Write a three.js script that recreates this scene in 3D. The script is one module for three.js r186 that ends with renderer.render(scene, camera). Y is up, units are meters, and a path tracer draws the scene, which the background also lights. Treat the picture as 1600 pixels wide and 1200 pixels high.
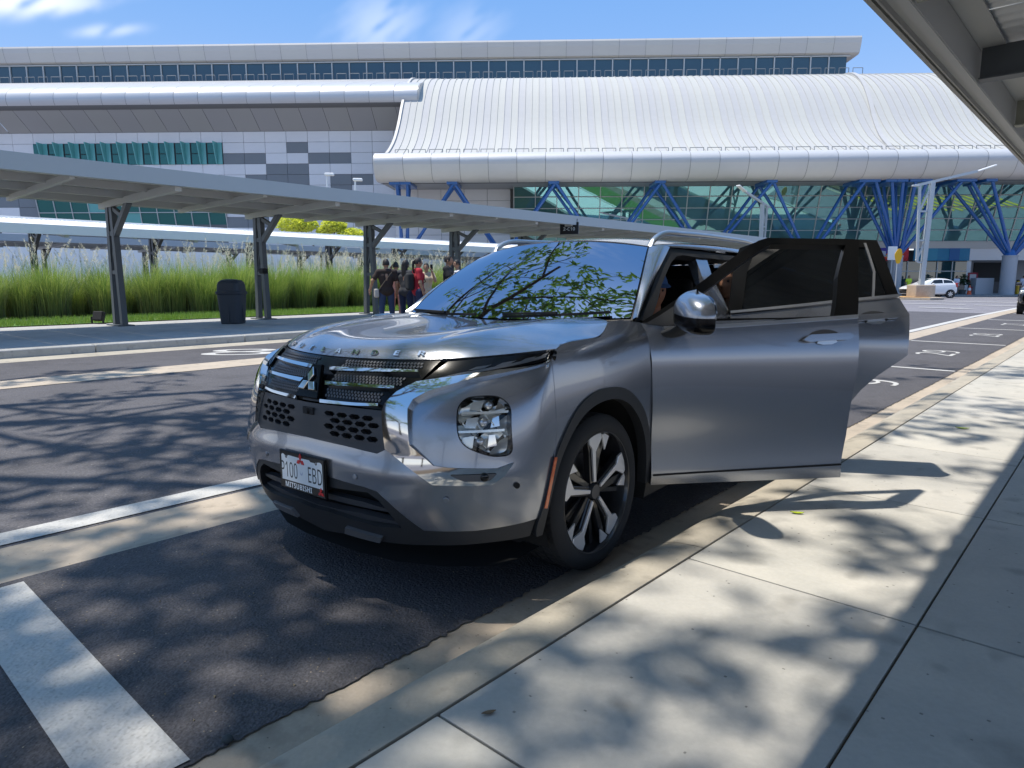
import * as THREE from 'three';
import { mergeGeometries, mergeVertices, toCreasedNormals } from 'three/addons/utils/BufferGeometryUtils.js';
import { RoundedBoxGeometry } from 'three/addons/geometries/RoundedBoxGeometry.js';
import { MarchingCubes } from 'three/addons/objects/MarchingCubes.js';
import { FontLoader } from 'three/addons/loaders/FontLoader.js';
import { TextGeometry } from 'three/addons/geometries/TextGeometry.js';

// ---------- camera, light, exposure ----------
const scene = new THREE.Scene();
const camera = new THREE.PerspectiveCamera(58.55, 4 / 3, 0.1, 3000);
camera.position.set(0, 1.3584, 0);
camera.rotation.order = 'YXZ';
camera.rotation.set(-0.1511, 0.7324, 0);

const SUN = new THREE.Vector3(-0.265, 1, 0.20).normalize();
const SUN_STRENGTH = 3.2, SKY_GAIN = 0.95, EXPOSURE = 1.66;
const sun = new THREE.DirectionalLight(new THREE.Color(1, 0.93, 0.82), SUN_STRENGTH);
sun.position.copy(SUN).multiplyScalar(60); sun.name = 'sun';
sun.castShadow = true; sun.shadow.radius = 1.9;
sun.shadow.mapSize.set(4096, 4096);
Object.assign(sun.shadow.camera, { left: -45, right: 45, top: 45, bottom: -45, near: 1, far: 200 });
scene.add(sun, sun.target);

const renderer = new THREE.WebGLRenderer({ antialias: true });
renderer.toneMapping = THREE.LinearToneMapping;
renderer.toneMappingExposure = EXPOSURE;
renderer.shadowMap.enabled = true;

// ---------- random numbers, noise ----------
function rng(seed) { let a = seed >>> 0; return () => { a = (a + 0x6d2b79f5) | 0; let t = Math.imul(a ^ (a >>> 15), 1 | a); t = (t + Math.imul(t ^ (t >>> 7), 61 | t)) ^ t; return ((t ^ (t >>> 14)) >>> 0) / 4294967296; }; }
function hash2(x, y, s) { let h = Math.imul(x | 0, 374761393) ^ Math.imul(y | 0, 668265263) ^ Math.imul(s | 0, 1274126177); h = Math.imul(h ^ (h >>> 13), 1274126177); return ((h ^ (h >>> 16)) >>> 0) / 4294967296; }
function vnoise(x, y, period, s) {
  const xi = Math.floor(x), yi = Math.floor(y), fx = x - xi, fy = y - yi, w = (a) => ((a % period) + period) % period;
  const u = fx * fx * (3 - 2 * fx), v = fy * fy * (3 - 2 * fy);
  const a = hash2(w(xi), w(yi), s), b = hash2(w(xi + 1), w(yi), s), c = hash2(w(xi), w(yi + 1), s), d = hash2(w(xi + 1), w(yi + 1), s);
  return a + (b - a) * u + (c - a) * v + (a - b - c + d) * u * v;
}
function fbm(u, v, base, oct, s) { let a = 0.5, o = 0, n = 0, p = base; for (let i = 0; i < oct; i++) { o += a * vnoise(u * p, v * p, p, s + i * 17); n += a; a *= 0.5; p *= 2; } return o / n; }
const clamp = (x, a = 0, b = 1) => Math.min(b, Math.max(a, x));
const mix = (a, b, t) => a + (b - a) * t;
const smooth = (a, b, x) => { const t = clamp((x - a) / (b - a)); return t * t * (3 - 2 * t); };

// ---------- sky ----------
{
  const W = 2048, H = 1024, data = new Float32Array(W * H * 4);
  const dir = new THREE.Vector3();
  // thin cirrus wisps: centre direction (azimuth, elevation in degrees), size, strength
  const wisps = [[75.5, 17.2, 4.5, 0.75, 0.72], [80, 17.6, 4, 0.9, 0.66], [71, 16.4, 2, 0.35, 0.42], [52.3, 18.6, 3.0, 2.2, 0.27], [45.5, 18.4, 2.6, 1.8, 0.16], [20, 34, 14, 5, 0.2], [100, 38, 18, 6, 0.3], [-60, 30, 16, 5, 0.3], [150, 27, 15, 4, 0.35], [-140, 35, 18, 6, 0.3], [-100, 24, 10, 3, 0.3], [60, 48, 15, 6, 0.2]];
  for (let j = 0; j < H; j++) for (let i = 0; i < W; i++) {
    const el = ((j + 0.5) / H - 0.5) * Math.PI, az = ((i + 0.5) / W - 0.5) * 2 * Math.PI;
    dir.set(Math.cos(el) * Math.cos(az), Math.sin(el), Math.cos(el) * Math.sin(az));
    const e = Math.max(0, dir.y), k = Math.pow(1 - e, 5), k2 = Math.exp(-e * 9);
    let r = 0.096 + 0.22 * k + 0.55 * k2, g = 0.252 + 0.24 * k + 0.39 * k2, b = 0.565 + 0.19 * k + 0.12 * k2;
    const c = Math.max(0, dir.dot(SUN)), halo = Math.pow(c, 24) * 0.5 + Math.pow(c, 6) * 0.12;
    r += halo; g += halo; b += halo * 0.95;
    if (dir.y > 0) {
      const A = Math.atan2(-dir.x, -dir.z) * 180 / Math.PI, E = el * 180 / Math.PI;
      let m = 0;
      for (const [a0, e0, sa, se, st] of wisps) {
        let da = A - a0; da -= Math.round(da / 360) * 360; const de = E - e0, q = (da / sa) ** 2 + ((de + da * 0.22) / se) ** 2;
        if (q > 4) continue;
        const n = fbm((da + 40) / 80, (de + da * 0.3 + 40) / 80, 24, 5, 5), n2 = fbm((da * 2 + 40) / 80, (de * 0.7 + 40) / 80, 30, 4, 9);
        const n3 = fbm((de * 1.1 + da * 0.75 + 60) / 120, (da * 0.22 - de * 0.3 + 60) / 120, 150, 4, 13); m = Math.max(m, st * Math.exp(-q * 0.9) * smooth(0.34, 0.70, n * 0.35 + n2 * 0.15 + n3 * 0.5 + 0.10 * (1 - q)));
      }
      r = mix(r, 0.92, m); g = mix(g, 0.93, m); b = mix(b, 0.95, m);
    }
    if (dir.y < 0) { r = 0.22; g = 0.21; b = 0.2; }
    const o = (j * W + i) * 4; data[o] = r * SKY_GAIN; data[o + 1] = g * SKY_GAIN; data[o + 2] = b * SKY_GAIN; data[o + 3] = 1;
  }
  const t = new THREE.DataTexture(data, W, H, THREE.RGBAFormat, THREE.FloatType);
  t.mapping = THREE.EquirectangularReflectionMapping; t.magFilter = THREE.LinearFilter; t.minFilter = THREE.LinearFilter; t.needsUpdate = true;
  scene.background = t; scene.environment = t; scene.environmentIntensity = 1;
}
// ---------- naming ----------
const used = new Map();
function numbered(name) { const n = used.get(name) ?? 0; used.set(name, n + 1); return n ? name + '_' + String(n).padStart(3, '0') : name; }
function shade(o) { o.traverse((m) => { if (m.isMesh) { m.castShadow = true; m.receiveShadow = true; } }); return o; }
function tag(o, label, category, group, kind) { Object.assign(o.userData, { label, category }); if (group) o.userData.group = group; if (kind) o.userData.kind = kind; return o; }
function thing(name, label, category, pos = [0, 0, 0], turn = 0, group) {
  const o = new THREE.Group(); o.name = numbered(name); o.position.set(...pos); o.rotation.y = turn; scene.add(o);
  return tag(o, label, category, group);
}
function part(parent, name, geo, mat) {
  const m = new THREE.Mesh(Array.isArray(geo) ? merge(geo) : geo, mat); m.name = name; m.castShadow = m.receiveShadow = true; parent.add(m); return m;
}
function struct(name, geo, mat) { const m = part(scene, numbered(name), geo, mat); m.userData.kind = 'structure'; return m; }
function structGroup(name) { const g = new THREE.Group(); g.name = numbered(name); g.userData.kind = 'structure'; scene.add(g); return g; }
function solo(name, label, category, geo, mat, group) { return tag(part(scene, numbered(name), geo, mat), label, category, group); }
function copyOf(root, label, group) { const c = root.clone(); c.name = numbered(root.name.replace(/_\d{3}$/, '')); c.userData = { ...root.userData }; if (label) c.userData.label = label; if (group) c.userData.group = group; scene.add(c); return c; }

// ---------- geometry ----------
function merge(list) {
  const idx = list.map((g) => { const n = g.index ? g.toNonIndexed() : g; for (const k of Object.keys(n.attributes)) if (!['position', 'normal', 'uv'].includes(k)) n.deleteAttribute(k); if (!n.attributes.normal) n.computeVertexNormals(); if (!n.attributes.uv) n.setAttribute('uv', new THREE.BufferAttribute(new Float32Array(n.attributes.position.count * 2), 2)); return n; });
  return mergeGeometries(idx, false);
}
const M4 = new THREE.Matrix4();
function bx(w, h, d, x = 0, y = 0, z = 0, ry = 0, rx = 0, rz = 0) { const g = new THREE.BoxGeometry(w, h, d); if (rx) g.rotateX(rx); if (rz) g.rotateZ(rz); if (ry) g.rotateY(ry); g.translate(x, y, z); return g; }
function rbx(w, h, d, r, x = 0, y = 0, z = 0, ry = 0) { const g = new RoundedBoxGeometry(w, h, d, 3, r); if (ry) g.rotateY(ry); g.translate(x, y, z); return g; }
function cyl(r0, r1, h, seg, x = 0, y = 0, z = 0) { const g = new THREE.CylinderGeometry(r0, r1, h, seg); g.translate(x, y, z); return g; }
function align(g, a, b) {   // turn a geometry built along +y, centred, to run from a to b
  const A = new THREE.Vector3(...a), B = new THREE.Vector3(...b), d = B.clone().sub(A), l = d.length();
  const q = new THREE.Quaternion().setFromUnitVectors(new THREE.Vector3(0, 1, 0), d.normalize());
  g.applyMatrix4(new THREE.Matrix4().compose(A.add(B).multiplyScalar(0.5), q, new THREE.Vector3(1, 1, 1))); return g;
}
const dist = (a, b) => Math.hypot(a[0] - b[0], a[1] - b[1], a[2] - b[2]);
function rod(a, b, r, r2 = r, seg = 10) { return align(new THREE.CylinderGeometry(r2, r, dist(a, b), seg), a, b); }
function bar(a, b, w, d, twist) {   // a box beam w by d from a to b; its w side is kept level
  const A = new THREE.Vector3(...a), B = new THREE.Vector3(...b), y = B.clone().sub(A), l = y.length(); y.normalize();
  let x = new THREE.Vector3(0, 1, 0).cross(y); if (x.length() < 0.05) x = new THREE.Vector3(...(twist ?? [1, 0, 0])); x.normalize();
  const z = x.clone().cross(y).normalize(); x.crossVectors(y, z);
  const g = new THREE.BoxGeometry(w, l, d); g.applyMatrix4(new THREE.Matrix4().makeBasis(x, y, z).setPosition(A.add(B).multiplyScalar(0.5))); return g;
}
function mirrorX(g) {
  const m = g.clone(), p = m.attributes.position, n = m.attributes.normal;
  for (let i = 0; i < p.count; i++) { p.setX(i, -p.getX(i)); if (n) n.setX(i, -n.getX(i)); }
  if (m.index) { const a = m.index.array; for (let i = 0; i < a.length; i += 3) { const t = a[i]; a[i] = a[i + 2]; a[i + 2] = t; } return m; }
  for (const k of Object.keys(m.attributes)) { const A = m.attributes[k], s = A.itemSize, a = A.array; for (let i = 0; i < A.count; i += 3) for (let c = 0; c < s; c++) { const t = a[i * s + c]; a[i * s + c] = a[(i + 2) * s + c]; a[(i + 2) * s + c] = t; } }
  return m;
}
function gridGeo(nu, nv, f, flip) {   // a sheet through f(u, v), smooth normals
  const pos = [], uv = [], idx = [];
  for (let j = 0; j <= nv; j++) for (let i = 0; i <= nu; i++) { pos.push(...f(i / nu, j / nv)); uv.push(i / nu, j / nv); }
  for (let j = 0; j < nv; j++) for (let i = 0; i < nu; i++) { const a = j * (nu + 1) + i, b = a + 1, c = a + nu + 1, d = c + 1; flip ? idx.push(a, c, b, b, c, d) : idx.push(a, b, c, b, d, c); }
  const g = new THREE.BufferGeometry(); g.setAttribute('position', new THREE.Float32BufferAttribute(pos, 3)); g.setAttribute('uv', new THREE.Float32BufferAttribute(uv, 2)); g.setIndex(idx); g.computeVertexNormals(); return g;
}
function sheet(pts, y, uvScale = 1) {   // a flat polygon [[x, z], ...] lying at height y, uv in metres
  const v = pts.map((p) => new THREE.Vector2(p[0], p[1])), tri = THREE.ShapeUtils.triangulateShape(v, []), pos = [], uv = [], nor = [], idx = [];
  for (const p of pts) { pos.push(p[0], y, p[1]); nor.push(0, 1, 0); uv.push(p[0] * uvScale, p[1] * uvScale); }
  for (const t of tri) { const [a, b, c] = t.map((k) => pts[k]); const cr = (b[0] - a[0]) * (c[1] - a[1]) - (b[1] - a[1]) * (c[0] - a[0]); cr > 0 ? idx.push(t[0], t[2], t[1]) : idx.push(t[0], t[1], t[2]); }
  const g = new THREE.BufferGeometry(); g.setAttribute('position', new THREE.Float32BufferAttribute(pos, 3)); g.setAttribute('normal', new THREE.Float32BufferAttribute(nor, 3)); g.setAttribute('uv', new THREE.Float32BufferAttribute(uv, 2)); g.setIndex(idx); return g;
}
const rectSheet = (x0, x1, z0, z1, y, s) => sheet([[x0, z0], [x1, z0], [x1, z1], [x0, z1]], y, s);
function uvXZ(g, s = 1) { const p = g.attributes.position, n = g.attributes.normal, u = g.attributes.uv; for (let i = 0; i < p.count; i++) { const ax = Math.abs(n.getX(i)), ay = Math.abs(n.getY(i)); if (ay > 0.6) u.setXY(i, p.getX(i) * s, p.getZ(i) * s); else if (ax > 0.6) u.setXY(i, p.getZ(i) * s, p.getY(i) * s); else u.setXY(i, p.getX(i) * s, p.getY(i) * s); } return g; }
function rounded(pts, r, seg = 4) {   // a polygon with its corners rounded
  const o = [], n = pts.length;
  pts.forEach((p, i) => {
    const a = pts[(i + n - 1) % n], b = pts[(i + 1) % n], la = Math.hypot(a[0] - p[0], a[1] - p[1]), lb = Math.hypot(b[0] - p[0], b[1] - p[1]), ra = Math.min(r, la * 0.45), rb = Math.min(r, lb * 0.45);
    const A = [p[0] + (a[0] - p[0]) / la * ra, p[1] + (a[1] - p[1]) / la * ra], B = [p[0] + (b[0] - p[0]) / lb * rb, p[1] + (b[1] - p[1]) / lb * rb];
    for (let k = 0; k <= seg; k++) { const t = k / seg, s = 1 - t; o.push([s * s * A[0] + 2 * s * t * p[0] + t * t * B[0], s * s * A[1] + 2 * s * t * p[1] + t * t * B[1]]); }
  });
  return o;
}
function spline2(pts, n, closed = false) { const c = new THREE.CatmullRomCurve3(pts.map((p) => new THREE.Vector3(p[0], p[1], p[2] ?? 0)), closed, 'centripetal'); return c.getPoints(n).map((v) => [v.x, v.y, v.z]); }
function clipCell(poly, x0, x1, y0, y1) {
  const cut = (P, f, g) => { const o = []; for (let i = 0; i < P.length; i++) { const a = P[i], b = P[(i + 1) % P.length], fa = f(a), fb = f(b); if (fa >= 0) o.push(a); if ((fa >= 0) !== (fb >= 0)) { const t = fa / (fa - fb); o.push(g(a, b, t)); } } return o; };
  const lerp = (a, b, t) => [a[0] + (b[0] - a[0]) * t, a[1] + (b[1] - a[1]) * t];
  let P = poly;
  for (const f of [(p) => p[0] - x0, (p) => x1 - p[0], (p) => p[1] - y0, (p) => y1 - p[1]]) { P = cut(P, f, lerp); if (P.length < 3) return []; }
  return P;
}
function densify(poly, step) { const o = []; for (let i = 0; i < poly.length; i++) { const a = poly[i], b = poly[(i + 1) % poly.length], n = Math.max(1, Math.ceil(Math.hypot((b[0] - a[0]), (b[1] - a[1])) / step)); for (let k = 0; k < n; k++) o.push([a[0] + (b[0] - a[0]) * k / n, a[1] + (b[1] - a[1]) * k / n]); } return o; }
function surfNormal(F, s, t, sign) {
  const h = 0.01, a = F(s + h, t), b = F(s - h, t), c = F(s, t + h), d = F(s, t - h);
  const u = [a[0] - b[0], a[1] - b[1], a[2] - b[2]], v = [c[0] - d[0], c[1] - d[1], c[2] - d[2]];
  const n = [u[1] * v[2] - u[2] * v[1], u[2] * v[0] - u[0] * v[2], u[0] * v[1] - u[1] * v[0]], l = Math.hypot(...n) || 1;
  return n.map((x) => sign * x / l);
}
// A panel of a curved surface: the outline lies in the surface's own coordinates; it is lifted by 'off' and has rims 'thick' deep. 'hole' is a second outline left open.
function panel(F, outline, { cell = 0.25, off = 0, thick = 0.015, hole = null, sign = 1, bend = null } = {}) {
  const step = cell * 0.5, out = densify(outline, step);
  let ring = out;
  const holePts = hole ? densify(hole, step) : null;
  if (hole) {   // a keyhole outline: out, bridge, hole the other way round, back
    const area = (P) => P.reduce((s, p, i) => { const q = P[(i + 1) % P.length]; return s + p[0] * q[1] - p[1] * q[0]; }, 0);
    const H = (area(out) > 0) === (area(holePts) > 0) ? [...holePts].reverse() : holePts;
    let best = [1e9, 0, 0]; out.forEach((p, i) => H.forEach((q, j) => { const d = (p[0] - q[0]) ** 2 + (p[1] - q[1]) ** 2; if (d < best[0]) best = [d, i, j]; }));
    const [, i, j] = best; ring = [...out.slice(0, i + 1), ...H.slice(j), ...H.slice(0, j + 1), ...out.slice(i)];
  }
  const s0 = Math.min(...out.map((p) => p[0])), s1 = Math.max(...out.map((p) => p[0])), t0 = Math.min(...out.map((p) => p[1])), t1 = Math.max(...out.map((p) => p[1]));
  const pos = [], nor = [], uv = [], idx = [], seen = new Map();
  const FB = bend ? (s, t) => { const p = F(s, t), n = surfNormal(F, s, t, sign), e = bend(s, t); return [p[0] + n[0] * e, p[1] + n[1] * e, p[2] + n[2] * e]; } : F;
  const vert = (s, t) => { const k = Math.round(s * 4e3) + ',' + Math.round(t * 4e3); if (seen.has(k)) return seen.get(k); const p = FB(s, t), n = surfNormal(FB, s, t, sign), e = off; pos.push(p[0] + n[0] * e, p[1] + n[1] * e, p[2] + n[2] * e); nor.push(...n); uv.push(s, t); seen.set(k, pos.length / 3 - 1); return pos.length / 3 - 1; };
  const wind = [];
  for (let a = Math.floor(s0 / cell) * cell; a < s1; a += cell) for (let b = Math.floor(t0 / cell) * cell; b < t1; b += cell) {
    const P = clipCell(ring, a, a + cell, b, b + cell); if (P.length < 3) continue;
    const Q = P.filter((p, i) => { const q = P[(i + 1) % P.length]; return Math.abs(p[0] - q[0]) + Math.abs(p[1] - q[1]) > 1e-6; }); if (Q.length < 3) continue;
    for (const t of THREE.ShapeUtils.triangulateShape(Q.map((p) => new THREE.Vector2(p[0], p[1])), [])) {
      const [A, B, C] = t.map((k) => Q[k]), cr = (B[0] - A[0]) * (C[1] - A[1]) - (B[1] - A[1]) * (C[0] - A[0]); if (Math.abs(cr) < 1e-9) continue;
      const v = t.map((k) => vert(Q[k][0], Q[k][1])); if (v[0] === v[1] || v[1] === v[2] || v[0] === v[2]) continue;
      wind.push(cr > 0 === sign > 0 ? v : [v[0], v[2], v[1]]);
    }
  }
  for (const v of wind) idx.push(...v);
  const g = new THREE.BufferGeometry(); g.setAttribute('position', new THREE.Float32BufferAttribute(pos, 3)); g.setAttribute('normal', new THREE.Float32BufferAttribute(nor, 3)); g.setAttribute('uv', new THREE.Float32BufferAttribute(uv, 2)); g.setIndex(idx);
  const parts = [g];
  const rim = (R) => {
    const rp = [], ri = [];
    R.forEach(([s, t]) => { const p = F(s, t), n = surfNormal(F, s, t, sign), e = off + (bend ? bend(s, t) : 0), f = off - thick; rp.push(p[0] + n[0] * e, p[1] + n[1] * e, p[2] + n[2] * e, p[0] + n[0] * f, p[1] + n[1] * f, p[2] + n[2] * f); });
    const n = R.length; for (let i = 0; i < n; i++) { const a = 2 * i, b = 2 * ((i + 1) % n); ri.push(a, a + 1, b, b, a + 1, b + 1); }
    const r = new THREE.BufferGeometry(); r.setAttribute('position', new THREE.Float32BufferAttribute(rp, 3)); r.setIndex(ri); const q = r.toNonIndexed(); q.computeVertexNormals(); return q;
  };
  if (thick) { parts.push(rim(out)); if (holePts) parts.push(rim(holePts)); }
  return merge(parts);
}

// ---------- textures and materials ----------
function tex(size, f, srgb = true, rep = 1) {   // f(u, v) -> [r, g, b] 0..1 (as seen) or a number
  const d = new Uint8Array(size * size * 4);
  for (let j = 0; j < size; j++) for (let i = 0; i < size; i++) { const c = f((i + 0.5) / size, (j + 0.5) / size), o = (j * size + i) * 4; for (let k = 0; k < 3; k++) d[o + k] = clamp(Array.isArray(c) ? c[k] : c) * 255; d[o + 3] = 255; }
  const t = new THREE.DataTexture(d, size, size); t.wrapS = t.wrapT = THREE.RepeatWrapping; t.magFilter = THREE.LinearFilter; t.minFilter = THREE.LinearMipmapLinearFilter; t.generateMipmaps = true;
  if (srgb) t.colorSpace = THREE.SRGBColorSpace; t.repeat.set(rep, rep); t.needsUpdate = true; return t;
}
const enc = (x) => (x <= 0.0031308 ? 12.92 * x : 1.055 * Math.pow(x, 1 / 2.4) - 0.055);
const rgb = (r, g, b) => new THREE.Color().setRGB(r, g, b);
const std = (c, rough = 0.7, metal = 0, more = {}) => new THREE.MeshStandardMaterial({ color: rgb(...c), roughness: rough, metalness: metal, ...more });
const phys = (c, o) => new THREE.MeshPhysicalMaterial({ color: rgb(...c), ...o });
function canvasTex(w, h, draw) { const c = document.createElement('canvas'); c.width = w; c.height = h; draw(c.getContext('2d'), w, h); const t = new THREE.CanvasTexture(c); t.colorSpace = THREE.SRGBColorSpace; return t; }
// ---------- curved body surface: a cubic B-spline net of the car's left half (x left, y up, z forward, origin under the front axle) ----------
const ROW_Y = [0.13, 0.28, 0.40, 0.54, 0.68, 0.80, 0.91, 1.0, 1.08, 1.16, 1.28, 1.42, 1.54, 1.64];
// depth of the nose at five places across, per row (lowest first)
const NOSE_X = [0, 0.28, 0.52, 0.70, 0.82];
const NOSE_Z = [
  [0.84, 0.83, 0.77, 0.66, 0.52], [0.885, 0.88, 0.84, 0.76, 0.64], [0.955, 0.945, 0.895, 0.79, 0.66], [0.965, 0.955, 0.91, 0.82, 0.69],
  [0.935, 0.925, 0.885, 0.80, 0.68], [0.935, 0.92, 0.865, 0.77, 0.65], [0.905, 0.885, 0.81, 0.71, 0.59], [0.81, 0.79, 0.72, 0.61, 0.48],
  [0.70, 0.68, 0.61, 0.49, 0.36], [0.60, 0.58, 0.50, 0.38, 0.26], [0.5, 0.48, 0.4, 0.3, 0.2], [0.4, 0.38, 0.3, 0.2, 0.1], [0.3, 0.28, 0.2, 0.1, 0], [0.2, 0.18, 0.1, 0, -0.1]];
const CORNER = [[0.87, 0.42], [0.902, 0.50], [0.912, 0.52], [0.917, 0.53], [0.917, 0.52], [0.915, 0.50], [0.908, 0.45], [0.895, 0.36], [0.87, 0.26], [0.82, 0.16], [0.76, 0.1], [0.7, 0], [0.64, -0.1], [0.6, -0.2]];
const SIDE_Z = [0.40, 0.15, -0.12, -0.47, -1.0, -1.55, -2.1, -2.6, -3.1];
const DOOR_X = [0.87, 0.887, 0.90, 0.906, 0.914, 0.921, 0.922, 0.912, 0.895, 0.868, 0.81, 0.735, 0.665, 0.60];
const FENDER_X = [
  [0.89, 0.912, 0.926, 0.932, 0.93, 0.924, 0.914, 0.900, 0.872, 0.80, 0.76, 0.70, 0.64, 0.58],
  [0.89, 0.912, 0.930, 0.938, 0.938, 0.933, 0.924, 0.910, 0.882, 0.81, 0.77, 0.71, 0.65, 0.59],
  [0.89, 0.912, 0.930, 0.938, 0.938, 0.935, 0.926, 0.912, 0.886, 0.825, 0.78, 0.72, 0.66, 0.60]];
const NET = ROW_Y.map((y, r) => {
  const flare = [0, 0.01, 0.018, 0.02, 0.018, 0.014, 0.012, 0.01, 0.006, 0, 0, 0, 0, 0][r], top = Math.max(0, y - 1.1), cols = [];
  NOSE_X.forEach((x, c) => cols.push([x, NOSE_Z[r][c]]));
  cols.push(CORNER[r]);
  SIDE_Z.forEach((z, c) => cols.push([c < 3 ? FENDER_X[c][r] : DOOR_X[r] + (c >= 7 ? flare : 0) - (c === 8 ? 0.02 : 0), z + (c === 8 ? top * 0.1 : 0)]));
  cols.push([DOOR_X[r] - 0.06, -3.58 + top * 0.4], [DOOR_X[r] * 0.66, -3.74 + top * 0.45 - (r < 4 ? 0.02 : 0)], [0, -3.79 + top * 0.48]);
  return cols.map(([x, z]) => [x, y, z]);
});
function basis(f) { const g = 1 - f; return [g * g * g / 6, (3 * f * f * f - 6 * f * f + 4) / 6, (-3 * f * f * f + 3 * f * f + 3 * f + 1) / 6, f * f * f / 6]; }
function netSurface(net, mirror) {   // (column, row) -> point; columns start at the car's mid-plane when mirror is set
  const R = net.length, C = net[0].length;
  const at = (r, c) => {
    if (r < 0 || r >= R) { const a = r < 0 ? 0 : R - 1, b = r < 0 ? 1 : R - 2, p = at(a, c), q = at(b, c); return [2 * p[0] - q[0], 2 * p[1] - q[1], 2 * p[2] - q[2]]; }
    if (c < 0) { if (mirror) { const p = net[r][-c]; return [-p[0], p[1], p[2]]; } const p = net[r][0], q = net[r][1]; return [2 * p[0] - q[0], 2 * p[1] - q[1], 2 * p[2] - q[2]]; }
    if (c >= C) { const p = net[r][C - 1], q = net[r][C - 2]; return [2 * p[0] - q[0], 2 * p[1] - q[1], 2 * p[2] - q[2]]; }
    return net[r][c];
  };
  return (s, t) => {
    const left = mirror && s < 0; if (left) s = -s;
    s = Math.min(Math.max(s, 0), C - 1.0001); t = Math.min(Math.max(t, 0), R - 1.0001);
    const i = Math.floor(s), j = Math.floor(t), a = basis(s - i), b = basis(t - j), o = [0, 0, 0];
    for (let n = 0; n < 4; n++) for (let m = 0; m < 4; m++) { const p = at(j - 1 + n, i - 1 + m), w = a[m] * b[n]; o[0] += p[0] * w; o[1] += p[1] * w; o[2] += p[2] * w; }
    if (left) o[0] = -o[0];
    return o;
  };
}
const bodySurf = netSurface(NET, true);
// outlines on the body surface, as (column, row)
const OUT = {
  grille: [[0.07, 7.26], [1.1, 7.3], [2.18, 7.35], [2.05, 6.32], [1.66, 5.49], [1.65, 5.33], [0.84, 5.4], [0.01, 5.36]],
  bar1: [[0.15, 6.73], [1.27, 6.8], [1.93, 6.82], [1.98, 6.73], [1.31, 6.68], [0.22, 6.58]],
  bar2: [[0.28, 6.15], [0.96, 6.17], [1.69, 6.17], [1.71, 6.07], [0.99, 6.05], [0.32, 6]],
  bar3: [[0.3, 5.47], [1.1, 5.49], [1.52, 5.52], [1.53, 5.44], [1.11, 5.39], [0.32, 5.35]],
  lower: [[0.02, 5.29], [0.85, 5.33], [1.55, 5.31], [1.64, 5.28], [1.79, 4.06], [1.6, 3.89], [0.92, 3.98], [0.03, 4.03]],
  drl: [[6.26, 7.72], [5.17, 7.31], [3.57, 6.9], [2.82, 6.65], [2.1, 6.33], [2.21, 6.67], [2.36, 7.24], [3.34, 7.47]],
  chromeO: [[5.72, 7.26], [3.6, 6.82], [2.86, 6.55], [2.12, 6.25], [1.84, 5.9], [1.69, 5.53], [1.67, 5.24], [1.79, 4.08], [2.3, 3.58], [2.79, 3.14], [4.07, 3.08], [4.35, 3.31], [4.57, 3.67], [4.19, 3.55], [3.1, 3.63], [2.8, 3.68], [2.28, 4.26], [2.14, 5.4], [2.19, 5.69], [2.41, 5.96], [3.18, 6.47], [3.94, 6.77], [5.14, 7.13]],
  headlight: [[3.08, 5.43], [3.1, 5.67], [3.22, 5.9], [3.8, 5.92], [4.09, 5.77], [4.36, 5.43], [4.58, 3.88], [4.12, 3.86], [3.79, 4], [3.46, 4.19], [3.28, 4.44], [3.18, 4.8]],
  fogrecess: [[3.14, 3.43], [4.19, 3.42], [4.02, 3.22], [3.46, 3.24]],
  paintTop: [[0.03, 4.03], [0.92, 3.98], [1.6, 3.89], [1.79, 4.06]],
  paintBot: [[0, 2.95], [0.54, 2.96], [1.38, 2.86], [1.63, 2.79], [1.86, 2.5], [2.18, 2.04], [2.46, 1.64], [3.61, 1.65], [5.29, 1.8]],
  archOut: [[5.07, 1.34], [5.5, 2.14], [5.97, 3.6], [6.66, 4.95], [7.23, 5.47], [7.86, 5.51], [8.29, 5.19], [8.74, 4.24], [8.96, 3.13], [9.12, 1.1]],
  valBot: [[0, 0.7], [0.65, 0.87], [1.7, 0.96], [2.53, 1.08], [3.77, 1.17], [5.01, 1.21]],
  intake: [[0.03, 2.54], [0.53, 2.61], [1.42, 2.7], [1.63, 2.51], [1.77, 2.26], [1.99, 1.63], [1.47, 1.52], [0.35, 1.64], [0, 1.59]],
  skidbar: [[0.71, 1.25], [1.5, 1.18], [1.41, 0.96], [0.62, 0.97]],
  marker: [[5.9, 3.6], [5.98, 3.58], [5.63, 2.09], [5.51, 2.12]],
  s1: [[1.19, 3.12], [3.05, 2.69], [4.66, 2.98], [3.81, 3.42], [3.67, 3.43]],
  hoodside: [[2.18, 7.35], [3.32, 7.52], [6.27, 7.75], [6.51, 7.98], [7.2, 8.04], [7.72, 8.1], [7.96, 8.47], [8.14, 8.84]],
  wingFront: [[5.89, 7.22], [5.99, 6.17], [6.04, 4.93], [6.01, 4.06], [5.95, 3.54]],
  slatA: [[0.49, 2.28], [1.2, 2.27], [1.73, 2.16], [1.79, 2.05], [1.17, 2.06], [0.46, 2.06]],
  slatB: [[0.18, 1.66], [1.12, 1.79], [1.85, 1.72], [1.92, 1.61], [1.06, 1.54], [0.1, 1.4]],
  drlbar: [[2.14, 6.4], [2.78, 6.76], [3.52, 7.04], [4.65, 7.46], [4.81, 7.37], [3.56, 6.93], [2.82, 6.65], [2.18, 6.33]],
  ear: [[8.14, 8.84], [8.46, 8.89], [8.88, 8.67], [8.95, 8.04], [8.94, 6.51], [8.99, 4.09], [9.12, 1.36]],
};
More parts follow.
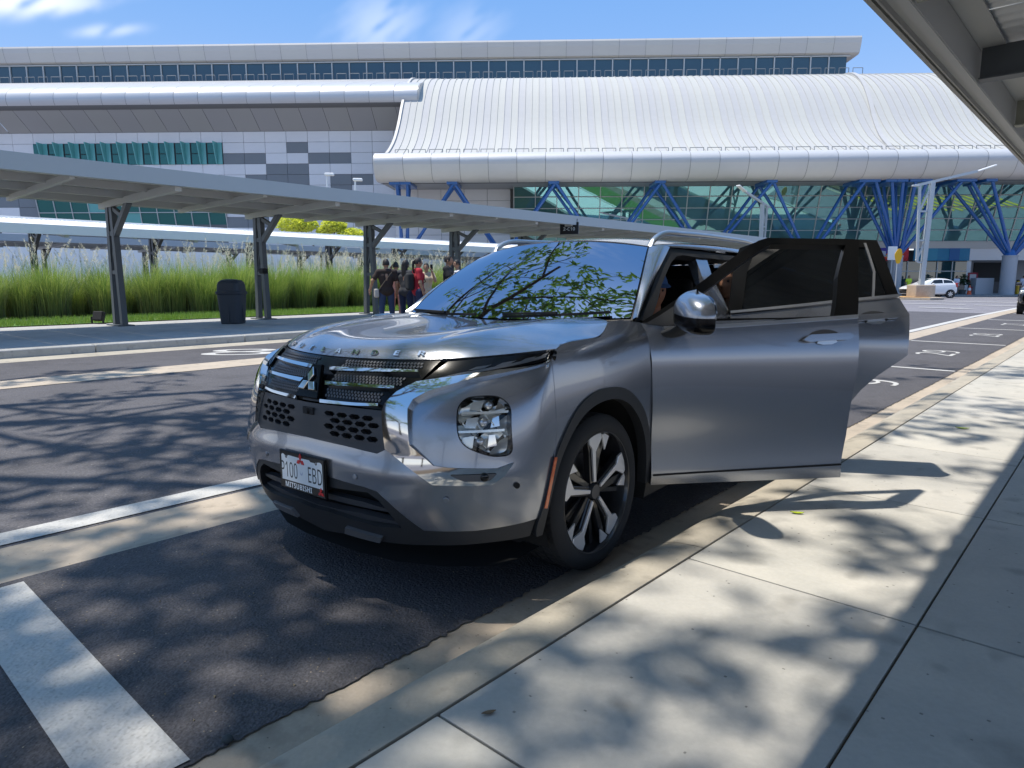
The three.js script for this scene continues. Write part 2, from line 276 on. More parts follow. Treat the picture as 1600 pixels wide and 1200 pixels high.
// ---------- the grey SUV with its kerb-side doors open ----------
const CAR_POS = [-2.6641, 0, -2.5083], CAR_YAW = 0.0594, CAR_ROLL = 0.0101;
const MAT = {};
{
  const flake = tex(256, (u, v) => { const n = hash2(u * 256, v * 256, 3); return 0.5 + (n - 0.5) * 0.22; }, false);
  MAT.paint = phys([0.305, 0.32, 0.355], { metalness: 0.8, roughness: 0.27, clearcoat: 1, clearcoatRoughness: 0.04 });
  MAT.gloss = phys([0.004, 0.004, 0.005], { roughness: 0.16, ior: 1.3 });
  MAT.frame = phys([0.006, 0.006, 0.006], { roughness: 0.35, ior: 1.25 });
  MAT.plastic = std([0.022, 0.023, 0.025], 0.55);
  MAT.plasticGrey = std([0.045, 0.047, 0.053], 0.5);
  MAT.skid = std([0.16, 0.165, 0.175], 0.4, 0.5);
  MAT.black = std([0.008, 0.008, 0.008], 0.9);
  MAT.trim = std([0.012, 0.012, 0.013], 0.8);
  MAT.seat = std([0.014, 0.014, 0.015], 0.75);
  MAT.chrome = phys([0.66, 0.66, 0.65], { metalness: 1, roughness: 0.06 });
  MAT.satin = std([0.55, 0.56, 0.58], 0.3, 0.9);
  MAT.film = phys([0.32, 0.37, 0.45], { metalness: 1, roughness: 0.02 });
  MAT.darkGlass = phys([0.004, 0.005, 0.006], { roughness: 0.02, ior: 1.48 });
  MAT.lens = phys([1, 1, 1], { transmission: 1, thickness: 0, roughness: 0.02, ior: 1.45 });
  MAT.reflector = std([0.78, 0.79, 0.75], 0.22, 0.55);
  MAT.led = phys([0.75, 0.76, 0.78], { roughness: 0.2, transmission: 0.3, thickness: 0 });
  MAT.orange = phys([0.62, 0.10, 0.012], { roughness: 0.25, clearcoat: 1 });
  MAT.red = phys([0.42, 0.012, 0.012], { roughness: 0.2, clearcoat: 1 });
  const tread = tex(256, (u, v) => { const w = Math.abs(((v * 6) % 1) - 0.5); const sip = ((u * 64 + (v > 0.5 ? 0.5 : 0)) % 1) < 0.22 && w > 0.16 ? 0 : 1; return Math.min(sip, w < 0.1 ? 0 : 1) * 0.8 + hash2(u * 256, v * 256, 4) * 0.15; }, false);
  MAT.tyre = std([0.021, 0.021, 0.022], 0.85);
  MAT.tread = std([0.02, 0.02, 0.021], 0.9, 0, { bumpMap: tread, bumpScale: 0.007 });
  MAT.alloy = phys([0.74, 0.73, 0.73], { metalness: 0.45, roughness: 0.32 });
  MAT.alloyDark = phys([0.016, 0.016, 0.018], { roughness: 0.3, clearcoat: 0.7 });
  MAT.metalDark = std([0.12, 0.12, 0.125], 0.45, 0.7);
}
const hoodRows = [
  [[0, 1.018, 0.768], [0.2, 1.02, 0.757], [0.4, 1.024, 0.715], [0.548, 1.028, 0.655], [0.735, 1.043, 0.505], [0.881, 1.062, 0.306]],
  [[0, 1.058, 0.735], [0.2, 1.06, 0.722], [0.4, 1.064, 0.675], [0.555, 1.068, 0.605], [0.735, 1.073, 0.45], [0.872, 1.080, 0.25]],
  [[0, 1.092, 0.63], [0.2, 1.096, 0.615], [0.42, 1.112, 0.56], [0.57, 1.112, 0.48], [0.735, 1.100, 0.34], [0.874, 1.084, 0.15]],
  [[0, 1.108, 0.40], [0.2, 1.112, 0.39], [0.42, 1.134, 0.34], [0.60, 1.136, 0.27], [0.745, 1.118, 0.18], [0.875, 1.087, 0.03]],
  [[0, 1.122, 0.12], [0.2, 1.126, 0.11], [0.43, 1.148, 0.08], [0.62, 1.152, 0.04], [0.755, 1.132, -0.01], [0.875, 1.09, -0.05]],
  [[0, 1.13, -0.12], [0.2, 1.134, -0.13], [0.43, 1.153, -0.15], [0.63, 1.160, -0.16], [0.755, 1.146, -0.14], [0.86, 1.120, -0.125]],
  [[0, 1.13, -0.34], [0.2, 1.134, -0.345], [0.42, 1.148, -0.36], [0.62, 1.159, -0.36], [0.75, 1.154, -0.30], [0.843, 1.151, -0.177]]];
const hoodSurf = netSurface(hoodRows, true);
const rowOf = (y) => { let a = 0, b = ROW_Y.length - 1.001; for (let i = 0; i < 40; i++) { const m = (a + b) / 2; bodySurf(8, m)[1] < y ? (a = m) : (b = m); } return (a + b) / 2; };
const colOf = (z, t) => { let a = 5.2, b = 15.8; for (let i = 0; i < 40; i++) { const m = (a + b) / 2; bodySurf(m, t)[2] > z ? (a = m) : (b = m); } return (a + b) / 2; };
const zy = (list) => list.map(([z, y]) => { const t = rowOf(y); return [colOf(z, t), t]; });
const BODY = (outline, o) => panel(bodySurf, outline, { sign: 1, ...o });   // sign: the outside of the left half
const both = (g) => merge([g, mirrorX(g)]);
// windscreen, from the cowl (v = 0) to the roof (v = 1)
const screen = (u, v) => { const a = Math.abs(u), b = 4 * v * (1 - v); const lo = [0.82 * u, 1.128 + 0.022 * a * a, -0.36 - 0.095 * a ** 2.4], hi = [0.62 * u, 1.598 - 0.056 * a * a, -0.965 - 0.045 * a * a]; return [mix(lo[0], hi[0], v) * (1 + 0.02 * b), mix(lo[1], hi[1], v) + 0.020 * b, mix(lo[2], hi[2], v) + 0.016 * b]; };
const ROOF = [[-0.98, 1.602, 1.545, 0.62], [-1.3, 1.634, 1.568, 0.617], [-1.7, 1.646, 1.580, 0.61], [-2.2, 1.645, 1.582, 0.60], [-2.8, 1.625, 1.562, 0.585], [-3.25, 1.585, 1.525, 0.565], [-3.42, 1.56, 1.50, 0.55]];
const roofSurf = netSurface(ROOF.map(([z, yc, ye, xe]) => [0, 0.3, 0.55, 0.8, 1].map((u) => [xe * u, yc + (ye - yc) * u ** 2.2, z - (z > -1.1 ? 0.045 * u * u : 0)])), true);
function wheelGroup(parent) {   // outer face towards +x, centre at the origin
  const w = new THREE.Group(); w.name = 'wheel'; parent.add(w);
  const lathe = (pts, seg = 72) => { const g = new THREE.LatheGeometry(pts.map(([r, x]) => new THREE.Vector2(r, x)), seg); g.rotateZ(-Math.PI / 2); return g; };
  const tyre = part(w, 'tyre', lathe([[0.262, -0.11], [0.30, -0.127], [0.335, -0.124], [0.357, -0.112], [0.366, -0.098]].concat([])), MAT.tyre);
  tyre.geometry = merge([lathe([[0.366, -0.098], [0.357, -0.112], [0.335, -0.124], [0.30, -0.127], [0.262, -0.11]]), lathe([[0.284, 0.108], [0.288, 0.117], [0.305, 0.125], [0.32, 0.1275], [0.335, 0.124], [0.352, 0.115], [0.3605, 0.106], [0.366, 0.097]].reverse().reverse())]);
  part(w, 'tread', lathe([[0.366, 0.098], [0.3685, 0.07], [0.369, 0.02], [0.3625, 0.016], [0.3625, 0.010], [0.369, 0.006], [0.369, -0.04], [0.3625, -0.044], [0.3625, -0.052], [0.369, -0.056], [0.3685, -0.07], [0.366, -0.098]].reverse(), 96), MAT.tread);
  part(w, 'rim', merge([lathe([[0.288, 0.110], [0.286, 0.118], [0.281, 0.116], [0.276, 0.095], [0.262, 0.03], [0.236, -0.1], [0.262, -0.11]].reverse()), lathe([[0.05, -0.02], [0.258, -0.02]].reverse(), 48)]), MAT.alloyDark);
  const ext = (pts, depth, bevel) => { const s = new THREE.Shape(pts.map(([a, b]) => new THREE.Vector2(a, b))); const g = new THREE.ExtrudeGeometry(s, { depth, bevelEnabled: true, bevelSize: bevel, bevelThickness: bevel, bevelSegments: 1 }); g.rotateY(Math.PI / 2); return g; };   // shape x -> -z, y -> y, depth -> x
  const place = (g, a, x) => { g.rotateX(a); g.translate(x, 0, 0); return g; };
  const faces = [], arms = [];
  for (let k = 0; k < 5; k++) {
    const a = k * Math.PI * 2 / 5 + 0.10;
    faces.push(place(ext([[-0.006, 0.046], [0.005, 0.044], [0.012, 0.172], [0.064, 0.218], [0.060, 0.236], [0.012, 0.2445], [-0.028, 0.2415], [-0.030, 0.215], [-0.008, 0.19]], 0.008, 0.002), a, 0.092));
    faces.push(place(ext([[0.122, 0.207], [0.086, 0.160], [0.072, 0.2275], [0.092, 0.2265]], 0.006, 0.0015), a, 0.092));
    arms.push(place(ext([[-0.016, 0.04], [0.016, 0.04], [0.022, 0.165], [0.055, 0.232], [-0.028, 0.24], [-0.016, 0.18]], 0.03, 0.003), a, 0.055));
    arms.push(place(ext([[0.010, 0.04], [0.030, 0.035], [0.098, 0.222], [0.070, 0.23]], 0.02, 0.003), a, 0.06));
    arms.push(place(ext([[0.020, 0.04], [0.034, 0.035], [0.148, 0.19], [0.132, 0.20]], 0.014, 0.002), a, 0.045));
  }
  for (const g of [...faces, ...arms]) g.scale(1, 1.125, 1.125);
  for (let k = 0; k < 5; k++) { part(w, 'spoke_face', faces.slice(k * 2, k * 2 + 2), MAT.alloy); part(w, 'spoke', arms.slice(k * 3, k * 3 + 3), MAT.alloyDark); }
  const hub = new THREE.CylinderGeometry(0.034, 0.038, 0.03, 28); hub.rotateZ(-Math.PI / 2); hub.translate(0.085, 0, 0); part(w, 'hub_cap', hub, MAT.metalDark);
  const disc = new THREE.CylinderGeometry(0.17, 0.17, 0.02, 40); disc.rotateZ(Math.PI / 2); disc.translate(0.0, 0, 0); part(w, 'brake_disc', disc, MAT.metalDark);
  return w;
}
function diamond3(R, depth, bevel = 0.002) {   // three rhombi meeting in a point
  const list = []; for (let k = 0; k < 3; k++) { const s = new THREE.Shape(), a = R / 2, b = R / 2 * Math.tan(Math.PI / 6), g0 = 0.02 * R; s.moveTo(0, g0); s.lineTo(b, a); s.lineTo(0, R); s.lineTo(-b, a); const g = new THREE.ExtrudeGeometry(s, { depth, bevelEnabled: true, bevelSize: bevel, bevelThickness: bevel, bevelSegments: 1 }); g.rotateZ(k * 2 * Math.PI / 3); list.push(g); }
  return merge(list);
}
const font = await new FontLoader().loadAsync('fonts/droid/droid_sans_bold.typeface.json');
function letters(text, size, depth) { const g = new TextGeometry(text, { font, size, depth, curveSegments: 3, bevelEnabled: false }); g.computeBoundingBox(); const b = g.boundingBox; g.translate(-(b.max.x + b.min.x) / 2, -(b.max.y + b.min.y) / 2, 0); return g; }

const car = thing('parked_suv', 'metallic grey family SUV parked at the kerb with both kerb-side doors open', 'car', CAR_POS);
car.rotation.set(0, CAR_YAW, CAR_ROLL, 'YXZ');
{
  // --- front ---
  const cornerOutline = [...OUT.wingFront.map(([s, t]) => [s + 0.05, t]), [5.52, 2.12], [5.29, 1.8], ...[...OUT.paintBot].reverse().slice(1), [0, 4.03], ...OUT.paintTop.slice(1), ...[[1.67, 5.24], [1.69, 5.53], [1.84, 5.9], [2.12, 6.25], [2.86, 6.55], [3.6, 6.82], [5.6, 7.2]]];
  const hl = rounded(OUT.headlight, 0.3);
  const dish = (s, t) => 0.007 * Math.exp(-((t - 3.3 - 0.12 * Math.max(0, 2 - s)) ** 2) / 0.12) * (1 - smooth(4.2, 5.2, s));
  const bumper = part(car, 'front_bumper', both(BODY(cornerOutline, { cell: 0.1, hole: hl, bend: dish, thick: 0.02 })), MAT.paint);
  const sensors = [[3.05, 2.69, 0.011, MAT.paint], [1.19, 3.12, 0.009, MAT.paint], [4.66, 2.98, 0.012, MAT.black]];
  for (const side of [1, -1]) for (const [s, t, r, m] of sensors) {
    const p = bodySurf(s, t), n = surfNormal(bodySurf, s, t, 1), g = new THREE.CylinderGeometry(r, r, 0.006, 20); g.rotateX(Math.PI / 2);
    const o = new THREE.Object3D(); o.position.set(p[0] + n[0] * 0.007, p[1] + n[1] * 0.007, p[2] + n[2] * 0.007); o.lookAt(p[0] + n[0], p[1] + n[1], p[2] + n[2]); o.updateMatrix();
    const list = [g]; if (m !== MAT.black) list.push(new THREE.TorusGeometry(r, 0.0022, 6, 20));
    const gg = merge(list); gg.applyMatrix4(o.matrix); part(bumper, 'parking_sensor', side > 0 ? gg : mirrorX(gg), m);
  }
  const skirt = [[0, 2.95], ...OUT.paintBot.slice(1), [5.29, 1.8], ...[...OUT.valBot].reverse(), [0, 1.59], ...[...OUT.intake].reverse().slice(1, -1).map(([s, t]) => [s, t]), [0, 2.54]];
  part(car, 'lower_skirt', both(BODY(skirt, { cell: 0.2, off: -0.004, thick: 0.05 })), MAT.plastic);
  part(car, 'undertray', gridGeo(8, 4, (u, v) => { const x = (u * 2 - 1) * 0.8; return [x, 0.17 + 0.02 * v, 0.84 - 0.28 * (Math.abs(x) / 0.8) ** 3 - v * 0.5]; }), MAT.black);
  part(car, 'intake_back', both(BODY([[0, 2.75], [1.9, 2.75], [2.2, 1.5], [0, 1.4]], { cell: 0.4, off: -0.09, thick: 0 })), MAT.black);
  for (const side of [1, -1]) for (const key of ['slatA', 'slatB']) { const g = BODY([[0, OUT[key][0][1] - 0.02], ...OUT[key].slice(0, 4), ...OUT[key].slice(4), [0, OUT[key][5][1]]], { cell: 0.3, off: -0.025, thick: 0.03 }); part(car, 'intake_slat', side > 0 ? g : mirrorX(g), MAT.plasticGrey); }
  for (const side of [1, -1]) { const g = BODY(OUT.skidbar, { cell: 0.3, off: 0.012, thick: 0.02 }); part(car, 'skid_strip', side > 0 ? g : mirrorX(g), MAT.skid); }
  // grille
  const gl = [[0, 7.26], ...OUT.grille.slice(1, -1), [0, 5.36]];
  const grille = part(car, 'grille', both(BODY(gl, { cell: 0.2, off: -0.006, thick: 0.04 })), MAT.gloss);
  const mesh = [];
  const bandGap = (s) => [[6.84, 7.18 + 0.03 * s], [6.24, 6.52 + 0.06 * Math.min(s, 1)], [5.6, 5.95]];
  for (let b = 0; b < 3; b++) { const rows = b === 0 ? 3 : 3; for (let r = 0; r < rows; r++) for (let k = 0; k < 26; k++) {
    const s = 0.36 + (k + (r % 2) * 0.5) * 0.066, lim = [2.0, 1.82, 1.55][b]; if (s > lim - 0.06) continue;
    const [lo, hi] = bandGap(s)[b], t = mix(lo + 0.06, hi - 0.06, rows > 1 ? r / (rows - 1) : 0.5);
    const d = 0.024, e = 0.05, pts = [[s - d, t], [s - d * 0.5, t - e], [s + d * 0.5, t - e], [s + d, t], [s + d * 0.5, t + e], [s - d * 0.5, t + e]];
    mesh.push(BODY(pts, { cell: 2, off: -0.002, thick: 0.004 }));
  } }
  const gm = part(grille, 'grille_mesh', both(merge(mesh)), MAT.metalDark); gm.userData.kind = 'stuff';
  for (const key of ['bar1', 'bar2', 'bar3']) for (const side of [1, -1]) { const g = BODY(OUT[key], { cell: 0.3, off: 0.014, thick: 0.03 }); part(grille, 'grille_bar', side > 0 ? g : mirrorX(g), MAT.chrome); }
  // lower grille: a grey moulding with hexagonal openings over a dark back
  const low = [[0, 5.29], ...OUT.lower.slice(1, -1), [0, 4.03]];
  const holes = [];
  const rowsT = [5.0, 4.77, 4.54, 4.31];
  rowsT.forEach((t, r) => { for (let k = 0; k < 4; k++) { const s = 0.5 + k * 0.275 + (r % 2) * 0.137; if (s > 1.52) continue; const d = 0.126, e = 0.088; holes.push([[s - d, t], [s - d * 0.55, t - e], [s + d * 0.55, t - e], [s + d, t], [s + d * 0.55, t + e], [s - d * 0.55, t + e]]); } });
  {
    const fine = densify(low, 0.15), V = (p) => new THREE.Vector2(...p), tri = THREE.ShapeUtils.triangulateShape(fine.map(V), holes.map((h) => h.map(V))), all = [...fine, ...holes.flat()];
    const cc = (h) => h;
    const pos = [], nor = [], idx = [];
    for (const [s, t] of all) { const p = bodySurf(s, t), n = surfNormal(bodySurf, s, t, 1); pos.push(p[0] - n[0] * 0.004, p[1] - n[1] * 0.004, p[2] - n[2] * 0.004); nor.push(...n); }
    for (const f of tri) { const [a, b, c] = f.map((k) => all[k]), cr = (b[0] - a[0]) * (c[1] - a[1]) - (b[1] - a[1]) * (c[0] - a[0]); cr > 0 ? idx.push(f[0], f[1], f[2]) : idx.push(f[0], f[2], f[1]); }
    const g = new THREE.BufferGeometry(); g.setAttribute('position', new THREE.Float32BufferAttribute(pos, 3)); g.setAttribute('normal', new THREE.Float32BufferAttribute(nor, 3)); g.setAttribute('uv', new THREE.Float32BufferAttribute(all.flat(), 2)); g.setIndex(idx);
    const walls = []; for (const h of holes) { const wp = [], wi = []; h.forEach(([s, t]) => { const p = bodySurf(s, t), n = surfNormal(bodySurf, s, t, 1); for (const e of [0.004, 0.03]) wp.push(p[0] - n[0] * e, p[1] - n[1] * e, p[2] - n[2] * e); }); for (let i = 0; i < 6; i++) { const a = 2 * i, b = 2 * ((i + 1) % 6); wi.push(a, b, a + 1, b, b + 1, a + 1); } const w = new THREE.BufferGeometry(); w.setAttribute('position', new THREE.Float32BufferAttribute(wp, 3)); w.setIndex(wi); const q = w.toNonIndexed(); q.computeVertexNormals(); walls.push(q); }
    const lg = part(car, 'lower_grille', both(merge([g, ...walls])), MAT.plasticGrey);
    part(lg, 'grille_back', both(BODY(low, { cell: 0.4, off: -0.045, thick: 0 })), MAT.black);
    const cp = bodySurf(0.0, 4.98), cam = new THREE.CylinderGeometry(0.012, 0.014, 0.02, 20); cam.rotateX(Math.PI / 2); cam.translate(cp[0], cp[1], cp[2] + 0.004);
    part(lg, 'front_camera', merge([cam, rbx(0.075, 0.032, 0.012, 0.005, cp[0], cp[1], cp[2] - 0.002)]), MAT.trim);
  }
  // emblem on its black shield
  {
    const e = new THREE.Group(); e.name = 'emblem'; car.add(e); e.position.set(0, 0.917, 0.910); e.rotation.x = -0.44;
    const sh = new THREE.Shape([[-0.075, -0.062], [0.075, -0.062], [0.03, 0.085], [-0.03, 0.085]].map((p) => new THREE.Vector2(...p)));
    part(e, 'emblem_base', new THREE.ExtrudeGeometry(sh, { depth: 0.012, bevelEnabled: true, bevelSize: 0.004, bevelThickness: 0.004, bevelSegments: 2 }).translate(0, 0, -0.02), MAT.gloss);
    part(e, 'emblem_diamonds', diamond3(0.064, 0.008, 0.003).translate(0, 0.003, 0.0), MAT.chrome);
  }
    const outer = spline2([[0.505, 0.30], [0.462, 0.42], [0.386, 0.625], [0.235, 0.792], [0.09, 0.853], [-0.09, 0.857], [-0.225, 0.822], [-0.388, 0.71], [-0.478, 0.56], [-0.545, 0.30]].map(([a, b]) => [a, b]), 36).map((p) => [p[0], p[1]]);
    const inn = spline2([[0.452, 0.30], [0.425, 0.42], [0.352, 0.605], [0.215, 0.745], [0.075, 0.798], [-0.10, 0.80], [-0.235, 0.752], [-0.36, 0.645], [-0.432, 0.52], [-0.47, 0.30]], 36).map((p) => [p[0], p[1]]);
  // lamps, chrome frames
  for (const side of [1, -1]) {
    const S = (g) => (side > 0 ? g : mirrorX(g));
    const ch = part(car, 'chrome_frame', S(BODY(OUT.chromeO, { cell: 0.1, off: 0.012, thick: 0.035, bend: (s, t) => 0.012 * clamp(t - 3.9, 0, 2.2) * (1 - smooth(1.9, 4.4, s)) })), MAT.chrome);
    const fogP = bodySurf(3.9, 3.33), fogN = surfNormal(bodySurf, 3.9, 3.33, 1);
    part(ch, 'fog_recess', S(BODY(rounded(OUT.fogrecess, 0.06), { cell: 0.2, off: 0.018, thick: 0 })), MAT.metalDark);
    const fg = new THREE.SphereGeometry(0.017, 20, 12); fg.scale(1, 1, 0.4); { const o = new THREE.Object3D(); o.position.set(fogP[0] + fogN[0] * 0.018, fogP[1] + fogN[1] * 0.018, fogP[2] + fogN[2] * 0.018); o.lookAt(fogP[0] + fogN[0], fogP[1] + fogN[1], fogP[2] + fogN[2]); o.updateMatrix(); fg.applyMatrix4(o.matrix); }
    part(ch, 'fog_lamp', S(fg), MAT.darkGlass);
    const drl = part(car, 'daytime_lamp', S(BODY(OUT.drl, { cell: 0.2, off: 0.004, thick: 0.03 })), MAT.gloss);
    part(drl, 'lamp_strip', S(BODY(OUT.drlbar, { cell: 0.3, off: 0.007, thick: 0.004 })), MAT.metalDark);
    for (let k = 0; k < 5; k++) { const s = 2.9 + k * 0.52, t = 6.86 + k * 0.16; part(drl, 'lamp_cell', S(BODY([[s, t], [s + 0.3, t + 0.09], [s + 0.42, t + 0.24], [s + 0.12, t + 0.15]], { cell: 1, off: 0.006, thick: 0.003 })), MAT.metalDark); }
    const inner = hl.map(([s, t]) => [3.8 + (s - 3.8) * 0.96, 4.92 + (t - 4.92) * 0.965]);
    const lamp = new THREE.Group(); lamp.name = 'headlight'; car.add(lamp);
    part(lamp, 'bezel', S(BODY(hl, { cell: 0.2, off: -0.002, thick: 0.05, hole: inner })), MAT.gloss);
    part(lamp, 'reflector', S(BODY(inner, { cell: 0.12, off: -0.045, thick: 0, bend: (s, t) => 0.016 * Math.sin(s * 9) * Math.cos(t * 7) })), MAT.reflector);
    part(lamp, 'lens', S(BODY(inner, { cell: 0.15, off: 0.004, thick: 0.002 })), MAT.lens);
    for (const [t, t2] of [[5.28, 5.36], [4.66, 4.74]]) part(lamp, 'divider', S(BODY([[3.2, t], [4.3, t], [4.3, t2], [3.2, t2]], { cell: 0.3, off: -0.006, thick: 0.04 })), MAT.reflector);
    for (const t of [5.62, 5.0, 4.35]) { const p = bodySurf(3.78, t), n = surfNormal(bodySurf, 3.78, t, 1), g = new THREE.SphereGeometry(0.02, 16, 10); g.translate(p[0] - n[0] * 0.035, p[1] - n[1] * 0.035, p[2] - n[2] * 0.035); part(lamp, 'projector', S(g), MAT.satin); 
      part(lamp, 'facet', S(BODY([[3.35, t - 0.16], [3.62, t - 0.2], [3.62, t + 0.2], [3.35, t + 0.16]], { cell: 1, off: -0.03, thick: 0.04 })), MAT.reflector);
      part(lamp, 'facet', S(BODY([[3.98, t - 0.2], [4.2, t - 0.16], [4.12, t + 0.2], [3.98, t + 0.2]], { cell: 1, off: -0.028, thick: 0.04 })), MAT.chrome); }
    // wings, arches
    const wing = [...OUT.wingFront.slice().reverse(), [5.95, 7.4], [6.27, 7.75], ...OUT.hoodside.slice(3), ...OUT.ear.slice(1), ...OUT.archOut.slice(3, -1).reverse()];
    part(car, 'front_wing', S(BODY(wing, { cell: 0.12, off: 0.0015, thick: 0.02 })), MAT.paint);
    const archGeo = (dz) => { const o = zy(outer.map(([z, y]) => [z + dz, y])), i = zy(inn.map(([z, y]) => [z + dz, y])); return BODY([...o, ...i.reverse()], { cell: 0.2, off: 0.010, thick: 0.05 }); };
    const arch = part(car, 'wheel_arch', S(archGeo(0)), MAT.plastic);
    part(arch, 'side_marker', S(BODY(OUT.marker, { cell: 0.4, off: 0.013, thick: 0.004 })), MAT.orange);
    part(car, 'wheel_arch', S(archGeo(-2.706)), MAT.plastic);
    for (const dz of [0, -2.706]) { const w = gridGeo(28, 1, (u, v) => { const a = mix(-0.12, 1.12, u) * Math.PI; return [0.575 + 0.33 * v, 0.385 + Math.sin(a) * 0.445, -0.03 + dz + Math.cos(a) * 0.455]; }); part(car, 'wheel_well', S(merge([w, bx(0.02, 0.7, 0.9, 0.57, 0.5, -0.03 + dz)])), MAT.black); }
  }
  // bonnet
  part(car, 'bonnet', both(panel(hoodSurf, [[0, 0], [5, 0], [5, 5.95], [4.6, 6], [0, 6]], { cell: 0.2, sign: 1, off: 0.002, thick: 0.02, bend: (u, v) => -0.005 * Math.exp(-((u - (1.9 + 0.10 * v)) ** 2) / 0.06) * smooth(0.8, 2.2, v) + 0.004 * Math.exp(-((u - (2.6 + 0.06 * v)) ** 2) / 0.2) * smooth(1, 2.4, v) })), MAT.paint);
  [...'OUTLANDER'].forEach((c, i) => {
    const x = (i - 4) * 0.1135, a = Math.abs(x); let lo = 0, hi = 5; for (let k = 0; k < 30; k++) { const m = (lo + hi) / 2; hoodSurf(m, 0.5)[0] < a ? (lo = m) : (hi = m); }
    const p = hoodSurf(lo, 0.5), n = surfNormal(hoodSurf, lo, 0.5, 1), g = letters(c, 0.027, 0.004); g.scale(1.7, 1, 1);
    const o = new THREE.Object3D(), sx = x < 0 ? -1 : 1; o.position.set(sx * p[0] + sx * n[0] * 0.004, p[1] + n[1] * 0.004, p[2] + n[2] * 0.004); o.lookAt(sx * p[0] + sx * n[0] * 2, p[1] + n[1] * 2, p[2] + n[2] * 2); o.updateMatrix(); g.applyMatrix4(o.matrix);
    part(car, 'badge_letter', g, MAT.chrome);
  });
  part(car, 'engine_bay', gridGeo(8, 6, (u, v) => [(u * 2 - 1) * mix(0.5, 0.8, v), mix(0.98, 1.08, v), mix(0.62, -0.5, v)], true), MAT.black);
  // windscreen, wipers, roof, rails
  part(car, 'windscreen', gridGeo(24, 16, (u, v) => screen((u * 2 - 1) * 0.985, mix(0.02, 0.985, v))), MAT.film);
  part(car, 'windscreen_surround', gridGeo(24, 16, (u, v) => { const p = screen(u * 2 - 1, mix(-0.03, 1, v)); return [p[0], p[1] - 0.006, p[2] - 0.004]; }), MAT.gloss);
  part(car, 'cowl', gridGeo(16, 2, (u, v) => { const x = (u * 2 - 1), a = Math.abs(x); return [0.82 * x, mix(1.112, 1.126, v) + 0.02 * a * a, mix(-0.28, -0.38, v) - 0.08 * a ** 2.4]; }), MAT.plastic);
  for (const [u0, u1, v0, v1] of [[0.06, 0.86, 0.015, 0.055], [-0.88, -0.2, 0.0, 0.03]]) {
    const P = (t, e) => { const p = screen(mix(u0, u1, t), mix(v0, v1, t)); return [p[0], p[1] + e, p[2] + e * 0.8]; }, list = [];
    for (let k = 0; k < 8; k++) list.push(bar(P(k / 8, 0.014), P((k + 1) / 8, 0.014), 0.012, 0.014)); list.push(bar(P(0.02, 0.03), P(0.55, 0.026), 0.022, 0.012)); part(car, 'wiper', list, MAT.trim);
  }
  part(car, 'roof_panel', both(panel(roofSurf, [[0, 0], [4, 0], [4, 6], [0, 6]], { cell: 0.25, sign: 1, thick: 0.02 })), MAT.paint);
  for (const side of [1, -1]) {
    const S = (g) => (side > 0 ? g : mirrorX(g));
    const low = (v) => { const pts = [[0.858, 1.152, -0.44], [0.777, 1.34, -0.756], [0.695, 1.488, -1.07], [0.663, 1.545, -1.19]]; const c = new THREE.CatmullRomCurve3(pts.map((p) => new THREE.Vector3(...p))); return c.getPoint(v).toArray(); };
    part(car, 'windscreen_pillar', S(gridGeo(6, 16, (u, v) => { const a = screen(1, v), b = low(v); const w = Math.sin(u * Math.PI) * 0.012; return [mix(a[0], b[0], u) + w, mix(a[1], b[1], u) + w, mix(a[2], b[2], u) + w * 0.3]; })), MAT.paint);
    const cant = (u, v) => { const z0 = mix(-1.02, -3.3, v), r = roofSurf(4, clamp(mix(0.02, 5.9, v), 0, 6)), zb = r[2] - 0.17 * (1 - v), y = mix(1.545, 1.50, Math.max(0, v - 0.6) / 0.4), t = rowOf(y), b = bodySurf(colOf(zb, t), t), w = Math.sin(u * Math.PI) * 0.012; return [mix(r[0], b[0], u) + w, mix(r[1], b[1], u) + w, mix(r[2], b[2], u)]; };
    part(car, 'cant_rail', S(gridGeo(6, 30, cant)), MAT.paint);
    const rail = new THREE.CatmullRomCurve3([[0.598, 1.54, -1.04], [0.602, 1.585, -1.10], [0.605, 1.627, -1.22], [0.603, 1.640, -1.5], [0.595, 1.645, -2.2], [0.583, 1.630, -2.8], [0.565, 1.575, -3.1], [0.56, 1.545, -3.15]].map((p) => new THREE.Vector3(...p)));
    const rg = gridGeo(14, 50, (u, v) => { const p = rail.getPoint(v), a = u * Math.PI * 2, q = Math.min(1, 0.25 + 8 * Math.min(v, 1 - v)); return [p.x + Math.cos(a) * 0.021, p.y + Math.sin(a) * 0.017 * q, p.z]; }, true);
    part(car, 'roof_rail', S(rg), MAT.satin);
    part(car, 'roof_gutter', S(gridGeo(1, 20, (u, v) => { const r = roofSurf(4, mix(0.2, 5.9, v)); return [r[0] - 0.035 + u * 0.05, r[1] + 0.006, r[2]]; })), MAT.trim);
    // fixed side: seals round the door openings, centre pillar, sill, rear quarter
    part(car, 'door_seal', S(BODY(zy([[-0.47, 1.15], [-0.79, 1.345], [-1.11, 1.5], [-1.22, 1.545], [-3.2, 1.50], [-3.2, 1.44], [-2.6, 1.475], [-1.74, 1.495], [-1.60, 1.495], [-1.34, 1.505], [-1.24, 1.495], [-1.12, 1.455], [-0.86, 1.325], [-0.56, 1.14]]), { cell: 0.25, off: -0.008, thick: 0.05 })), MAT.trim);
    part(car, 'centre_pillar', S(BODY(zy([[-1.55, 1.52], [-1.73, 1.52], [-1.66, 1.38], [-1.68, 1.15], [-1.70, 0.38], [-1.46, 0.38], [-1.45, 1.15], [-1.50, 1.38]]), { cell: 0.25, off: -0.02, thick: 0.06 })), side > 0 ? MAT.paint : MAT.trim);
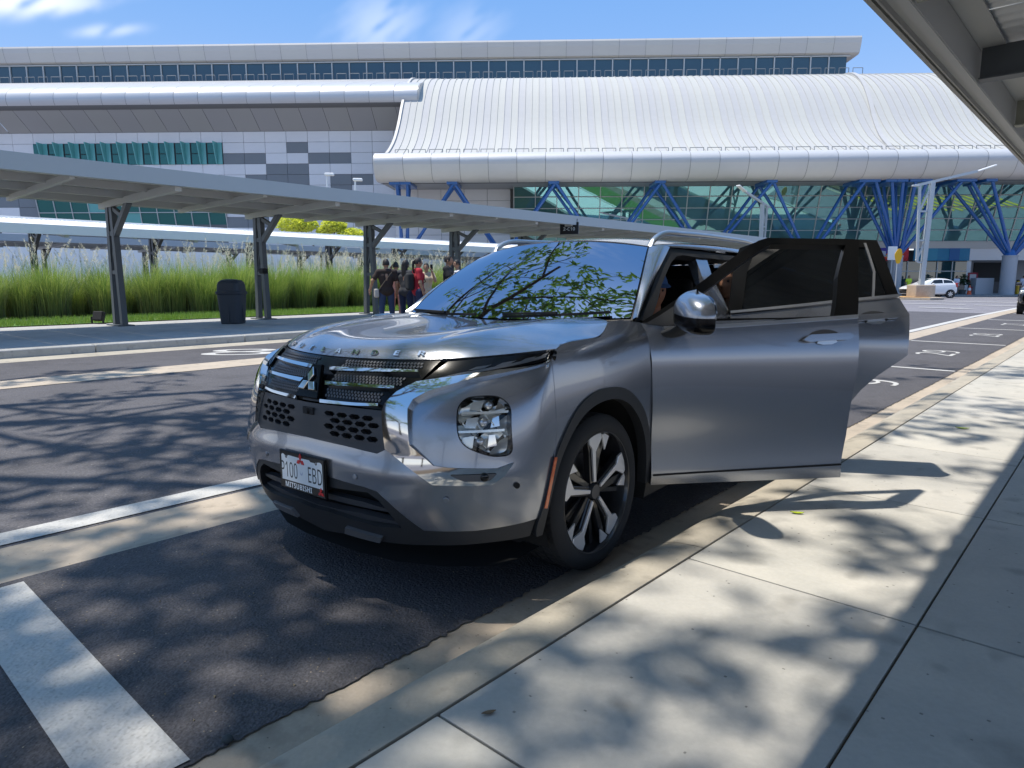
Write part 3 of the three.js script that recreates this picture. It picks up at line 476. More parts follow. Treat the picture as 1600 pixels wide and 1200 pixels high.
    part(car, 'sill', S(BODY(zy([[-0.52, 0.36], [-2.22, 0.36], [-2.24, 0.20], [-0.52, 0.20]]), { cell: 0.25, off: -0.014, thick: 0.2 })), MAT.plastic);
    const qz = [[-2.58, 0.86], [-2.62, 1.14], [-2.57, 1.24], [-2.47, 1.50], [-3.3, 1.475], [-3.36, 1.40]];
    const tRow = (y) => rowOf(y);
    const quarter = [...zy([[-2.19, 0.36], [-2.25, 0.5], [-2.35, 0.665], [-2.44, 0.755], [-2.58, 0.865], [-2.62, 1.14], [-2.57, 1.24], [-2.47, 1.535], [-3.2, 1.50]]), [16.9, rowOf(1.5)], [16.99, rowOf(0.34)], ...zy([[-3.5, 0.34]]), ...zy(outer.map(([z, y]) => [z - 2.706, y])).reverse().filter((p, i, a) => i > 1 && i < a.length - 4)];
    part(car, 'rear_quarter', S(BODY(quarter, { cell: 0.25, thick: 0.02 })), MAT.paint);
    part(car, 'quarter_window', S(BODY(rounded(zy([[-2.66, 1.22], [-2.56, 1.46], [-3.15, 1.45], [-3.3, 1.28]]), 0.15), { cell: 0.25, off: 0.004, thick: 0.008 })), MAT.darkGlass);
    part(car, 'tail_lamp', S(BODY([[14.55, rowOf(1.02)], [16.2, rowOf(1.0)], [16.2, rowOf(1.12)], [14.6, rowOf(1.12)]], { cell: 0.25, off: 0.008, thick: 0.02 })), MAT.red);
  }
  part(car, 'rear_window', both(BODY([[15.4, rowOf(1.2)], [16.98, rowOf(1.18)], [16.98, rowOf(1.47)], [15.5, rowOf(1.45)]], { cell: 0.25, off: 0.006, thick: 0.01 })), MAT.darkGlass);
  part(car, 'rear_skirt', both(BODY([[14.4, 0.6], [16.98, 0.6], [16.98, rowOf(0.5)], [14.4, rowOf(0.42)]], { cell: 0.25, off: 0.008, thick: 0.03 })), MAT.plastic);
  part(car, 'rear_roof_edge', both(gridGeo(6, 2, (u, v) => { const a = roofSurf(4 * u, 6), t = rowOf(1.5), b = bodySurf(mix(16.98, 14.6, u), t); return [mix(a[0], b[0], v), mix(a[1], b[1], v), mix(a[2], b[2], v)]; })), MAT.paint);
  part(car, 'floor_pan', bx(1.5, 0.08, 3.9, 0, 0.25, -1.55), MAT.black);
  // cabin
  part(car, 'headliner', gridGeo(6, 10, (u, v) => { const r = roofSurf(Math.abs(u * 2 - 1) * 4, mix(0.1, 5.9, v)); return [r[0] * Math.sign(u * 2 - 1 || 1), r[1] - 0.04, r[2]]; }), MAT.trim);
  part(car, 'dashboard', merge([rbx(1.46, 0.26, 0.5, 0.06, 0, 0.98, -0.62), rbx(0.3, 0.5, 1.3, 0.06, 0, 0.55, -1.2)]), MAT.trim);
  const sw = new THREE.TorusGeometry(0.18, 0.016, 10, 36); sw.rotateX(-0.45); sw.translate(0.38, 1.0, -0.98); part(car, 'steering_wheel', merge([sw, rod([0.38, 1.0, -0.98], [0.38, 0.9, -0.7], 0.04)]), MAT.trim);
  for (const [x, z] of [[0.38, -1.55], [-0.38, -1.55], [0.4, -2.5], [-0.4, -2.5]]) {
    const sb = rbx(0.48, 0.62, 0.14, 0.06); sb.rotateX(-0.25); sb.translate(x, 0.88, z - 0.2); const hr = rbx(0.27, 0.18, 0.1, 0.045); hr.translate(x, 1.27, z - 0.31);
    const s = part(car, 'car_seat', merge([rbx(0.5, 0.18, 0.5, 0.06, x, 0.52, z + 0.1), sb]), MAT.seat); part(s, 'headrest', hr, MAT.seat);
  }
  // wheels
  for (const [x, z] of [[0.7935, 0], [-0.7935, 0], [0.7935, -2.706], [-0.7935, -2.706]]) { const w = wheelGroup(car); w.position.set(x, 0.369, z); if (x < 0) w.rotation.y = Math.PI; }
  // number plate in its frame
  {
    const np = new THREE.Group(); np.name = 'number_plate'; car.add(np); np.position.set(0, 0.524, 0.966);
    part(np, 'plate_frame', rbx(0.335, 0.176, 0.014, 0.006), MAT.gloss);
    const face = canvasTex(1024, 512, (c, w, h) => {
      c.fillStyle = '#0b0c0e'; c.fillRect(0, 0, w, h); c.fillStyle = '#dfe4e6'; c.beginPath(); c.moveTo(40, 60); c.bezierCurveTo(70, 10, 110, 40, 140, 60); c.lineTo(190, 60); c.lineTo(200, 40); c.lineTo(440, 44); c.lineTo(700, 40); c.lineTo(730, 62); c.lineTo(830, 62); c.bezierCurveTo(900, 40, 960, 20, 985, 70); c.lineTo(985, 400); c.lineTo(40, 400); c.fill();
      c.fillStyle = '#12161a'; c.beginPath(); c.arc(155, 62, 26, 0, 7); c.arc(850, 62, 26, 0, 7); c.fill(); c.fillStyle = '#8f9499'; c.beginPath(); c.arc(155, 62, 14, 0, 7); c.fill(); c.beginPath(); c.arc(850, 62, 14, 0, 7); c.fill();
      c.fillStyle = '#15262c'; c.textAlign = 'center'; c.textBaseline = 'alphabetic'; c.font = '300px sans-serif'; c.save(); c.translate(215, 350); c.scale(0.62, 1); c.fillText('P100', 0, 0); c.restore(); c.save(); c.translate(815, 350); c.scale(0.62, 1); c.fillText('EBD', 0, 0); c.restore();
      c.fillStyle = '#b9c0d0'; c.beginPath(); c.arc(505, 250, 34, 0, 7); c.fill(); c.fillStyle = '#dfe4e6'; c.beginPath(); c.arc(505, 236, 22, 0, 7); c.fill();
      c.fillStyle = '#eef1f2'; c.font = 'bold 104px sans-serif'; c.save(); c.translate(420, 494); c.scale(1.06, 1); c.fillText('MITSUBISHI', 0, 0); c.restore();
    });
    const f = new THREE.PlaneGeometry(0.322, 0.164); f.translate(0, 0, 0.0085); part(np, 'plate_face', f, new THREE.MeshPhysicalMaterial({ map: face, roughness: 0.35, clearcoat: 0.3 }));
    MAT.red2 = std([0.62, 0.03, 0.03], 0.4);
    part(np, 'frame_diamond', diamond3(0.03, 0.002, 0.001).translate(-0.004, 0.058, 0.009), MAT.red2); part(np, 'frame_diamond', diamond3(0.021, 0.002, 0.001).translate(0.136, -0.062, 0.009), MAT.red2);
  }
  // doors
  const FRONT = [[-0.441, 1.131], [-0.47, 1.083], [-0.49, 0.955], [-0.503, 0.69], [-0.508, 0.337], [-0.506, 0.286], [-1.566, 0.284], [-1.56, 0.365], [-1.583, 0.518], [-1.588, 0.728], [-1.604, 0.862], [-1.621, 1.148]];
  const REAR = [[-1.585, 1.13], [-1.60, 0.862], [-1.60, 0.34], [-2.19, 0.34], [-2.27, 0.5], [-2.375, 0.666], [-2.46, 0.756], [-2.596, 0.864], [-2.623, 0.888], [-2.636, 1.136], [-2.587, 1.225]];
  function door(name, side, hingeZ, deg, lower, belt, ring, ringHole, glass, handleAt, extra) {
    const S = (g) => (side > 0 ? g : mirrorX(g)), hx = side * 0.905, d = new THREE.Group(); d.name = name; car.add(d); d.position.set(hx, 0, hingeZ); d.rotation.y = -side * deg * Math.PI / 180;
    const add = (n, g, m) => part(d, n, S(g).translate(-hx, 0, -hingeZ), m);
    const crease = (s, t) => 0.008 * Math.exp(-((t - 1.35) ** 2) / 0.3) - 0.010 * Math.exp(-((t - 2.9) ** 2) / 0.9) + 0.004 * Math.exp(-((t - 6.6) ** 2) / 0.5);
    add('door_skin', BODY(zy([...lower]), { cell: 0.12, thick: 0.05, bend: crease }), MAT.paint);
    add('door_trim', BODY(zy([...lower]), { cell: 0.3, off: -0.05, thick: 0.02 }), MAT.trim);
    add('sill_strip', BODY(zy([[lower[4][0] - 0.008, 0.345], [lower.find((p) => p[1] < 0.345 && p[0] < -1.5)[0] + 0.006, 0.345 + (deg && name === 'front_door' ? 0.018 : 0)], [lower.find((p) => p[1] < 0.345 && p[0] < -1.5)[0] + 0.006, 0.336 + (name === 'front_door' ? 0.018 : 0)], [lower[4][0] - 0.008, 0.336]]), { cell: 0.3, off: 0.0105, thick: 0.004 }), MAT.black);
    add('belt_moulding', BODY(zy(belt), { cell: 0.3, off: 0.008, thick: 0.02 }), MAT.satin);
    add('window_frame', BODY(zy(ring), { cell: 0.25, off: 0, thick: 0.045, hole: ringHole ? zy(ringHole) : null }), MAT.frame);
    if (glass) add('door_glass', BODY(zy(glass), { cell: 0.25, off: -0.008, thick: 0.004 }), MAT.darkGlass);
    const [hz, hy, tilt] = handleAt;
    const cup = []; for (let k = 0; k < 24; k++) { const a = k / 24 * Math.PI * 2; cup.push([hz - 0.135 - Math.cos(a) * 0.085, hy + 0.008 + Math.sin(a) * 0.036]); }
    add('handle_cup', BODY(zy(cup), { cell: 0.2, off: 0.0075, thick: 0.002 }), MAT.plastic);
    const H = zy([[hz, hy - 0.010], [hz - 0.04, hy + 0.016], [hz - 0.255, hy + 0.018 + tilt], [hz - 0.282, hy + 0.004 + tilt], [hz - 0.262, hy - 0.014 + tilt], [hz - 0.14, hy - 0.017 + tilt / 2], [hz - 0.04, hy - 0.02]]);
    add('door_handle', BODY(rounded(H, 0.04), { cell: 0.1, off: 0.034, thick: 0.018 }), MAT.paint);
    add('handle_grip', BODY(zy([[hz - 0.085, hy - 0.026], [hz - 0.10, hy - 0.012], [hz - 0.19, hy - 0.008], [hz - 0.20, hy - 0.020], [hz - 0.17, hy - 0.032], [hz - 0.12, hy - 0.034]]), { cell: 0.2, off: 0.011, thick: 0.003 }), MAT.satin);
    if (extra) extra(d, add, S, side);
    return d;
  }
  const frontRing = [[-0.43, 1.128], [-0.62, 1.235], [-0.809, 1.345], [-1.159, 1.556], [-1.217, 1.572], [-1.745, 1.562], [-1.678, 1.366], [-1.621, 1.150], [-1.2, 1.136], [-0.861, 1.121]];
  const frontHole = [[-0.66, 1.15], [-0.69, 1.225], [-0.85, 1.315], [-1.17, 1.51], [-1.225, 1.535], [-1.655, 1.53], [-1.56, 1.36], [-1.49, 1.155], [-1.2, 1.148]];
  const frontBelt = [[-0.56, 1.112], [-0.861, 1.119], [-1.622, 1.158], [-1.62, 1.140], [-0.88, 1.102], [-0.56, 1.097]];
  const mirrorExtra = (d, add0, S, side) => {
    // the far mirror is folded back along its door
    const add = (n, g, m) => { if (side < 0 && /mirror_(foot|cap|shell|glass)/.test(n)) { g.translate(-0.93, 0, 0.62); g.rotateY(1.15); g.scale(0.9, 1, 0.9); g.translate(0.90, -0.02, -0.72); } return add0(n, g, m); };
    add('mirror_sail', BODY(zy([[-0.47, 1.128], [-0.69, 1.25], [-0.67, 1.125], [-0.56, 1.115]]), { cell: 0.2, off: 0.006, thick: 0.02 }), MAT.plastic);
    const foot = new THREE.CatmullRomCurve3([[0.885, 1.075, -0.60], [0.935, 1.095, -0.625], [0.985, 1.125, -0.64], [1.02, 1.15, -0.65]].map((p) => new THREE.Vector3(...p)));
    add('mirror_foot', gridGeo(14, 10, (u, v) => { const p = foot.getPoint(v), a = u * Math.PI * 2, k = mix(0.062, 0.034, v); return [p.x, p.y + Math.sin(a) * 0.026, p.z + Math.cos(a) * k]; }), MAT.plastic);
    // housing: a rounded shell, flatter behind where the glass sits
    const shell = (y0, y1, inflate) => gridGeo(32, 14, (u, v) => { const a = u * Math.PI * 2, h = mix(y0, y1, v), q = Math.max(0, 1 - Math.abs(h) ** (h > 0 ? 2.8 : 6)) ** 0.5, cx = Math.cos(a), cz = Math.sin(a); const ex = Math.sign(cx) * Math.abs(cx) ** 0.6, ez = Math.sign(cz) * Math.abs(cz) ** 0.8; return [1.11 + (0.172 + inflate) * ex * q * (1 - (ex < 0 ? 0.42 : 0.06) * Math.max(0, h)) + (h > 0 ? -0.02 * h : 0), 1.192 + 0.100 * h - 0.010 * ex, -0.655 + (cz > 0 ? 0.095 : 0.035) * ez * q + inflate * ez]; });
    add('mirror_cap', shell(-0.12, 0.999, 0.001), MAT.paint);
    add('mirror_shell', shell(-0.999, -0.12, 0), MAT.gloss);
    add('mirror_glass', new THREE.SphereGeometry(1, 20, 10).scale(0.13, 0.08, 0.006).translate(1.105, 1.192, -0.694), MAT.film);
  };
  const rearRing = [[-1.574, 1.144], [-1.62, 1.449], [-1.66, 1.555], [-1.80, 1.605], [-2.233, 1.608], [-2.499, 1.592], [-2.587, 1.24], [-2.217, 1.203], [-1.895, 1.168]];
  const rearHole = [[-1.66, 1.165], [-1.70, 1.40], [-1.745, 1.51], [-1.83, 1.555], [-2.23, 1.56], [-2.44, 1.545], [-2.52, 1.255], [-2.2, 1.218]];
  const rearBelt = [[-1.59, 1.152], [-1.895, 1.182], [-2.217, 1.217], [-2.587, 1.252], [-2.589, 1.236], [-2.217, 1.200], [-1.895, 1.166], [-1.592, 1.137]];
  const rearExtra = (d, add) => { add('window_divider', BODY(zy([[-2.418, 1.573], [-2.432, 1.573], [-2.466, 1.39], [-2.444, 1.229], [-2.430, 1.229], [-2.452, 1.39]]), { cell: 0.2, off: 0.004, thick: 0.01 }), MAT.satin); };
  for (const side of [1, -1]) {
    door('front_door', side, -0.48, side > 0 ? 45 : 0, FRONT, frontBelt, frontRing, frontHole, side > 0 ? null : frontHole, [-1.288, 1.04, 0.004], mirrorExtra);
    door('rear_door', side, -1.6, side > 0 ? 62 : 0, [[-1.59, 1.13], ...REAR.slice(1, 10), [-2.589, 1.228], [-2.217, 1.194], [-1.895, 1.16]], rearBelt, rearRing, rearHole, rearHole, [-2.30, 1.105, 0.012], rearExtra);
  }
}
// ---------- ground, road, kerbs, pavements ----------
const ASPHALT = (seed, base, speck, warm) => {
  const map = tex(1024, (u, v) => {
    const g = hash2(u * 1024, v * 1024, seed), g2 = vnoise(u * 420, v * 420, 420, seed + 1), big = fbm(u, v, 5, 4, seed + 2), st = fbm(u, v, 11, 3, seed + 3);
    let k = base * (0.62 + 0.55 * g2 + 0.22 * (g - 0.5)) * (0.86 + 0.3 * big); if (st > 0.62) k *= 0.9;
    let r = k * 1.0, gg = k * 0.97, b = k * 1.07;
    const s = hash2(Math.floor(u * 512), Math.floor(v * 512), seed + 9); if (s > 1 - speck) { const f = 1.6 + 2.2 * hash2(u * 512, v * 512, seed + 10); r = base * f * (1 + warm); gg = base * f; b = base * f * (1 - warm * 1.4); }
    return [enc(r), enc(gg), enc(b)];
  });
  const bump = tex(1024, (u, v) => vnoise(u * 300, v * 300, 300, seed + 20) * 0.6 + vnoise(u * 620, v * 620, 620, seed + 21) * 0.4, false);
  return new THREE.MeshStandardMaterial({ map, bumpMap: bump, bumpScale: 0.006, roughness: 0.92 });
};
const newAsphalt = ASPHALT(11, 0.098, 0.003, 0.22), laneAsphalt = ASPHALT(31, 0.108, 0.002, 0.08), oldAsphalt = ASPHALT(51, 0.235, 0.002, 0.02);
const CONCRETE = (seed, c, stain) => {
  const map = tex(1024, (u, v) => {
    const big = fbm(u, v, 3, 5, seed), mid = fbm(u, v, 14, 4, seed + 1), fine = vnoise(u * 260, v * 260, 260, seed + 2), grain = hash2(u * 1024, v * 1024, seed + 3);
    let k = 0.84 + 0.3 * (big - 0.5) * stain + 0.22 * (mid - 0.5) + 0.06 * (fine - 0.5) + 0.05 * (grain - 0.5) + 0.1;
    const d = fbm(u, v, 24, 2, seed + 5); if (d > 0.68) k *= 1 - (d - 0.68) * 1.2;
    if (hash2(Math.floor(u * 400), Math.floor(v * 400), seed + 6) > 0.9986) k *= 0.45;
    const w = 1 + 0.03 * (mid - 0.5);
    return [enc(c[0] * k * w), enc(c[1] * k), enc(c[2] * k / w)];
  });
  const bump = tex(512, (u, v) => vnoise(u * 180, v * 180, 180, seed + 7) * 0.5 + fbm(u, v, 30, 3, seed + 8) * 0.5, false);
  return new THREE.MeshStandardMaterial({ map, bumpMap: bump, bumpScale: 0.0025, roughness: 0.85 });
};
const paveMats = [CONCRETE(101, [0.52, 0.505, 0.46], 1.0), CONCRETE(131, [0.50, 0.487, 0.45], 1.2)];
const kerbMat = CONCRETE(161, [0.42, 0.385, 0.32], 1.1), beige = CONCRETE(191, [0.47, 0.40, 0.32], 0.9);
const farPave = CONCRETE(221, [0.40, 0.40, 0.39], 1);
const paintWhite = (() => {
  const map = tex(512, (u, v) => { const g = vnoise(u * 200, v * 200, 200, 7), b = fbm(u, v, 6, 4, 8), wear = smooth(0.66, 0.74, fbm(u, v, 120, 3, 9)) * 0.55; const k = (0.44 + 0.10 * b + 0.05 * g) * (1 - wear * 0.35); return [enc(k), enc(k * 0.99), enc(k * 0.96)]; });
  return new THREE.MeshStandardMaterial({ map, roughness: 0.8, bumpMap: tex(256, (u, v) => vnoise(u * 160, v * 160, 160, 12), false), bumpScale: 0.004 });
})();
const soil = CONCRETE(251, [0.20, 0.17, 0.13], 1.4);
const jag = (seed, z0, z1, x, amp, n) => { const r = rng(seed), o = []; for (let i = 0; i <= n; i++) { const z = mix(z0, z1, i / n); o.push([x + (r() - 0.5) * amp * (r() > 0.8 ? 1.8 : 0.8) + Math.sin(z * 1.7) * amp * 0.2, z]); } return o; };

struct('ground', rectSheet(-900, 700, -1000, 300, -0.02, 0.25), oldAsphalt);
{
  // parking strip between the beige channel and the gutter: its edge over the gutter is ragged
  const edge = jag(5, 12, -34, -1.842, 0.020, 2300);
  struct('parking_strip', sheet([[-3.66, 12], ...edge, [-3.66, -34]], 0.006, 0.4), newAsphalt);
  struct('road_lane', rectSheet(-10.46, -4.16, -34, 14, -0.006, 0.3), laneAsphalt);
  struct('far_parking_strip', rectSheet(-13.75, -11.29, -40, 14, -0.002, 0.35), newAsphalt);
  struct('drain_channel', rectSheet(-4.175, -3.65, -34, 12, -0.001, 0.45), beige);
  struct('drain_channel', rectSheet(-11.3, -10.45, -40, 14, 0.0, 0.4), beige);
  struct('gutter', rectSheet(-1.93, -1.60, -60, 12, -0.001, 0.5), beige);
  struct('far_gutter', rectSheet(-14.45, -13.74, -60, 14, 0.0, 0.5), kerbMat);
  // near kerb: lengths of rolled kerbstone
  const kerb = structGroup('kerb');
  const prof = [[-1.665, -0.01], [-1.655, 0.012], [-1.60, 0.075], [-1.55, 0.118], [-1.49, 0.138], [-1.40, 0.147], [-1.343, 0.150], [-1.339, 0.140], [-1.339, 0.0]];
  const piece = (len) => { const p = []; const g = gridGeo(prof.length - 1, 1, (u, v) => { const q = prof[Math.round(u * (prof.length - 1))]; return [q[0], q[1], -v * len]; }); const n = g.toNonIndexed(); let d = 0; uvXZ(n, 0.5); return toCreasedNormals(n, 0.5); };
  const kg = piece(2.94);
  for (let i = 0; i < 16; i++) { const m = part(kerb, 'kerbstone', kg, kerbMat); m.position.z = 6.04 - i * 2.946; }
  const kf = structGroup('far_kerb'), kfg = uvXZ(rbx(0.2, 0.30, 2.94, 0.03), 0.5);
  for (let i = 0; i < 22; i++) { const m = part(kf, 'kerbstone', kfg, farPave); m.position.set(-14.55, 0.0, 6 - i * 2.95); }
  // pavement slabs with dark joints
  const bed = part(scene, 'pavement_bed', rectSheet(-1.345, 9, -60, 8, 0.135, 0.5), std([0.13, 0.095, 0.06], 1)); bed.userData.kind = 'structure';
  const pv = structGroup('pavement'), cols = [[-1.333, -0.4535], [-0.4465, 0.5715], [0.5785, 1.6]], r = rng(77);
  for (let i = 0; i < 30; i++) for (let c = 0; c < 3; c++) {
    const [x0, x1] = cols[c], z1 = 3.24 - i * 1.472, z0 = z1 - 1.465; if (c === 2 && i < 1) continue;
    const g = new RoundedBoxGeometry(x1 - x0, 0.05, z1 - z0, 1, 0.004); g.translate((x0 + x1) / 2, 0.125 + (r() - 0.5) * 0.0012, (z0 + z1) / 2);
    const ou = r() * 3, ov = r() * 3; uvXZ(g, 0.34); const U = g.attributes.uv; for (let k = 0; k < U.count; k++) U.setXY(k, U.getX(k) + ou, U.getY(k) + ov);
    part(pv, 'slab', g, paveMats[(i + c) % 2]);
  }
  struct('far_pavement', uvXZ(bx(6.6, 0.3, 90, -17.94, 0, -28), 0.35), farPave);
  struct('planting_bed', rectSheet(-31, -21.2, -75, 14, 0.10, 0.5), soil);
  // road paint
  const line = (name, label, x0, x1, z0, z1, y = 0.0105) => solo(name, label, 'road marking', rectSheet(x0, x1, z0, z1, y, 0.8), paintWhite);
  line('edge_line', 'long white line beside the beige drain channel, left of the grey car', -4.435, -4.225, -30, 10, 0.0);
  [[-0.46, -0.70, 'wide white bay line at the bottom left in front of the grey car'], [-6.28, -6.40, 'white bay line hidden mostly behind the open doors'], [-11.88, -12.0, 'first white bay line seen beyond the open doors'], [-17.32, -17.46, 'second white bay line beyond the open doors'], [-22.85, -23.0, 'third white bay line beyond the open doors'], [-28.3, -28.48, 'fourth white bay line beyond the open doors']].forEach(([a, b, l]) => line('bay_line', l, -3.6, -1.86, b, a));
  [[-2.0, -2.2, 'white bay line across the road at the far left edge'], [-13.2, -13.35, 'white bay line across the road behind the grey car']].forEach(([a, b, l]) => line('bay_line', l, -13.6, -11.32, b, a, 0.003));
  const fontThin = await new FontLoader().loadAsync('fonts/droid/droid_sans_regular.typeface.json');
  const digits = (text, x, z, w, d, turn, label, y) => {
    const shapes = fontThin.generateShapes(text, 1), g0 = new THREE.ShapeGeometry(shapes, 5); g0.computeBoundingBox(); const b = g0.boundingBox; g0.translate(-(b.min.x + b.max.x) / 2, -(b.min.y + b.max.y) / 2, 0); g0.scale(w / (b.max.x - b.min.x), d / (b.max.y - b.min.y), 1); g0.rotateX(-Math.PI / 2); g0.rotateY(turn); g0.translate(x, y, z);
    const p = g0.attributes.position, u = g0.attributes.uv; for (let i = 0; i < p.count; i++) u.setXY(i, p.getX(i) * 0.8, p.getZ(i) * 0.8);
    solo('bay_number', label, 'road marking', g0, paintWhite);
  };
  digits('9', -2.45, -9.95, 0.5, 0.6, Math.PI / 2, 'white painted bay number just behind the open rear door', 0.0105);
  [[-14.8, '29', 'second'], [-20.4, '28', 'third'], [-25.8, '27', 'fourth']].forEach(([z, t, o]) => digits(t, -2.6, z, 1.0, 0.62, Math.PI / 2, o + ' white painted bay number beyond the open doors', 0.0105));
  digits('8', -12.5, -6.2, 1.3, 1.1, 0.9, 'white painted bay number across the road left of the grey car', 0.003);
  // far road: kerb-side channel that bends away, lane line and arrows
  struct('drain_channel', sheet([[-4.2, -34], [-3.66, -34], [-3.1, -52], [-3.9, -52]], 0.0, 0.5), beige);
  solo('edge_line', 'white road edge line running toward the terminal at the right', 'road marking', sheet([[-4.435, -30], [-4.225, -30], [-3.75, -52], [-3.98, -52]], 0.004, 0.8), paintWhite);
  const arrow = sheet([[-7.9, -39.4], [-6.2, -39.0], [-6.2, -39.3], [-5.4, -38.7], [-6.4, -38.2], [-6.35, -38.6], [-7.9, -38.9]], 0.006, 0.8);
  solo('road_arrow', 'white arrow painted on the sunlit road at the right', 'road marking', arrow, paintWhite);
  [[-8.5, -44.9, 3.4], [-5.0, -44.3, 2.6]].forEach(([x, z, w], i) => solo('road_dash', (i ? 'right' : 'left') + ' white dash painted across the sunlit road before the terminal', 'road marking', rectSheet(x - w / 2, x + w / 2, z - 0.25, z + 0.25, 0.006, 0.8), paintWhite));
  solo('stop_line', 'long white line across the road in front of the terminal', 'road marking', sheet([[-12, -51.6], [0, -49.5], [0, -50], [-12, -52.1]], 0.006, 0.8), paintWhite);
  // traffic island with a yellow nose
  struct('traffic_island', (() => { const s = new THREE.Shape([[-40, -57], [-14, -55.5], [-10.2, -53.8], [-9.6, -55], [-10.6, -57.5], [-16, -60], [-40, -62]].map((p) => new THREE.Vector2(p[0], -p[1]))); const g = new THREE.ExtrudeGeometry(s, { depth: 0.14, bevelEnabled: false }); g.rotateX(-Math.PI / 2); return uvXZ(g, 0.4); })(), beige);
  solo('island_nose_paint', 'yellow painted nose of the traffic island beside the white car', 'road marking', sheet([[-16, -55.9], [-11.0, -54.3], [-10.3, -54.6], [-10.9, -56.4], [-16, -58.6]], 0.148, 0.5), std([0.55, 0.28, 0.05], 0.8));
  // small litter on the pavement
  const leaf = (name, label, x, y, z, c, s, turn) => { const g = gridGeo(6, 3, (u, v) => { const a = (u - 0.5) * 2, w = (1 - a * a) * 0.42; return [a * s, Math.abs(v - 0.5) * s * 0.3 + a * a * s * 0.12, (v - 0.5) * 2 * w * s]; }, true); g.rotateY(turn); g.translate(x, y, z); solo(name, label, 'leaf', g, std(c, 0.7, 0, { side: THREE.DoubleSide })); };
  leaf('fallen_leaf', 'fresh yellow green leaf on the pavement by the open front door', -1.19, 0.152, -3.55, [0.42, 0.52, 0.02], 0.035, 0.5);
  leaf('fallen_leaf', 'small green leaf on the sunlit pavement further along', -0.93, 0.152, -6.55, [0.3, 0.4, 0.05], 0.05, 0.2);
  leaf('fallen_leaf', 'curled brown leaf on the pavement slab at the bottom', -1.23, 0.152, -1.27, [0.2, 0.13, 0.07], 0.022, 1.1);
  const st = new THREE.IcosahedronGeometry(0.016, 1); st.scale(1.2, 0.7, 1); st.translate(-1.86, 0.015, -0.81); solo('pebble', 'small dark stone lying in the gutter at the bottom', 'stone', st, std([0.05, 0.06, 0.065], 0.9));
  const ch = []; { const rr = rng(9); for (let i = 0; i < 110; i++) { const x = mix(-3.5, -1.9, rr()), z = mix(-0.75, -6, rr() ** 1.3), s = 0.002 + rr() * 0.004; const g = new THREE.TetrahedronGeometry(s); g.rotateY(rr() * 6); g.translate(x, 0.006 + s * 0.5, z); ch.push(g); } }
  const chm = part(scene, numbered('grit'), ch, std([0.24, 0.20, 0.13], 0.9)); chm.userData.kind = 'stuff';
}
// grass verge and lawns
function grassField(name, x0, x1, z0, z1, y, n, h, c, seed) {
  const r = rng(seed), pos = [], nor = [], uv = [];
  for (let i = 0; i < n; i++) { const x = mix(x0, x1, r()), z = mix(z0, z1, r()), a = r() * 6.28, w = 0.006 + r() * 0.006, k = h * (0.5 + r() * 0.8), lx = (r() - 0.5) * h, lz = (r() - 0.5) * h; pos.push(x - Math.cos(a) * w, y, z - Math.sin(a) * w, x + Math.cos(a) * w, y, z + Math.sin(a) * w, x + lx, y + k, z + lz); for (let q = 0; q < 3; q++) { uv.push(0, 0); } }
  const g = new THREE.BufferGeometry(); g.setAttribute('position', new THREE.Float32BufferAttribute(pos, 3)); g.computeVertexNormals(); g.setAttribute('uv', new THREE.Float32BufferAttribute(uv, 2));
  const m = part(scene, numbered(name), g, phys(c, { roughness: 1, side: THREE.DoubleSide, transmission: 0.35, thickness: 0 })); m.userData.kind = 'stuff'; return m;
}
const lawnMat = new THREE.MeshStandardMaterial({ roughness: 0.95, map: tex(512, (u, v) => { const a = fbm(u, v, 30, 4, 61), b = fbm(u, v, 6, 3, 62), g = hash2(u * 512, v * 512, 63); return [enc(0.045 + 0.06 * a * b + 0.02 * g), enc(0.08 + 0.12 * a + 0.03 * g), enc(0.012 + 0.02 * a)]; }) });
struct('grass_verge', rectSheet(-24.6, -22.2, -70, -3, 0.125, 0.5), lawnMat);
grassField('verge_grass', -24.4, -22.2, -32, -4, 0.12, 26000, 0.16, [0.24, 0.37, 0.05], 71);
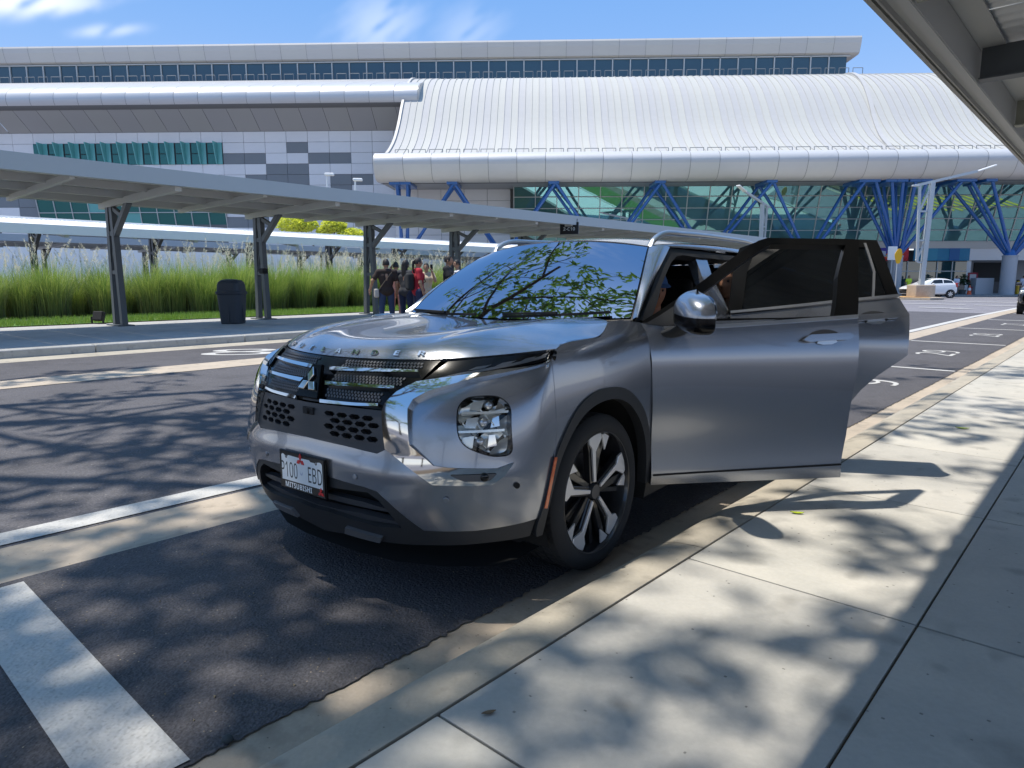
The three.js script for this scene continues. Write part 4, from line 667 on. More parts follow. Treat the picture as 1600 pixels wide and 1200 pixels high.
// ---------- airport terminal: local axes x along the facade, z towards the car park ----------
const TERM = [-40.1194, 0, -44.6143], TERM_TURN = 0.69392;
const termPoint = (u, v, w) => { const c = Math.cos(TERM_TURN), s = Math.sin(TERM_TURN); return [TERM[0] + c * u + s * w, v, TERM[2] - s * u + c * w]; };
const M_T = {};
{
  const panelTex = (seed, c, amp) => tex(256, (u, v) => { const n = fbm(u, v, 4, 4, seed), g = vnoise(u * 90, v * 90, 90, seed + 1); const k = 1 + (n - 0.5) * amp + (g - 0.5) * 0.03; return [enc(c[0] * k), enc(c[1] * k), enc(c[2] * k)]; });
  M_T.roof = [0, 1, 2].map((i) => new THREE.MeshStandardMaterial({ map: panelTex(300 + i, [0.43 + i * 0.014, 0.43 + i * 0.014, 0.427], 0.06), roughness: 0.75 }));
  M_T.roll = phys([0.50, 0.505, 0.51], { metalness: 0.1, roughness: 0.5 });
  M_T.eave = [0, 1].map((i) => new THREE.MeshStandardMaterial({ map: panelTex(310 + i, [0.56 + i * 0.012, 0.54 + i * 0.012, 0.51], 0.05), roughness: 0.5 }));
  M_T.wall = [0, 1, 2].map((i) => new THREE.MeshStandardMaterial({ map: panelTex(320 + i, [0.78 + i * 0.014, 0.765 + i * 0.014, 0.755 + i * 0.014], 0.05), roughness: 0.6 }));
  M_T.dark = std([0.21, 0.225, 0.235], 0.55);
  M_T.soffit = [0, 1].map((i) => std([0.36 + i * 0.01, 0.355 + i * 0.01, 0.35], 0.6));
  M_T.glass = phys([0.20, 0.44, 0.43], { metalness: 0.72, roughness: 0.015 });
  M_T.glassDim = phys([0.012, 0.05, 0.055], { roughness: 0.02, ior: 1.9 });
  M_T.teal = phys([0.03, 0.15, 0.14], { metalness: 0.4, roughness: 0.04 });
  M_T.fin = phys([0.14, 0.42, 0.40], { roughness: 0.15 });
  M_T.sky = phys([0.030, 0.075, 0.10], { metalness: 0.1, roughness: 0.03, ior: 1.8 });
  M_T.mullion = std([0.55, 0.55, 0.52], 0.5);
  M_T.blue = phys([0.008, 0.10, 0.34], { roughness: 0.4, clearcoat: 0.5 });
  M_T.column = std([0.38, 0.40, 0.43], 0.55);
  M_T.joint = std([0.16, 0.16, 0.16], 0.9);
  M_T.inside = std([0.05, 0.052, 0.055], 0.9);
}
const terminal = thing('terminal_building', 'large white airport terminal with curved metal roof and blue struts behind the car park', 'building', TERM, TERM_TURN);
{
  const T = terminal, sub = (n) => { const g = new THREE.Group(); g.name = n; T.add(g); return g; };
  // main roof, standing seam sheets over an S-shaped section
  const prof = [[1.75, 11.55], [0.6, 12.05], [-1.6, 13.3], [-3.6, 15.0], [-5.4, 17.0], [-7.4, 18.9], [-9.8, 20.4], [-12.2, 21.25], [-14.6, 21.6], [-20, 21.4]];
  const pc = new THREE.CatmullRomCurve3(prof.map(([w, v]) => new THREE.Vector3(0, v, w))), NS = 22, ps = pc.getPoints(NS);
  const roof = sub('main_roof');
  const sheetGeo = (wd) => { const pos = [], idx = []; ps.forEach((p) => { for (const [x, e] of [[-wd / 2, 0.0], [-wd / 2, 0.06], [-wd / 2 + 0.04, 0.06], [-wd / 2 + 0.04, 0.0], [wd / 2, 0.0]]) pos.push(x, p.y + e, p.z + e * 0.3); }); for (let j = 0; j < NS; j++) for (let i = 0; i < 4; i++) { const a = j * 5 + i, b = a + 1, c = a + 5, d = c + 1; idx.push(a, b, c, b, d, c); } const g = new THREE.BufferGeometry(); g.setAttribute('position', new THREE.Float32BufferAttribute(pos, 3)); g.setIndex(idx); g.setAttribute('uv', new THREE.Float32BufferAttribute(new Float32Array(pos.length / 3 * 2).map((_, i) => (i % 2 ? ps[Math.floor(i / 10)].z * 0.1 : 0.3)), 2)); const n = toCreasedNormals(g, 0.5); return n; };
  const sw = 0.62, sg = sheetGeo(sw), n0 = Math.floor((75 + 10.2) / sw);
  for (let k = 0; k < n0; k++) { const m = part(roof, 'roof_sheet', sg, M_T.roof[(k * 7 + (k >> 2)) % 3]); m.position.x = -10.2 + (k + 0.5) * sw; }
  part(roof, 'roof_deck', gridGeo(1, NS, (u, v) => { const p = ps[Math.round(v * NS)]; return [mix(-10.1, 75, u), p.y - 0.12, p.z]; }, true), M_T.joint);
  part(roof, 'roof_verge', (() => { const list = []; for (let j = 0; j < NS; j++) list.push(bar([-10.28, ps[j].y, ps[j].z], [-10.28, ps[j + 1].y, ps[j + 1].z], 0.22, 0.3, [1, 0, 0])); return list; })(), M_T.eave[0]);
  part(roof, 'expansion_seam', (() => { const list = []; for (let j = 0; j < NS - 1; j++) { const f = (q) => 30.6 + 2.6 * (q / NS); list.push(bar([f(j), ps[j].y + 0.1, ps[j].z], [f(j + 1), ps[j + 1].y + 0.1, ps[j + 1].z], 0.35, 0.16, [1, 0, 0])); } return list; })(), M_T.roof[0]);
  // rolled eave
  const eave = sub('eave');
  const ep = [[1.7, 11.62], [2.4, 11.55], [2.95, 11.25], [3.15, 10.85], [3.05, 10.45], [2.85, 10.0], [2.55, 9.62], [2.2, 9.42], [1.4, 9.36], [0.2, 9.42]];
  const ec = new THREE.CatmullRomCurve3(ep.map(([w, v]) => new THREE.Vector3(0, v, w))).getPoints(24);
  const bandGeo = (i0, i1, wd) => gridGeo(1, i1 - i0, (u, v) => { const p = ec[Math.round(i0 + v * (i1 - i0))]; return [(u - 0.5) * wd, p.y, p.z]; }, false);
  for (const g of []) g;
  const ew = 2.3, up = bandGeo(0, 10, ew - 0.03), dn = bandGeo(10, 24, ew - 0.03);
  for (let k = 0; k < 37; k++) { const x = -11.0 + (k + 0.5) * ew; const a = part(eave, 'roll_panel', up, M_T.roll); a.position.x = x; const b = part(eave, 'fascia_panel', dn, M_T.eave[(k * 5) % 2]); b.position.x = x; }
  part(eave, 'eave_core', gridGeo(1, 24, (u, v) => { const p = ec[Math.round(v * 24)]; return [mix(-11, 75, u), p.y * 0.996 + 0.04, p.z - 0.05]; }), M_T.joint);
  part(eave, 'eave_end', (() => { const s = new THREE.Shape(ec.map((p) => new THREE.Vector2(p.z, p.y)).concat([new THREE.Vector2(0.2, 11.4)])); const g = new THREE.ExtrudeGeometry(s, { depth: 0.12, bevelEnabled: false }); g.rotateY(-Math.PI / 2); g.translate(-10.98, 0, 0); return g; })(), M_T.eave[0]);
  const hoops = []; for (let k = 0; k < 60; k++) { const x = -9.6 + k * 1.42; hoops.push(rod([x, 11.72, 1.55], [x, 11.98, 1.5], 0.03, 0.03, 6), rod([x, 11.98, 1.5], [x + 1.1, 11.98, 1.5], 0.03, 0.03, 6), rod([x + 1.1, 11.98, 1.5], [x + 1.1, 11.72, 1.55], 0.03, 0.03, 6)); }
  const hp = part(eave, 'snow_rail', hoops, M_T.dark); hp.userData.kind = 'stuff';
  part(T, 'eave_soffit', gridGeo(1, 1, (u, v) => [mix(-11, 75, u), mix(9.40, 9.6, v), mix(0.3, -9, v)], true), M_T.soffit[0]);
  // upper storey: clerestory glazing and its roof
  const cl = sub('clerestory');
  for (let k = 0; k < 49; k++) {
    const x = -61.5 + k * 2.0; part(cl, 'pane', bx(1.93, 2.5, 0.06, x + 1, 24.75, -22.4), M_T.sky).position.set(0, 0, 0);
    part(cl, 'mullion', bx(0.12, 2.6, 0.18, x, 24.75, -22.3), M_T.mullion);
  }
  part(cl, 'transom', bx(98.4, 0.12, 0.16, -12.4, 25.98, -22.29), M_T.mullion);
  const rails = []; for (let k = 0; k < 66; k++) { const x = -61 + k * 1.5; rails.push(rod([x, 23.2, -20.6], [x, 24.25, -20.6], 0.035, 0.035, 6), rod([x, 24.25, -20.6], [x + 1.05, 24.25, -20.6], 0.035, 0.035, 6), rod([x + 1.05, 24.25, -20.6], [x + 1.05, 23.2, -20.6], 0.035, 0.035, 6)); }
  const rp = part(cl, 'guard_rail', rails, M_T.dark); rp.userData.kind = 'stuff';
  const tp = [[-30, 28.05], [-22.0, 27.95], [-21.7, 27.9], [-21.62, 27.7], [-21.7, 27.2], [-22.0, 26.25], [-22.3, 26.12], [-30, 26.1]];
  const tr = sub('upper_roof'), tGeo = (wd) => { const list = []; for (let i = 0; i < tp.length - 1; i++) { const a = tp[i], b = tp[i + 1]; list.push(gridGeo(1, 1, (u, v) => [(u - 0.5) * wd, mix(a[1], b[1], v), mix(a[0], b[0], v)])); } return merge(list); };
  const tw = 2.95, tg = tGeo(tw - 0.025); for (let k = 0; k < 34; k++) part(tr, 'fascia_panel', tg, M_T.eave[(k * 3) % 2]).position.x = 37.7 - (k + 0.5) * tw;
  part(tr, 'roof_core', bx(100.2, 1.6, 7.9, -12.5, 27.05, -26.1), M_T.joint);
  part(T, 'upper_block', bx(97.5, 26, 12, -12.3, 13.1, -29), M_T.inside);
  // left wing: rolled roof edge, sloping soffit, panelled wall
  const wing = sub('wing_roof');
  const wp = [[-20.5, 23.6], [-16, 22.2], [-11, 20.7], [-8, 19.75], [-6.8, 19.3], [-6.1, 18.7], [-5.95, 18.1], [-6.15, 17.6], [-6.6, 17.35]];
  const wc = new THREE.CatmullRomCurve3(wp.map(([w, v]) => new THREE.Vector3(0, v, w))).getPoints(30);
  const wg = gridGeo(1, 30, (u, v) => { const p = wc[Math.round(v * 30)]; return [(u - 0.5) * 2.27, p.y, p.z]; });
  for (let k = 0; k < 23; k++) part(wing, 'roof_panel', wg, M_T.roll2 ?? (M_T.roll2 = phys([0.56, 0.56, 0.56], { metalness: 0.2, roughness: 0.35 }))).position.x = -8.85 - (k + 0.5) * 2.3;
  part(wing, 'roof_core', gridGeo(1, 30, (u, v) => { const p = wc[Math.round(v * 30)]; return [mix(-61.7, -8.9, u), p.y - 0.06, p.z - 0.05]; }), M_T.joint);
  part(wing, 'roof_end', (() => { const s = new THREE.Shape(wc.map((p) => new THREE.Vector2(p.z, p.y)).concat([new THREE.Vector2(-20.5, 17.3)])); const g = new THREE.ExtrudeGeometry(s, { depth: 0.1, bevelEnabled: false }); g.rotateY(-Math.PI / 2); g.translate(-8.84, 0, 0); return g; })(), M_T.eave[1]);
  const sof = gridGeo(1, 1, (u, v) => [(u - 0.5) * 2.27, mix(17.36, 15.7, v), mix(-6.6, -9.0, v)]);
  for (let k = 0; k < 23; k++) part(wing, 'soffit_panel', sof, M_T.soffit[k % 2]).position.x = -8.85 - (k + 0.5) * 2.3;
  const wall = sub('wing_wall');
  part(wall, 'wall_core', bx(53, 15.9, 0.3, -35.4, 7.95, -9.22), M_T.joint);
  const darkCells = new Set(); const mark = (u0, u1, v) => { for (let u = u0; u < u1 - 0.5; u += 2.12) darkCells.add(Math.round((-7.64 - u) / 2.12 - 0.5) + '|' + v); };
  // rows of cassettes counted down from the soffit; dark ones as they sit on the wall
  const rowV = []; { let v = 15.68; for (let i = 0; i < 15; i++) { rowV.push([v - 1.0, v]); v -= 1.02; } }
  const nearRow = (v) => rowV.reduce((b, r, i) => (Math.abs((r[0] + r[1]) / 2 - v) < Math.abs((rowV[b][0] + rowV[b][1]) / 2 - v) ? i : b), 0);
  [[-28.6, -25.0, 13.2], [-21.2, -19.3, 14.2], [-19.2, -15.3, 13.1], [-23, -19.2, 12.2], [-26, -19.2, 11.2], [-17.2, -13, 11.2], [-17.2, -15, 10.2], [-49, -46.8, 8.2], [-52, -48, 9.2], [-28, -24, 7.4], [-13, -9, 8.4]].forEach(([a, b, v]) => mark(a, b, nearRow(v)));
  const inWindow = (x0, x1, v0, v1) => (x0 < -28.7 && x1 > -48.2 && v0 < 14.9 && v1 > 12.2) || (x0 < -28.4 && x1 > -47.4 && v0 < 9.75 && v1 > 5.0);
  const cass = new Map(); const cg = (h) => { if (!cass.has(h)) cass.set(h, new RoundedBoxGeometry(2.09, h, 0.08, 1, 0.015)); return cass.get(h); };
  for (let i = 0; i < rowV.length; i++) for (let k = 0; k < 24; k++) {
    const x1 = -7.64 - k * 2.12, x0 = x1 - 2.09, [v0, v1] = rowV[i], um = (x0 + x1) / 2, vm = (v0 + v1) / 2; if (x0 < -53 || v1 < 4.4) continue; if (um < -28.84 && um > -47.95 && ((vm < 14.7 && vm > 12.6) || vm < 9.56)) continue;
    const m = part(wall, 'wall_panel', cg(0.995), darkCells.has(k + '|' + i) ? M_T.dark : M_T.wall[(k * 5 + i * 3) % 3]); m.position.set((x0 + x1) / 2, (v0 + v1) / 2, -9.03);
  }
  part(T, 'base_wall', bx(64, 4.6, 0.3, -30, 2.3, -8.9), std([0.82, 0.82, 0.79], 0.6));
  // upper window band with raked fins, lower window grid
  const ub = sub('window_band');
  part(ub, 'window_back', bx(19.2, 2.1, 0.06, -38.4, 13.64, -9.05), M_T.inside);
  for (let k = 0; k < 12; k++) { const x = -48 + k * 1.6;
    for (const [v0, v1] of [[13.68, 14.64], [12.64, 13.6]]) part(ub, 'pane', bx(1.08, v1 - v0, 0.05, x + 0.6, (v0 + v1) / 2, -8.98), M_T.teal);
    const s = new THREE.Shape([[-9.0, 12.62], [-8.7, 12.62], [-8.15, 14.68], [-9.0, 14.68]].map((p) => new THREE.Vector2(...p))); const g = new THREE.ExtrudeGeometry(s, { depth: 0.10, bevelEnabled: false }); g.rotateY(-Math.PI / 2); const f = merge([g, bx(0.46, 2.06, 0.05, 0.24, 13.64, -8.93)]); part(ub, 'fin', f, M_T.fin).position.x = x + 1.05; }
  const lb = sub('window_band');
  for (let k = 0; k < 11; k++) for (let j = 0; j < 3; j++) { const g = bx(1.68, 1.52, 0.05); g.rotateX(0.19); const p = part(lb, 'pane', g, (k * 3 + j) % 7 === 2 ? M_T.fin : M_T.teal); p.position.set(-47.05 + k * 1.735, 8.78 - j * 1.58, -8.72 - j * 0.3); }
  const grid = []; for (let k = 0; k <= 11; k++) grid.push(bar([-47.92 + k * 1.735, 9.58, -8.5], [-47.92 + k * 1.735, 4.8, -9.42], 0.07, 0.1, [1, 0, 0])); for (let j = 0; j <= 3; j++) grid.push(bx(19.1, 0.07, 0.1, -38.38, 9.56 - j * 1.57, -8.5 - j * 0.3)); const wf = part(lb, 'window_frame', grid, M_T.mullion); wf.userData.kind = 'stuff';
  part(lb, 'window_back', bx(19.1, 5, 0.06, -38.38, 7.1, -9.68), M_T.inside); part(lb, 'window_hood', bx(19.2, 0.06, 0.7, -38.38, 9.62, -8.78), M_T.dark);
  // main front: panelled return, then raked curtain wall
  const fr = sub('front_wall');
  part(fr, 'wall_core', bx(10.4, 9.5, 0.2, -4.9, 4.75, -4.42), M_T.joint);
  for (let i = 0; i < 9; i++) for (let k = 0; k < 5; k++) { const m = part(fr, 'wall_panel', cg(0.995), M_T.wall[(k * 5 + i * 2) % 3]); m.position.set(-0.3 - (k + 0.5) * 2.12, 9.0 - i * 1.02, -4.25); }
  const cw = sub('curtain_wall'), tilt = (v) => -4.1 + (v - 4.75) * 0.30, pw = 1.92;
  const pv0 = [4.75, 5.72, 6.69, 7.66, 8.63, 9.6];
  const pg = new THREE.PlaneGeometry(pw - 0.05, Math.hypot(0.97, 0.291) - 0.04); pg.rotateX(Math.atan(0.30));
  const rr = rng(5);
  for (let k = 0; k < 36; k++) for (let j = 0; j < 5; j++) { const v = (pv0[j] + pv0[j + 1]) / 2, m = part(cw, 'pane', pg, M_T.glass); m.position.set(0.05 + (k + 0.5) * pw, v, tilt(v)); m.rotation.set((rr() - 0.5) * 0.012, (rr() - 0.5) * 0.012, 0); }
  for (let k = 0; k <= 36; k++) part(cw, 'mullion', bar([0.05 + k * pw, 4.75, tilt(4.75) + 0.04], [0.05 + k * pw, 9.62, tilt(9.62) + 0.04], 0.07, 0.10, [1, 0, 0]), M_T.mullion);
  for (let j = 0; j < 6; j++) part(cw, 'transom', bx(69.2, 0.06, 0.09, 34.6, pv0[j], tilt(pv0[j]) + 0.045), M_T.mullion);
  part(cw, 'backing', gridGeo(1, 1, (u, v) => [mix(0, 69, u), mix(4.7, 9.7, v), tilt(mix(4.7, 9.7, v)) - 0.3]), M_T.inside);
  // ground floor
  const gf = sub('ground_floor');
  part(gf, 'bulkhead', bx(70, 0.62, 0.5, 34.9, 4.44, -4.35), M_T.eave[1]);
  part(gf, 'bulkhead_low', bx(34, 1.05, 0.4, 58, 3.62, -4.4), M_T.wall[2]);
  part(gf, 'rear_wall', bx(70, 4.2, 0.3, 34.9, 2.1, -9.5), M_T.column);
  part(gf, 'side_wall', bx(0.4, 4.15, 5, 41.15, 2.07, -6.9), M_T.wall[0]);
  part(gf, 'wall', bx(33.5, 4.2, 0.3, 16.8, 2.1, -4.6), M_T.wall[1]);
  part(gf, 'sign_panel', bx(4.9, 1.1, 0.12, 38.5, 3.6, -4.15), std([0.008, 0.20, 0.36], 0.4));
  part(gf, 'sign_panel', bx(0.9, 1.1, 0.02, 39.6, 3.6, -4.07), std([0.01, 0.12, 0.33], 0.4));
  part(gf, 'sign_panel', bx(1.2, 1.1, 0.02, 37.5, 3.6, -4.07), std([0.02, 0.26, 0.40], 0.4));
  // shop front
  for (let k = 0; k < 5; k++) { part(gf, 'shop_pane', bx(1.28, 2.95, 0.04, 35.0 + k * 1.32, 1.5, -4.35), M_T.glassDim); part(gf, 'shop_mullion', bx(0.08, 3.0, 0.12, 34.34 + k * 1.32, 1.52, -4.3), M_T.mullion); }
  part(gf, 'shop_transom', bx(6.7, 0.08, 0.12, 37.6, 2.12, -4.29), M_T.mullion);
  part(gf, 'dado', bx(30, 1.15, 0.2, 56.5, 0.58, -9.2), std([0.09, 0.095, 0.105], 0.6));
  part(gf, 'forecourt', bx(80, 0.12, 9, 35, 0.06, -2.0), M_T.dark);
  // banner beside the shop: blocks of strong colour, plain
  const ban = canvasTex(256, 128, (c, w, h) => { c.fillStyle = '#c9222e'; c.fillRect(0, 0, w, h); c.fillStyle = '#4a3fa0'; c.fillRect(0, 0, 90, 60); c.fillStyle = '#f08a1c'; c.beginPath(); c.ellipse(150, 60, 80, 40, -0.4, 0, 7); c.fill(); c.fillStyle = '#f5c13a'; c.beginPath(); c.ellipse(120, 50, 30, 24, 0.3, 0, 7); c.fill(); c.fillStyle = '#d83a8c'; c.beginPath(); c.ellipse(200, 30, 34, 16, 0, 0, 7); c.fill(); c.fillStyle = '#b5121d'; c.fillRect(0, 104, w, 24); });
  const bp = new THREE.PlaneGeometry(2.9, 1.15); bp.translate(34.1, 3.62, -4.03); part(gf, 'banner', bp, new THREE.MeshStandardMaterial({ map: ban, roughness: 0.6 }));
  // blue struts on round columns
  const cols = [[-9.3, [-9.7, -8.8, -4.9]], [-0.7, [-4.9, 3.5]], [7.9, [3.5, 12.2]], [16.6, [12.2, 21.2]], [25.0, [21.2, 28.6]], [32.4, [29.4, 30.7, 31.6, 32.6, 33.5, 36.3]], [41.8, [37.0, 38.6, 44.8, 46.4]], [51, [46.4, 55]], [60, [55, 64]]];
  const colGeo = merge([cyl(0.56, 0.56, 3.3, 28, 0, 1.65, 0), cyl(0.60, 0.60, 0.1, 28, 0, 3.32, 0)]);
  for (const [u, tops] of cols) {
    const c = sub('strut_column'); part(c, 'column', colGeo, M_T.column).position.set(u, 0, 0);
    part(c, 'column_head', merge([cyl(0.3, 0.5, 0.45, 20, u, 3.58, 0)]), M_T.blue);
    for (const t of tops) for (const s of [-1, 1]) part(c, 'strut', merge([rod([u + s * 0.1 + Math.sign(t - u) * 0.2, 3.45, s * 0.12], [t + s * 0.16, 9.3, s * 1.3 + 0.2], 0.132, 0.132, 12), cyl(0.12, 0.16, 0.25, 10, t + s * 0.16, 9.35, s * 1.3 + 0.2)]), M_T.blue);
  }
  const nodes = [...new Set(cols.flatMap((c) => c[1]))]; for (const t of nodes) part(T, 'strut_node', rbx(0.9, 0.34, 3.2, 0.06, t, 9.32, 0.2), M_T.blue);
  // dark opening and doors right of the shop
  part(gf, 'dark_doorway', bx(3.2, 3.0, 0.1, 46.2, 1.5, -9.3), M_T.inside);
  part(gf, 'service_desk', rbx(1.5, 1.5, 0.8, 0.03, 40.6, 0.75, -1.4), M_T.column);
}
// forecourt lawns and hatched kerb, which the raked glass mirrors
{
  const quad = (u0, u1, w0, w1) => [[u0, w0], [u1, w0], [u1, w1], [u0, w1]].map(([u, w]) => { const p = termPoint(u, 0, w); return [p[0], p[2]]; });
  struct('lawn', sheet(quad(2, 22, 12.5, 17), 0.02, 0.4), lawnMat);
  struct('lawn', sheet(quad(-8, 4, 9, 12), 0.02, 0.4), lawnMat);
  const yel = std([0.62, 0.42, 0.02], 0.8);
  for (const [n, u, w, len, wd, a, l] of [[14, -8, 13.5, 3.2, 0.35, 0.6, 'yellow hatched marking on the forecourt left of the lawn, mirrored in the raked glass'], [16, 40, 12.5, 4.2, 0.4, -0.7, 'yellow hatched marking on the forecourt at the far right, mirrored in the raked glass']]) {
    const h = thing('hatched_marking', l, 'road marking', termPoint(u, 0.02, w), TERM_TURN);
    for (let k = 0; k < n; k++) part(h, 'stripe', bx(wd, 0.01, len, k * 0.95, 0, 0, a), yel);
  }
}
// ---------- walkway canopies, lamp posts, planting, bins ----------
const M_S = {};
{
  M_S.steel = std([0.10, 0.112, 0.12], 0.5, 0.1);
  M_S.fascia = std([0.46, 0.50, 0.51], 0.5, 0.05);
  M_S.sheet = [0, 1].map((i) => std([0.56 + i * 0.015, 0.555 + i * 0.015, 0.53], 0.5));
  M_S.purlin = std([0.54, 0.54, 0.51], 0.55);
  M_S.white = std([0.80, 0.80, 0.78], 0.5);
  M_S.pale = std([0.44, 0.48, 0.50], 0.5);
  M_S.olive = std([0.34, 0.34, 0.27], 0.6);
}
// A cantilever walkway roof along z: posts at x = 0, roof reaching towards +x
function canopy(name, label, x, z0, len, pitch, first, { back, front, yBack, yFront, sheets, fascia, purlin, steel, sheetW = 1.02 }) {
  const t = thing(name, label, 'canopy', [x, 0, z0]);
  const y = (q) => mix(yBack, yFront, (q - back) / (front - back)), mid = -len / 2;
  const sg = (() => { const w = sheetW - 0.006, n = 6, pos = []; return gridGeo(n * 4, 1, (u, v) => { const k = (u * n) % 1, up = k > 0.30 && k < 0.70 ? 0.028 : 0; const q = mix(back, front - 0.02, v); return [q, y(q) + 0.10 + up, -u * w]; }); })();
  for (let k = 0; k * sheetW < len - 0.1; k++) part(t, 'roof_sheet', sg, sheets[k % 2]).position.z = -k * sheetW;
  for (const f of [0.06, 0.36, 0.66, 0.93]) { const q = mix(back, front, f); part(t, 'purlin', bx(0.09, 0.17, len, q, y(q) + 0.01, mid), purlin); }
  part(t, 'fascia', merge([bx(0.05, 0.33, len + 0.1, front, y(front) + 0.06, mid), bx(0.10, 0.03, len + 0.1, front - 0.05, y(front) - 0.09, mid), bx(0.10, 0.03, len + 0.1, front - 0.05, y(front) + 0.21, mid)]), fascia);
  part(t, 'fascia', bx(0.05, 0.26, len + 0.1, back, y(back) + 0.06, mid), fascia);
  const leg = (s) => bar([s * 0.27, 0.15, 0], [s * 0.13, yBack - 0.2, 0], 0.14, 0.17, [0, 0, 1]);
  const postParts = [
    ['post_leg', leg(-1)], ['post_leg', leg(1)],
    ['post_tie', merge([bar([-0.26, 1.55, 0], [0.26, 1.55, 0], 0.12, 0.10), bar([-0.2, 2.55, 0], [0.2, 2.55, 0], 0.12, 0.12)])],
    ['post_lacing', merge([bar([-0.17, 2.6, 0], [0.13, 3.25, 0], 0.09, 0.09, [0, 0, 1]), bar([0.17, 2.6, 0], [-0.13, 3.25, 0], 0.09, 0.09, [0, 0, 1]), bar([-0.24, 1.6, 0], [0.18, 2.5, 0], 0.07, 0.07, [0, 0, 1])])],
    ['bracket', merge([bar([0.12, 2.45, 0], [1.25, y(1.25) - 0.17, 0], 0.13, 0.14, [0, 0, 1]), bar([0.13, 3.2, 0], [0.72, 2.98, 0], 0.1, 0.1, [0, 0, 1])])],
    ['base_plate', bx(0.9, 0.03, 0.4, 0, 0.165, 0)]];
  for (let z = first; z > z0 - len; z -= pitch) {
    for (const [n, g] of postParts) part(t, n, g, steel).position.z = z - z0;
    part(t, 'rafter', merge([bar([back + 0.05, y(back) - 0.13, 0], [front - 0.1, y(front) - 0.12, 0], 0.14, 0.16, [0, 0, 1])]), purlin).position.z = z - z0;
    part(t, 'rafter', merge([bar([back + 0.05, y(back) - 0.10, 0], [front - 0.1, y(front) - 0.09, 0], 0.10, 0.12, [0, 0, 1])]), purlin).position.z = z - z0 - pitch / 2;
  }
  return t;
}
canopy('walkway_canopy', 'long grey steel walkway canopy on lattice posts left of the car', -20, 4, 68, 4.08, -2.55, { back: -0.75, front: 4.3, yBack: 3.42, yFront: 3.48, sheets: M_S.sheet, fascia: M_S.fascia, purlin: M_S.purlin, steel: M_S.steel });
canopy('walkway_canopy', 'white roofed walkway canopy behind the tall grass, second row', -33.2, 4, 88, 4.6, -3.4, { back: -0.9, front: 4.6, yBack: 3.72, yFront: 3.05, sheets: [M_S.white, M_S.white], fascia: M_S.white, purlin: M_S.pale, steel: M_S.steel });
canopy('walkway_canopy', 'pale walkway canopy furthest back, third row before the terminal wall', -44.5, 0, 90, 5.2, -6, { back: -0.9, front: 4.4, yBack: 3.2, yFront: 3.3, sheets: M_S.sheet, fascia: M_S.pale, purlin: M_S.pale, steel: M_S.steel });
// the canopy overhead on the near pavement: edge channel, beams, corrugated soffit
{
  const t = thing('near_canopy', 'grey steel canopy overhead at the top right corner above the near pavement', 'canopy', [0, 0, 0]);
  const X = -1.2, Y = 2.86, z0 = 3.2, z1 = -62, len = z0 - z1, mid = (z0 + z1) / 2;
  const sg = gridGeo(24, 1, (u, v) => { const k = (u * 6) % 1; return [mix(X + 0.16, 4.6, v), Y + 0.30 + 0.03 * v + (k > 0.3 && k < 0.7 ? 0.03 : 0), -u * 1.0]; }, true);
  const M0 = std([0.84, 0.84, 0.82], 0.45), M1 = std([0.80, 0.80, 0.78], 0.45);
  for (let k = 0; k < 65; k++) part(t, 'roof_sheet', sg, k % 2 ? M1 : M0).position.z = z0 - k * 1.004;
  part(t, 'edge_channel', merge([bx(0.012, 0.24, len, X + 0.13, Y + 0.13, mid), bx(0.13, 0.012, len, X + 0.066, Y + 0.008, mid), bx(0.30, 0.012, len, X + 0.15, Y + 0.262, mid), bx(0.02, 0.14, len, X + 0.2, Y + 0.33, mid)]), M_S.purlin);
  part(t, 'gutter_lip', merge([bx(0.03, 0.38, len, X - 0.02, Y + 0.17, mid), bx(0.012, 0.05, len, X + 0.03, Y - 0.01, mid)]), std([0.36, 0.35, 0.31], 0.5));
  for (let k = 0; k < 28; k++) part(t, 'cross_beam', merge([bx(5.6, 0.012, 0.14, 1.75, Y + 0.02, 0), bx(5.6, 0.24, 0.02, 1.75, Y + 0.14, 0)]), k % 2 ? M_S.olive : M_S.steel).position.z = 1.9 - k * 2.12;
  for (const x of [0.9, 2.8]) part(t, 'purlin', bx(0.08, 0.16, len, x, Y + 0.15, mid), M_S.olive);
  for (let k = 0; k < 8; k++) part(t, 'post', merge([bx(0.2, 3.0, 0.2, 4.1, 1.6, 0), bar([4.1, 2.1, 0], [2.6, Y + 0.1, 0], 0.13, 0.14, [0, 0, 1])]), M_S.steel).position.z = 1.9 - k * 8.48;
}
// sign hung from the first canopy
{
  const p = [-15.95, 3.26, -20.95], s = thing('hanging_sign', 'small black sign with white letters hung under the long canopy', 'sign', p, 0.35);
  part(s, 'sign_box', bx(0.72, 0.44, 0.06), M_S.steel);
  const tx = canvasTex(256, 160, (c, w, h) => { c.fillStyle = '#0b0d10'; c.fillRect(0, 0, w, h); c.fillStyle = '#b9c0c4'; c.font = 'bold 66px sans-serif'; c.textAlign = 'center'; c.fillText('2-C10', w / 2, 112); });
  const f = new THREE.PlaneGeometry(0.70, 0.42); f.translate(0, 0, 0.034); part(s, 'sign_face', f, new THREE.MeshStandardMaterial({ map: tx, roughness: 0.6 }));
  for (const x of [-0.3, 0.3]) part(s, 'hanger', rod([x, 0.2, 0], [x, 0.34, 0], 0.012), M_S.steel);
}
